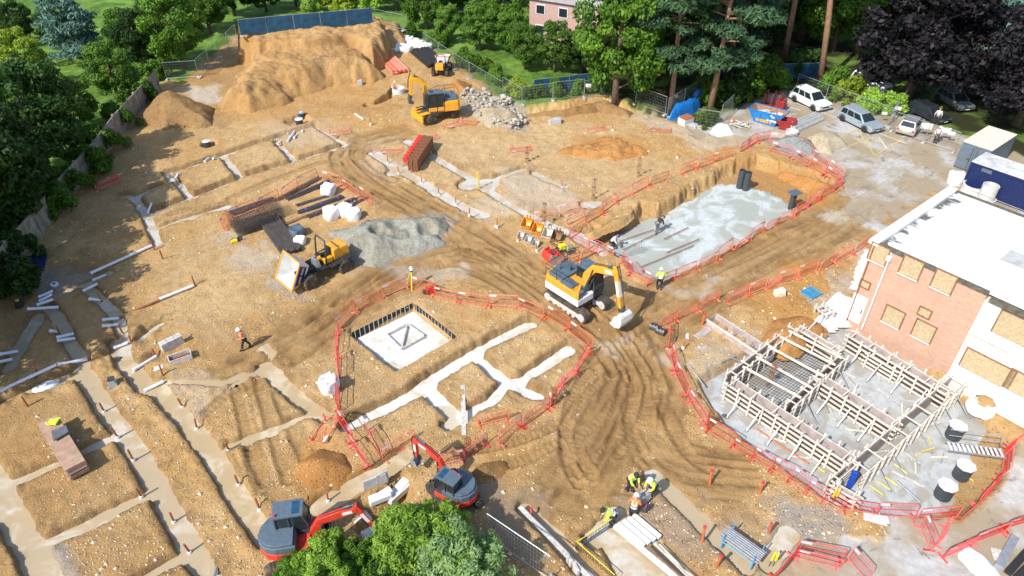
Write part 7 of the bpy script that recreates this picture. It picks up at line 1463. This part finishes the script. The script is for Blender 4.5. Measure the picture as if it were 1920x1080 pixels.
tube_thing('orange_duct', (1417, 806), (1515, 872), .045, M['pvc_orange'], 'long thin orange duct along the formwork front', 'duct', None, False, z=FZ + .05); tube_thing('orange_duct', (1395, 762), (1525, 838), .03, M['faded_plastic'], 'thin pale orange line at the front form foot', 'duct', None, False, z=FZ + .05)
tube_thing('steel_prop', (1292, 690), (1322, 722), .045, M['galv'], 'loose steel prop lying near the formwork left corner', 'prop'); tube_thing('steel_prop', (1680, 905), (1725, 945), .06, M['galv'], 'grey steel prop lying on the slab by the chambers', 'prop', z=FZ + .1); tube_thing('steel_prop', (1352, 682), (1378, 668), .04, M['galv'], 'first grey tube near the trough', 'prop'); tube_thing('steel_prop', (1368, 672), (1395, 678), .04, M['galv'], 'second grey tube near the trough', 'prop')
# step ladder lying beside chambers, rails
a = at(1775, 838, .1); b = at(1882, 852, .1); d = b - a; L = d.length; t = thing('step_ladder', 'aluminium step platform lying between the black chambers', 'ladder', (a.x, a.y, .05), math.atan2(d.y, d.x))
for y in (-.3, .3): m = MB(); m.beam((0, y, .1), (L, y, .1), .06, .1); m.build('stile', M['galv'], t)
for k in range(12): m = MB(); m.box((.15 + (L - .3) * k / 11, 0, .12), (.1, .56, .03)); m.build('rung', M['white_strip'], t)
for y, z_ in ((.45, .5), (.6, .8)): m = MB(); m.tube([(.1, y, z_), (L - .1, y, z_), (L, y, .1)], .025, 6); m.build('handrail', M['galv'], t)
c = at(1905, 785); t = thing('concrete_plinth', 'cream concrete block step beside the white building wall', 'step', (c.x, c.y, 0), BR); m = MB(); m.box((.6, 0, .25), (3.2, .9, .5)); m.build('block', M['render'], t, bevel=.03)
# ---------------------------------------------------------------- south east: boards, bars, trestle, poles
Z2 = -.2
def board(name, label, a, b, w_, th, mat, z=0.05, cat='board'):
    A_ = at(*a, z); B_ = at(*b, z); d = B_ - A_; o = MB().beam((0, 0, 0), d, w_, th).build(name, mat, None, bevel=.006); o.location = A_; return tag(o, label, cat)
for k, (o1, lab) in enumerate(((0, 'left white board of the row beside the workers'), (10, 'second white board of the row beside the workers'), (20, 'third white board of the row beside the workers'), (30, 'right white board of the row beside the workers'))):
    board('white_board', lab, (1158 + o1, 982 - o1 * .55), (1208 + o1, 1024 - o1 * .55), .24, .12, M['white_paint'], .12); 
board('timber_rail', 'long pale timber rail along the inner side of the white boards', (1152, 986), (1300, 1110), .22, .2, M['concrete_light'], .0, 'rail'); board('timber_rail', 'dark brown timber along the white boards lower end', (1212, 1024), (1280, 1085), .08, .1, M['timber_dark'], .12, 'rail')
for a, b, lab in (((1226, 1018), (1290, 1082), 'first pale batten below the white boards'), ((1236, 1020), (1300, 1085), 'second pale batten below the white boards'), ((1243, 1034), (1310, 1090), 'third yellowish batten below the white boards')): board('batten', lab, a, b, .06, .05, M['timber'], .14, 'batten')
board('scaffold_plank', 'long weathered scaffold plank running to the bottom edge', (974, 950), (1112, 1090), .22, .06, M['timber_grey'], .2, 'plank'); board('scaffold_plank', 'second weathered plank beside the long one', (1060, 1040), (1125, 1095), .2, .06, M['timber_grey'], .12, 'plank'); board('timber_peg', 'timber upright propping the scaffold plank', (1064, 1046), (1072, 1058), .15, .5, M['timber_grey'], .1, 'prop'); board('timber_peg', 'second timber upright propping the scaffold plank', (1076, 1062), (1084, 1076), .15, .5, M['timber_grey'], .1, 'prop')
for (a, b, lab) in (((1080, 1034), (1152, 986), 'row of upright bars along the trench beside the white boards'), ((1078, 1032), (1150, 1096), 'row of upright bars running to the bottom edge')):
    A_ = at(*a, -.35); B_ = at(*b, -.35); d = B_ - A_; t = thing('bar_row', lab, 'rebar row', (A_.x, A_.y, -.35)); n = 24
    for k in range(n): m = MB(); p_ = d * (k / (n - 1)); m.tube([p_, p_ + Vector((rnd(-.02, .02), rnd(-.02, .02), .75))], .013, 5); m.build('bar', M['steel'], t)
    m = MB(); m.beam(Vector((0, 0, .78)), d + Vector((0, 0, .78)), .03, .03); m.build('top_rail', M['yellow_paint'], t); m = MB(); m.beam(Vector((0, .12, .02)), d + Vector((0, .12, .02)), .18, .2); m.build('kerb_board', M['concrete_light'], t)
a = at(1362, 1000, .6); b = at(1425, 1045, .6); d = b - a; L = d.length; t = thing('trestle_rack', 'light blue steel rack carrying a bundle of galvanised tubes', 'rack', (a.x, a.y, 0), math.atan2(d.y, d.x))
for x in (.1, L - .1):
    for y in (-.45, .45): m = MB(); m.tube([(x, y, 0), (x, y, 1.0)], .035, 6); m.build('post', M['blue_steel'], t)
    for z_ in (.12, .55): m = MB(); m.tube([(x, -.45, z_), (x, .45, z_)], .03, 6); m.build('cross_bar', M['blue_steel'], t)
for y in (-.45, .45): m = MB(); m.tube([(.1, y, .5), (L - .1, y, .5)], .035, 6); m.build('side_bar', M['blue_steel'], t)
for k in range(7): m = MB(); m.tube([(-.1 + rnd(-.1, .1), -.36 + .12 * k, .63), (L + .1, -.36 + .12 * k, .63)], .05, 8); m.build('steel_tube', M['galv'], t)
for k in range(5): m = MB(); m.tube([(rnd(-.1, .1), -.28 + .12 * k, .73), (L + .1, -.28 + .12 * k, .73)], .05, 8); m.build('steel_tube', M['galv'], t)
for px, lab in (((1442, 1060), 'left yellow sleeved rod beside the blue rack'), ((1449, 1060), 'right yellow sleeved rod beside the blue rack'), ((1556, 942), 'left yellow sleeved rod by the timber box'), ((1563, 940), 'right yellow sleeved rod by the timber box')):
    c = ag(*px); t = thing('sleeved_rod', lab, 'rod', (c.x, c.y, max(c.z, -.1)), 0, 'yellow sleeved rods'); m = MB(); m.tube([(0, 0, 0), (.06, .02, .85)], .016, 6); m.build('rod', M['steel'], t); m = MB(); m.tube([(.04, .013, .5), (.075, .025, 1.05)], .055, 8); m.build('sleeve', M['yellow_paint'], t)
c = ag(1204, 938); t = thing('work_beam', 'muddy pile head being cut down by the three workers', 'pile head', (c.x, c.y, c.z), .6); m = MB(); m.box((0, 0, .3), (1.3, .45, .6), top=.85); m.build('core', M['concrete'], t, bevel=.03)
for k in range(6): m = MB(); m.tube([(-.5 + .2 * k, rnd(-.15, .15), .5), (-.5 + .2 * k + rnd(-.1, .1), rnd(-.2, .2), .95)], .015, 5); m.build('bar', M['rebar'], t)
c = ag(1200, 955); t = thing('power_saw', 'dark petrol saw at the feet of the orange jacketed worker', 'saw', (c.x + .25, c.y - .15, c.z), .8); m = MB(); m.box((0, 0, .2), (.45, .25, .26)); m.build('body', M['charcoal'], t, bevel=.04); m = MB(); m.lathe([(.17, -.01), (.17, .01)], (.35, 0, .2), 16, 'y'); m.build('blade', M['galv'], t); m = MB(); m.tube([(-.15, 0, .3), (0, 0, .45), (.2, 0, .32)], .02, 6); m.build('handle', M['red_tag'], t)
# lower right corner odds
board('steel_channel', 'upright-edged galvanised channel at the lower right corner', (1872, 1064), (1902, 1008), .35, .3, M['galv'], .15, 'channel'); board('steel_channel', 'black steel channel at the lower right edge', (1890, 1075), (1930, 1030), .3, .2, M['black_rubber'], .15, 'channel'); board('steel_channel', 'second black steel channel at the lower right edge', (1905, 1085), (1940, 1050), .3, .15, M['black_rubber'], .1, 'channel'); board('loose_board', 'pale board beside the galvanised channel', (1860, 1038), (1884, 1044), .7, .04, M['timber_grey'], .05)
# loose planks and tubes on the bluish slab
for a, b, lab in (((1150, 458), (1225, 432), 'uppermost long tube on the bluish slab'), ((1168, 470), (1230, 440), 'second long tube on the bluish slab'), ((1245, 450), (1290, 428), 'third tube in the middle of the slab'), ((1250, 475), (1310, 450), 'fourth tube in the middle of the slab'), ((1200, 503), (1300, 462), 'long tube near the road side of the slab')): tube_thing('reinforcement_tube', a, b, .035, M['rust'], lab, 'tube', 'tubes laid on the bluish slab', False, z=-.93, n=6)
c = at(1190, 478, -1.0); t = thing('mesh_sheet', 'pale wire mesh sheet leaning at the pit end', 'mesh sheet', (c.x, c.y, -.95), .4)
for k in range(9): m = MB(); m.tube([(-.9 + .22 * k, 0, 0), (-.9 + .22 * k, .25, .9)], .01, 4); m.build('wire', M['galv'], t)
for k in range(5): m = MB(); m.tube([(-.9, .06 * k, .22 * k), (.9, .06 * k, .22 * k)], .01, 4); m.build('wire', M['galv'], t)

# loose timber and offcuts around the formwork
_r = random.Random(17)
for i, (px, wh) in enumerate((((1640, 700), 'behind the back form'), ((1600, 735), 'in the back bay'), ((1655, 740), 'in the back bay right part'), ((1690, 775), 'at the back bay end'), ((1560, 780), 'in the middle bay left part'), ((1605, 810), 'in the middle bay'), ((1650, 850), 'in the middle bay right part'), ((1590, 770), 'beside the middle form foot'), ((1500, 860), 'before the front form'), ((1450, 825), 'before the front form left part'), ((1740, 800), 'right of the long right form'), ((1760, 860), 'between form and chambers'), ((1700, 900), 'near the low right form end'), ((1715, 880), 'beside the yellow bars'), ((1545, 640), 'behind the far form'), ((1580, 700), 'between the two left forms'))):
    c = at(*px, FZ); a_ = _r.uniform(0, 3.1); l_ = _r.uniform(.7, 1.7); m = MB(); m.box((0, 0, .09), (l_, .09, .05), 0); o = m.build('timber_offcut', M['timber' if i % 2 else 'timber_grey'], None); o.location = (c.x, c.y, FZ + .03); o.rotation_euler = (0, _r.uniform(-.06, .06), a_); tag(o, f'timber offcut lying on the slab {wh}', 'timber', 'timber offcuts on the formwork slab')
    if i % 2: m = MB(); q = Vector((math.cos(a_ + 1) * .9, math.sin(a_ + 1) * .9, 0)); m.tube([(0, 0, .04), q + Vector((0, 0, .05))], .03, 6); o = m.build('prop_tube', M['galv'], None); o.location = (c.x + .4, c.y + .3, FZ + .05); tag(o, f'loose steel tube lying on the slab {wh}', 'tube', 'loose tubes on the formwork slab')
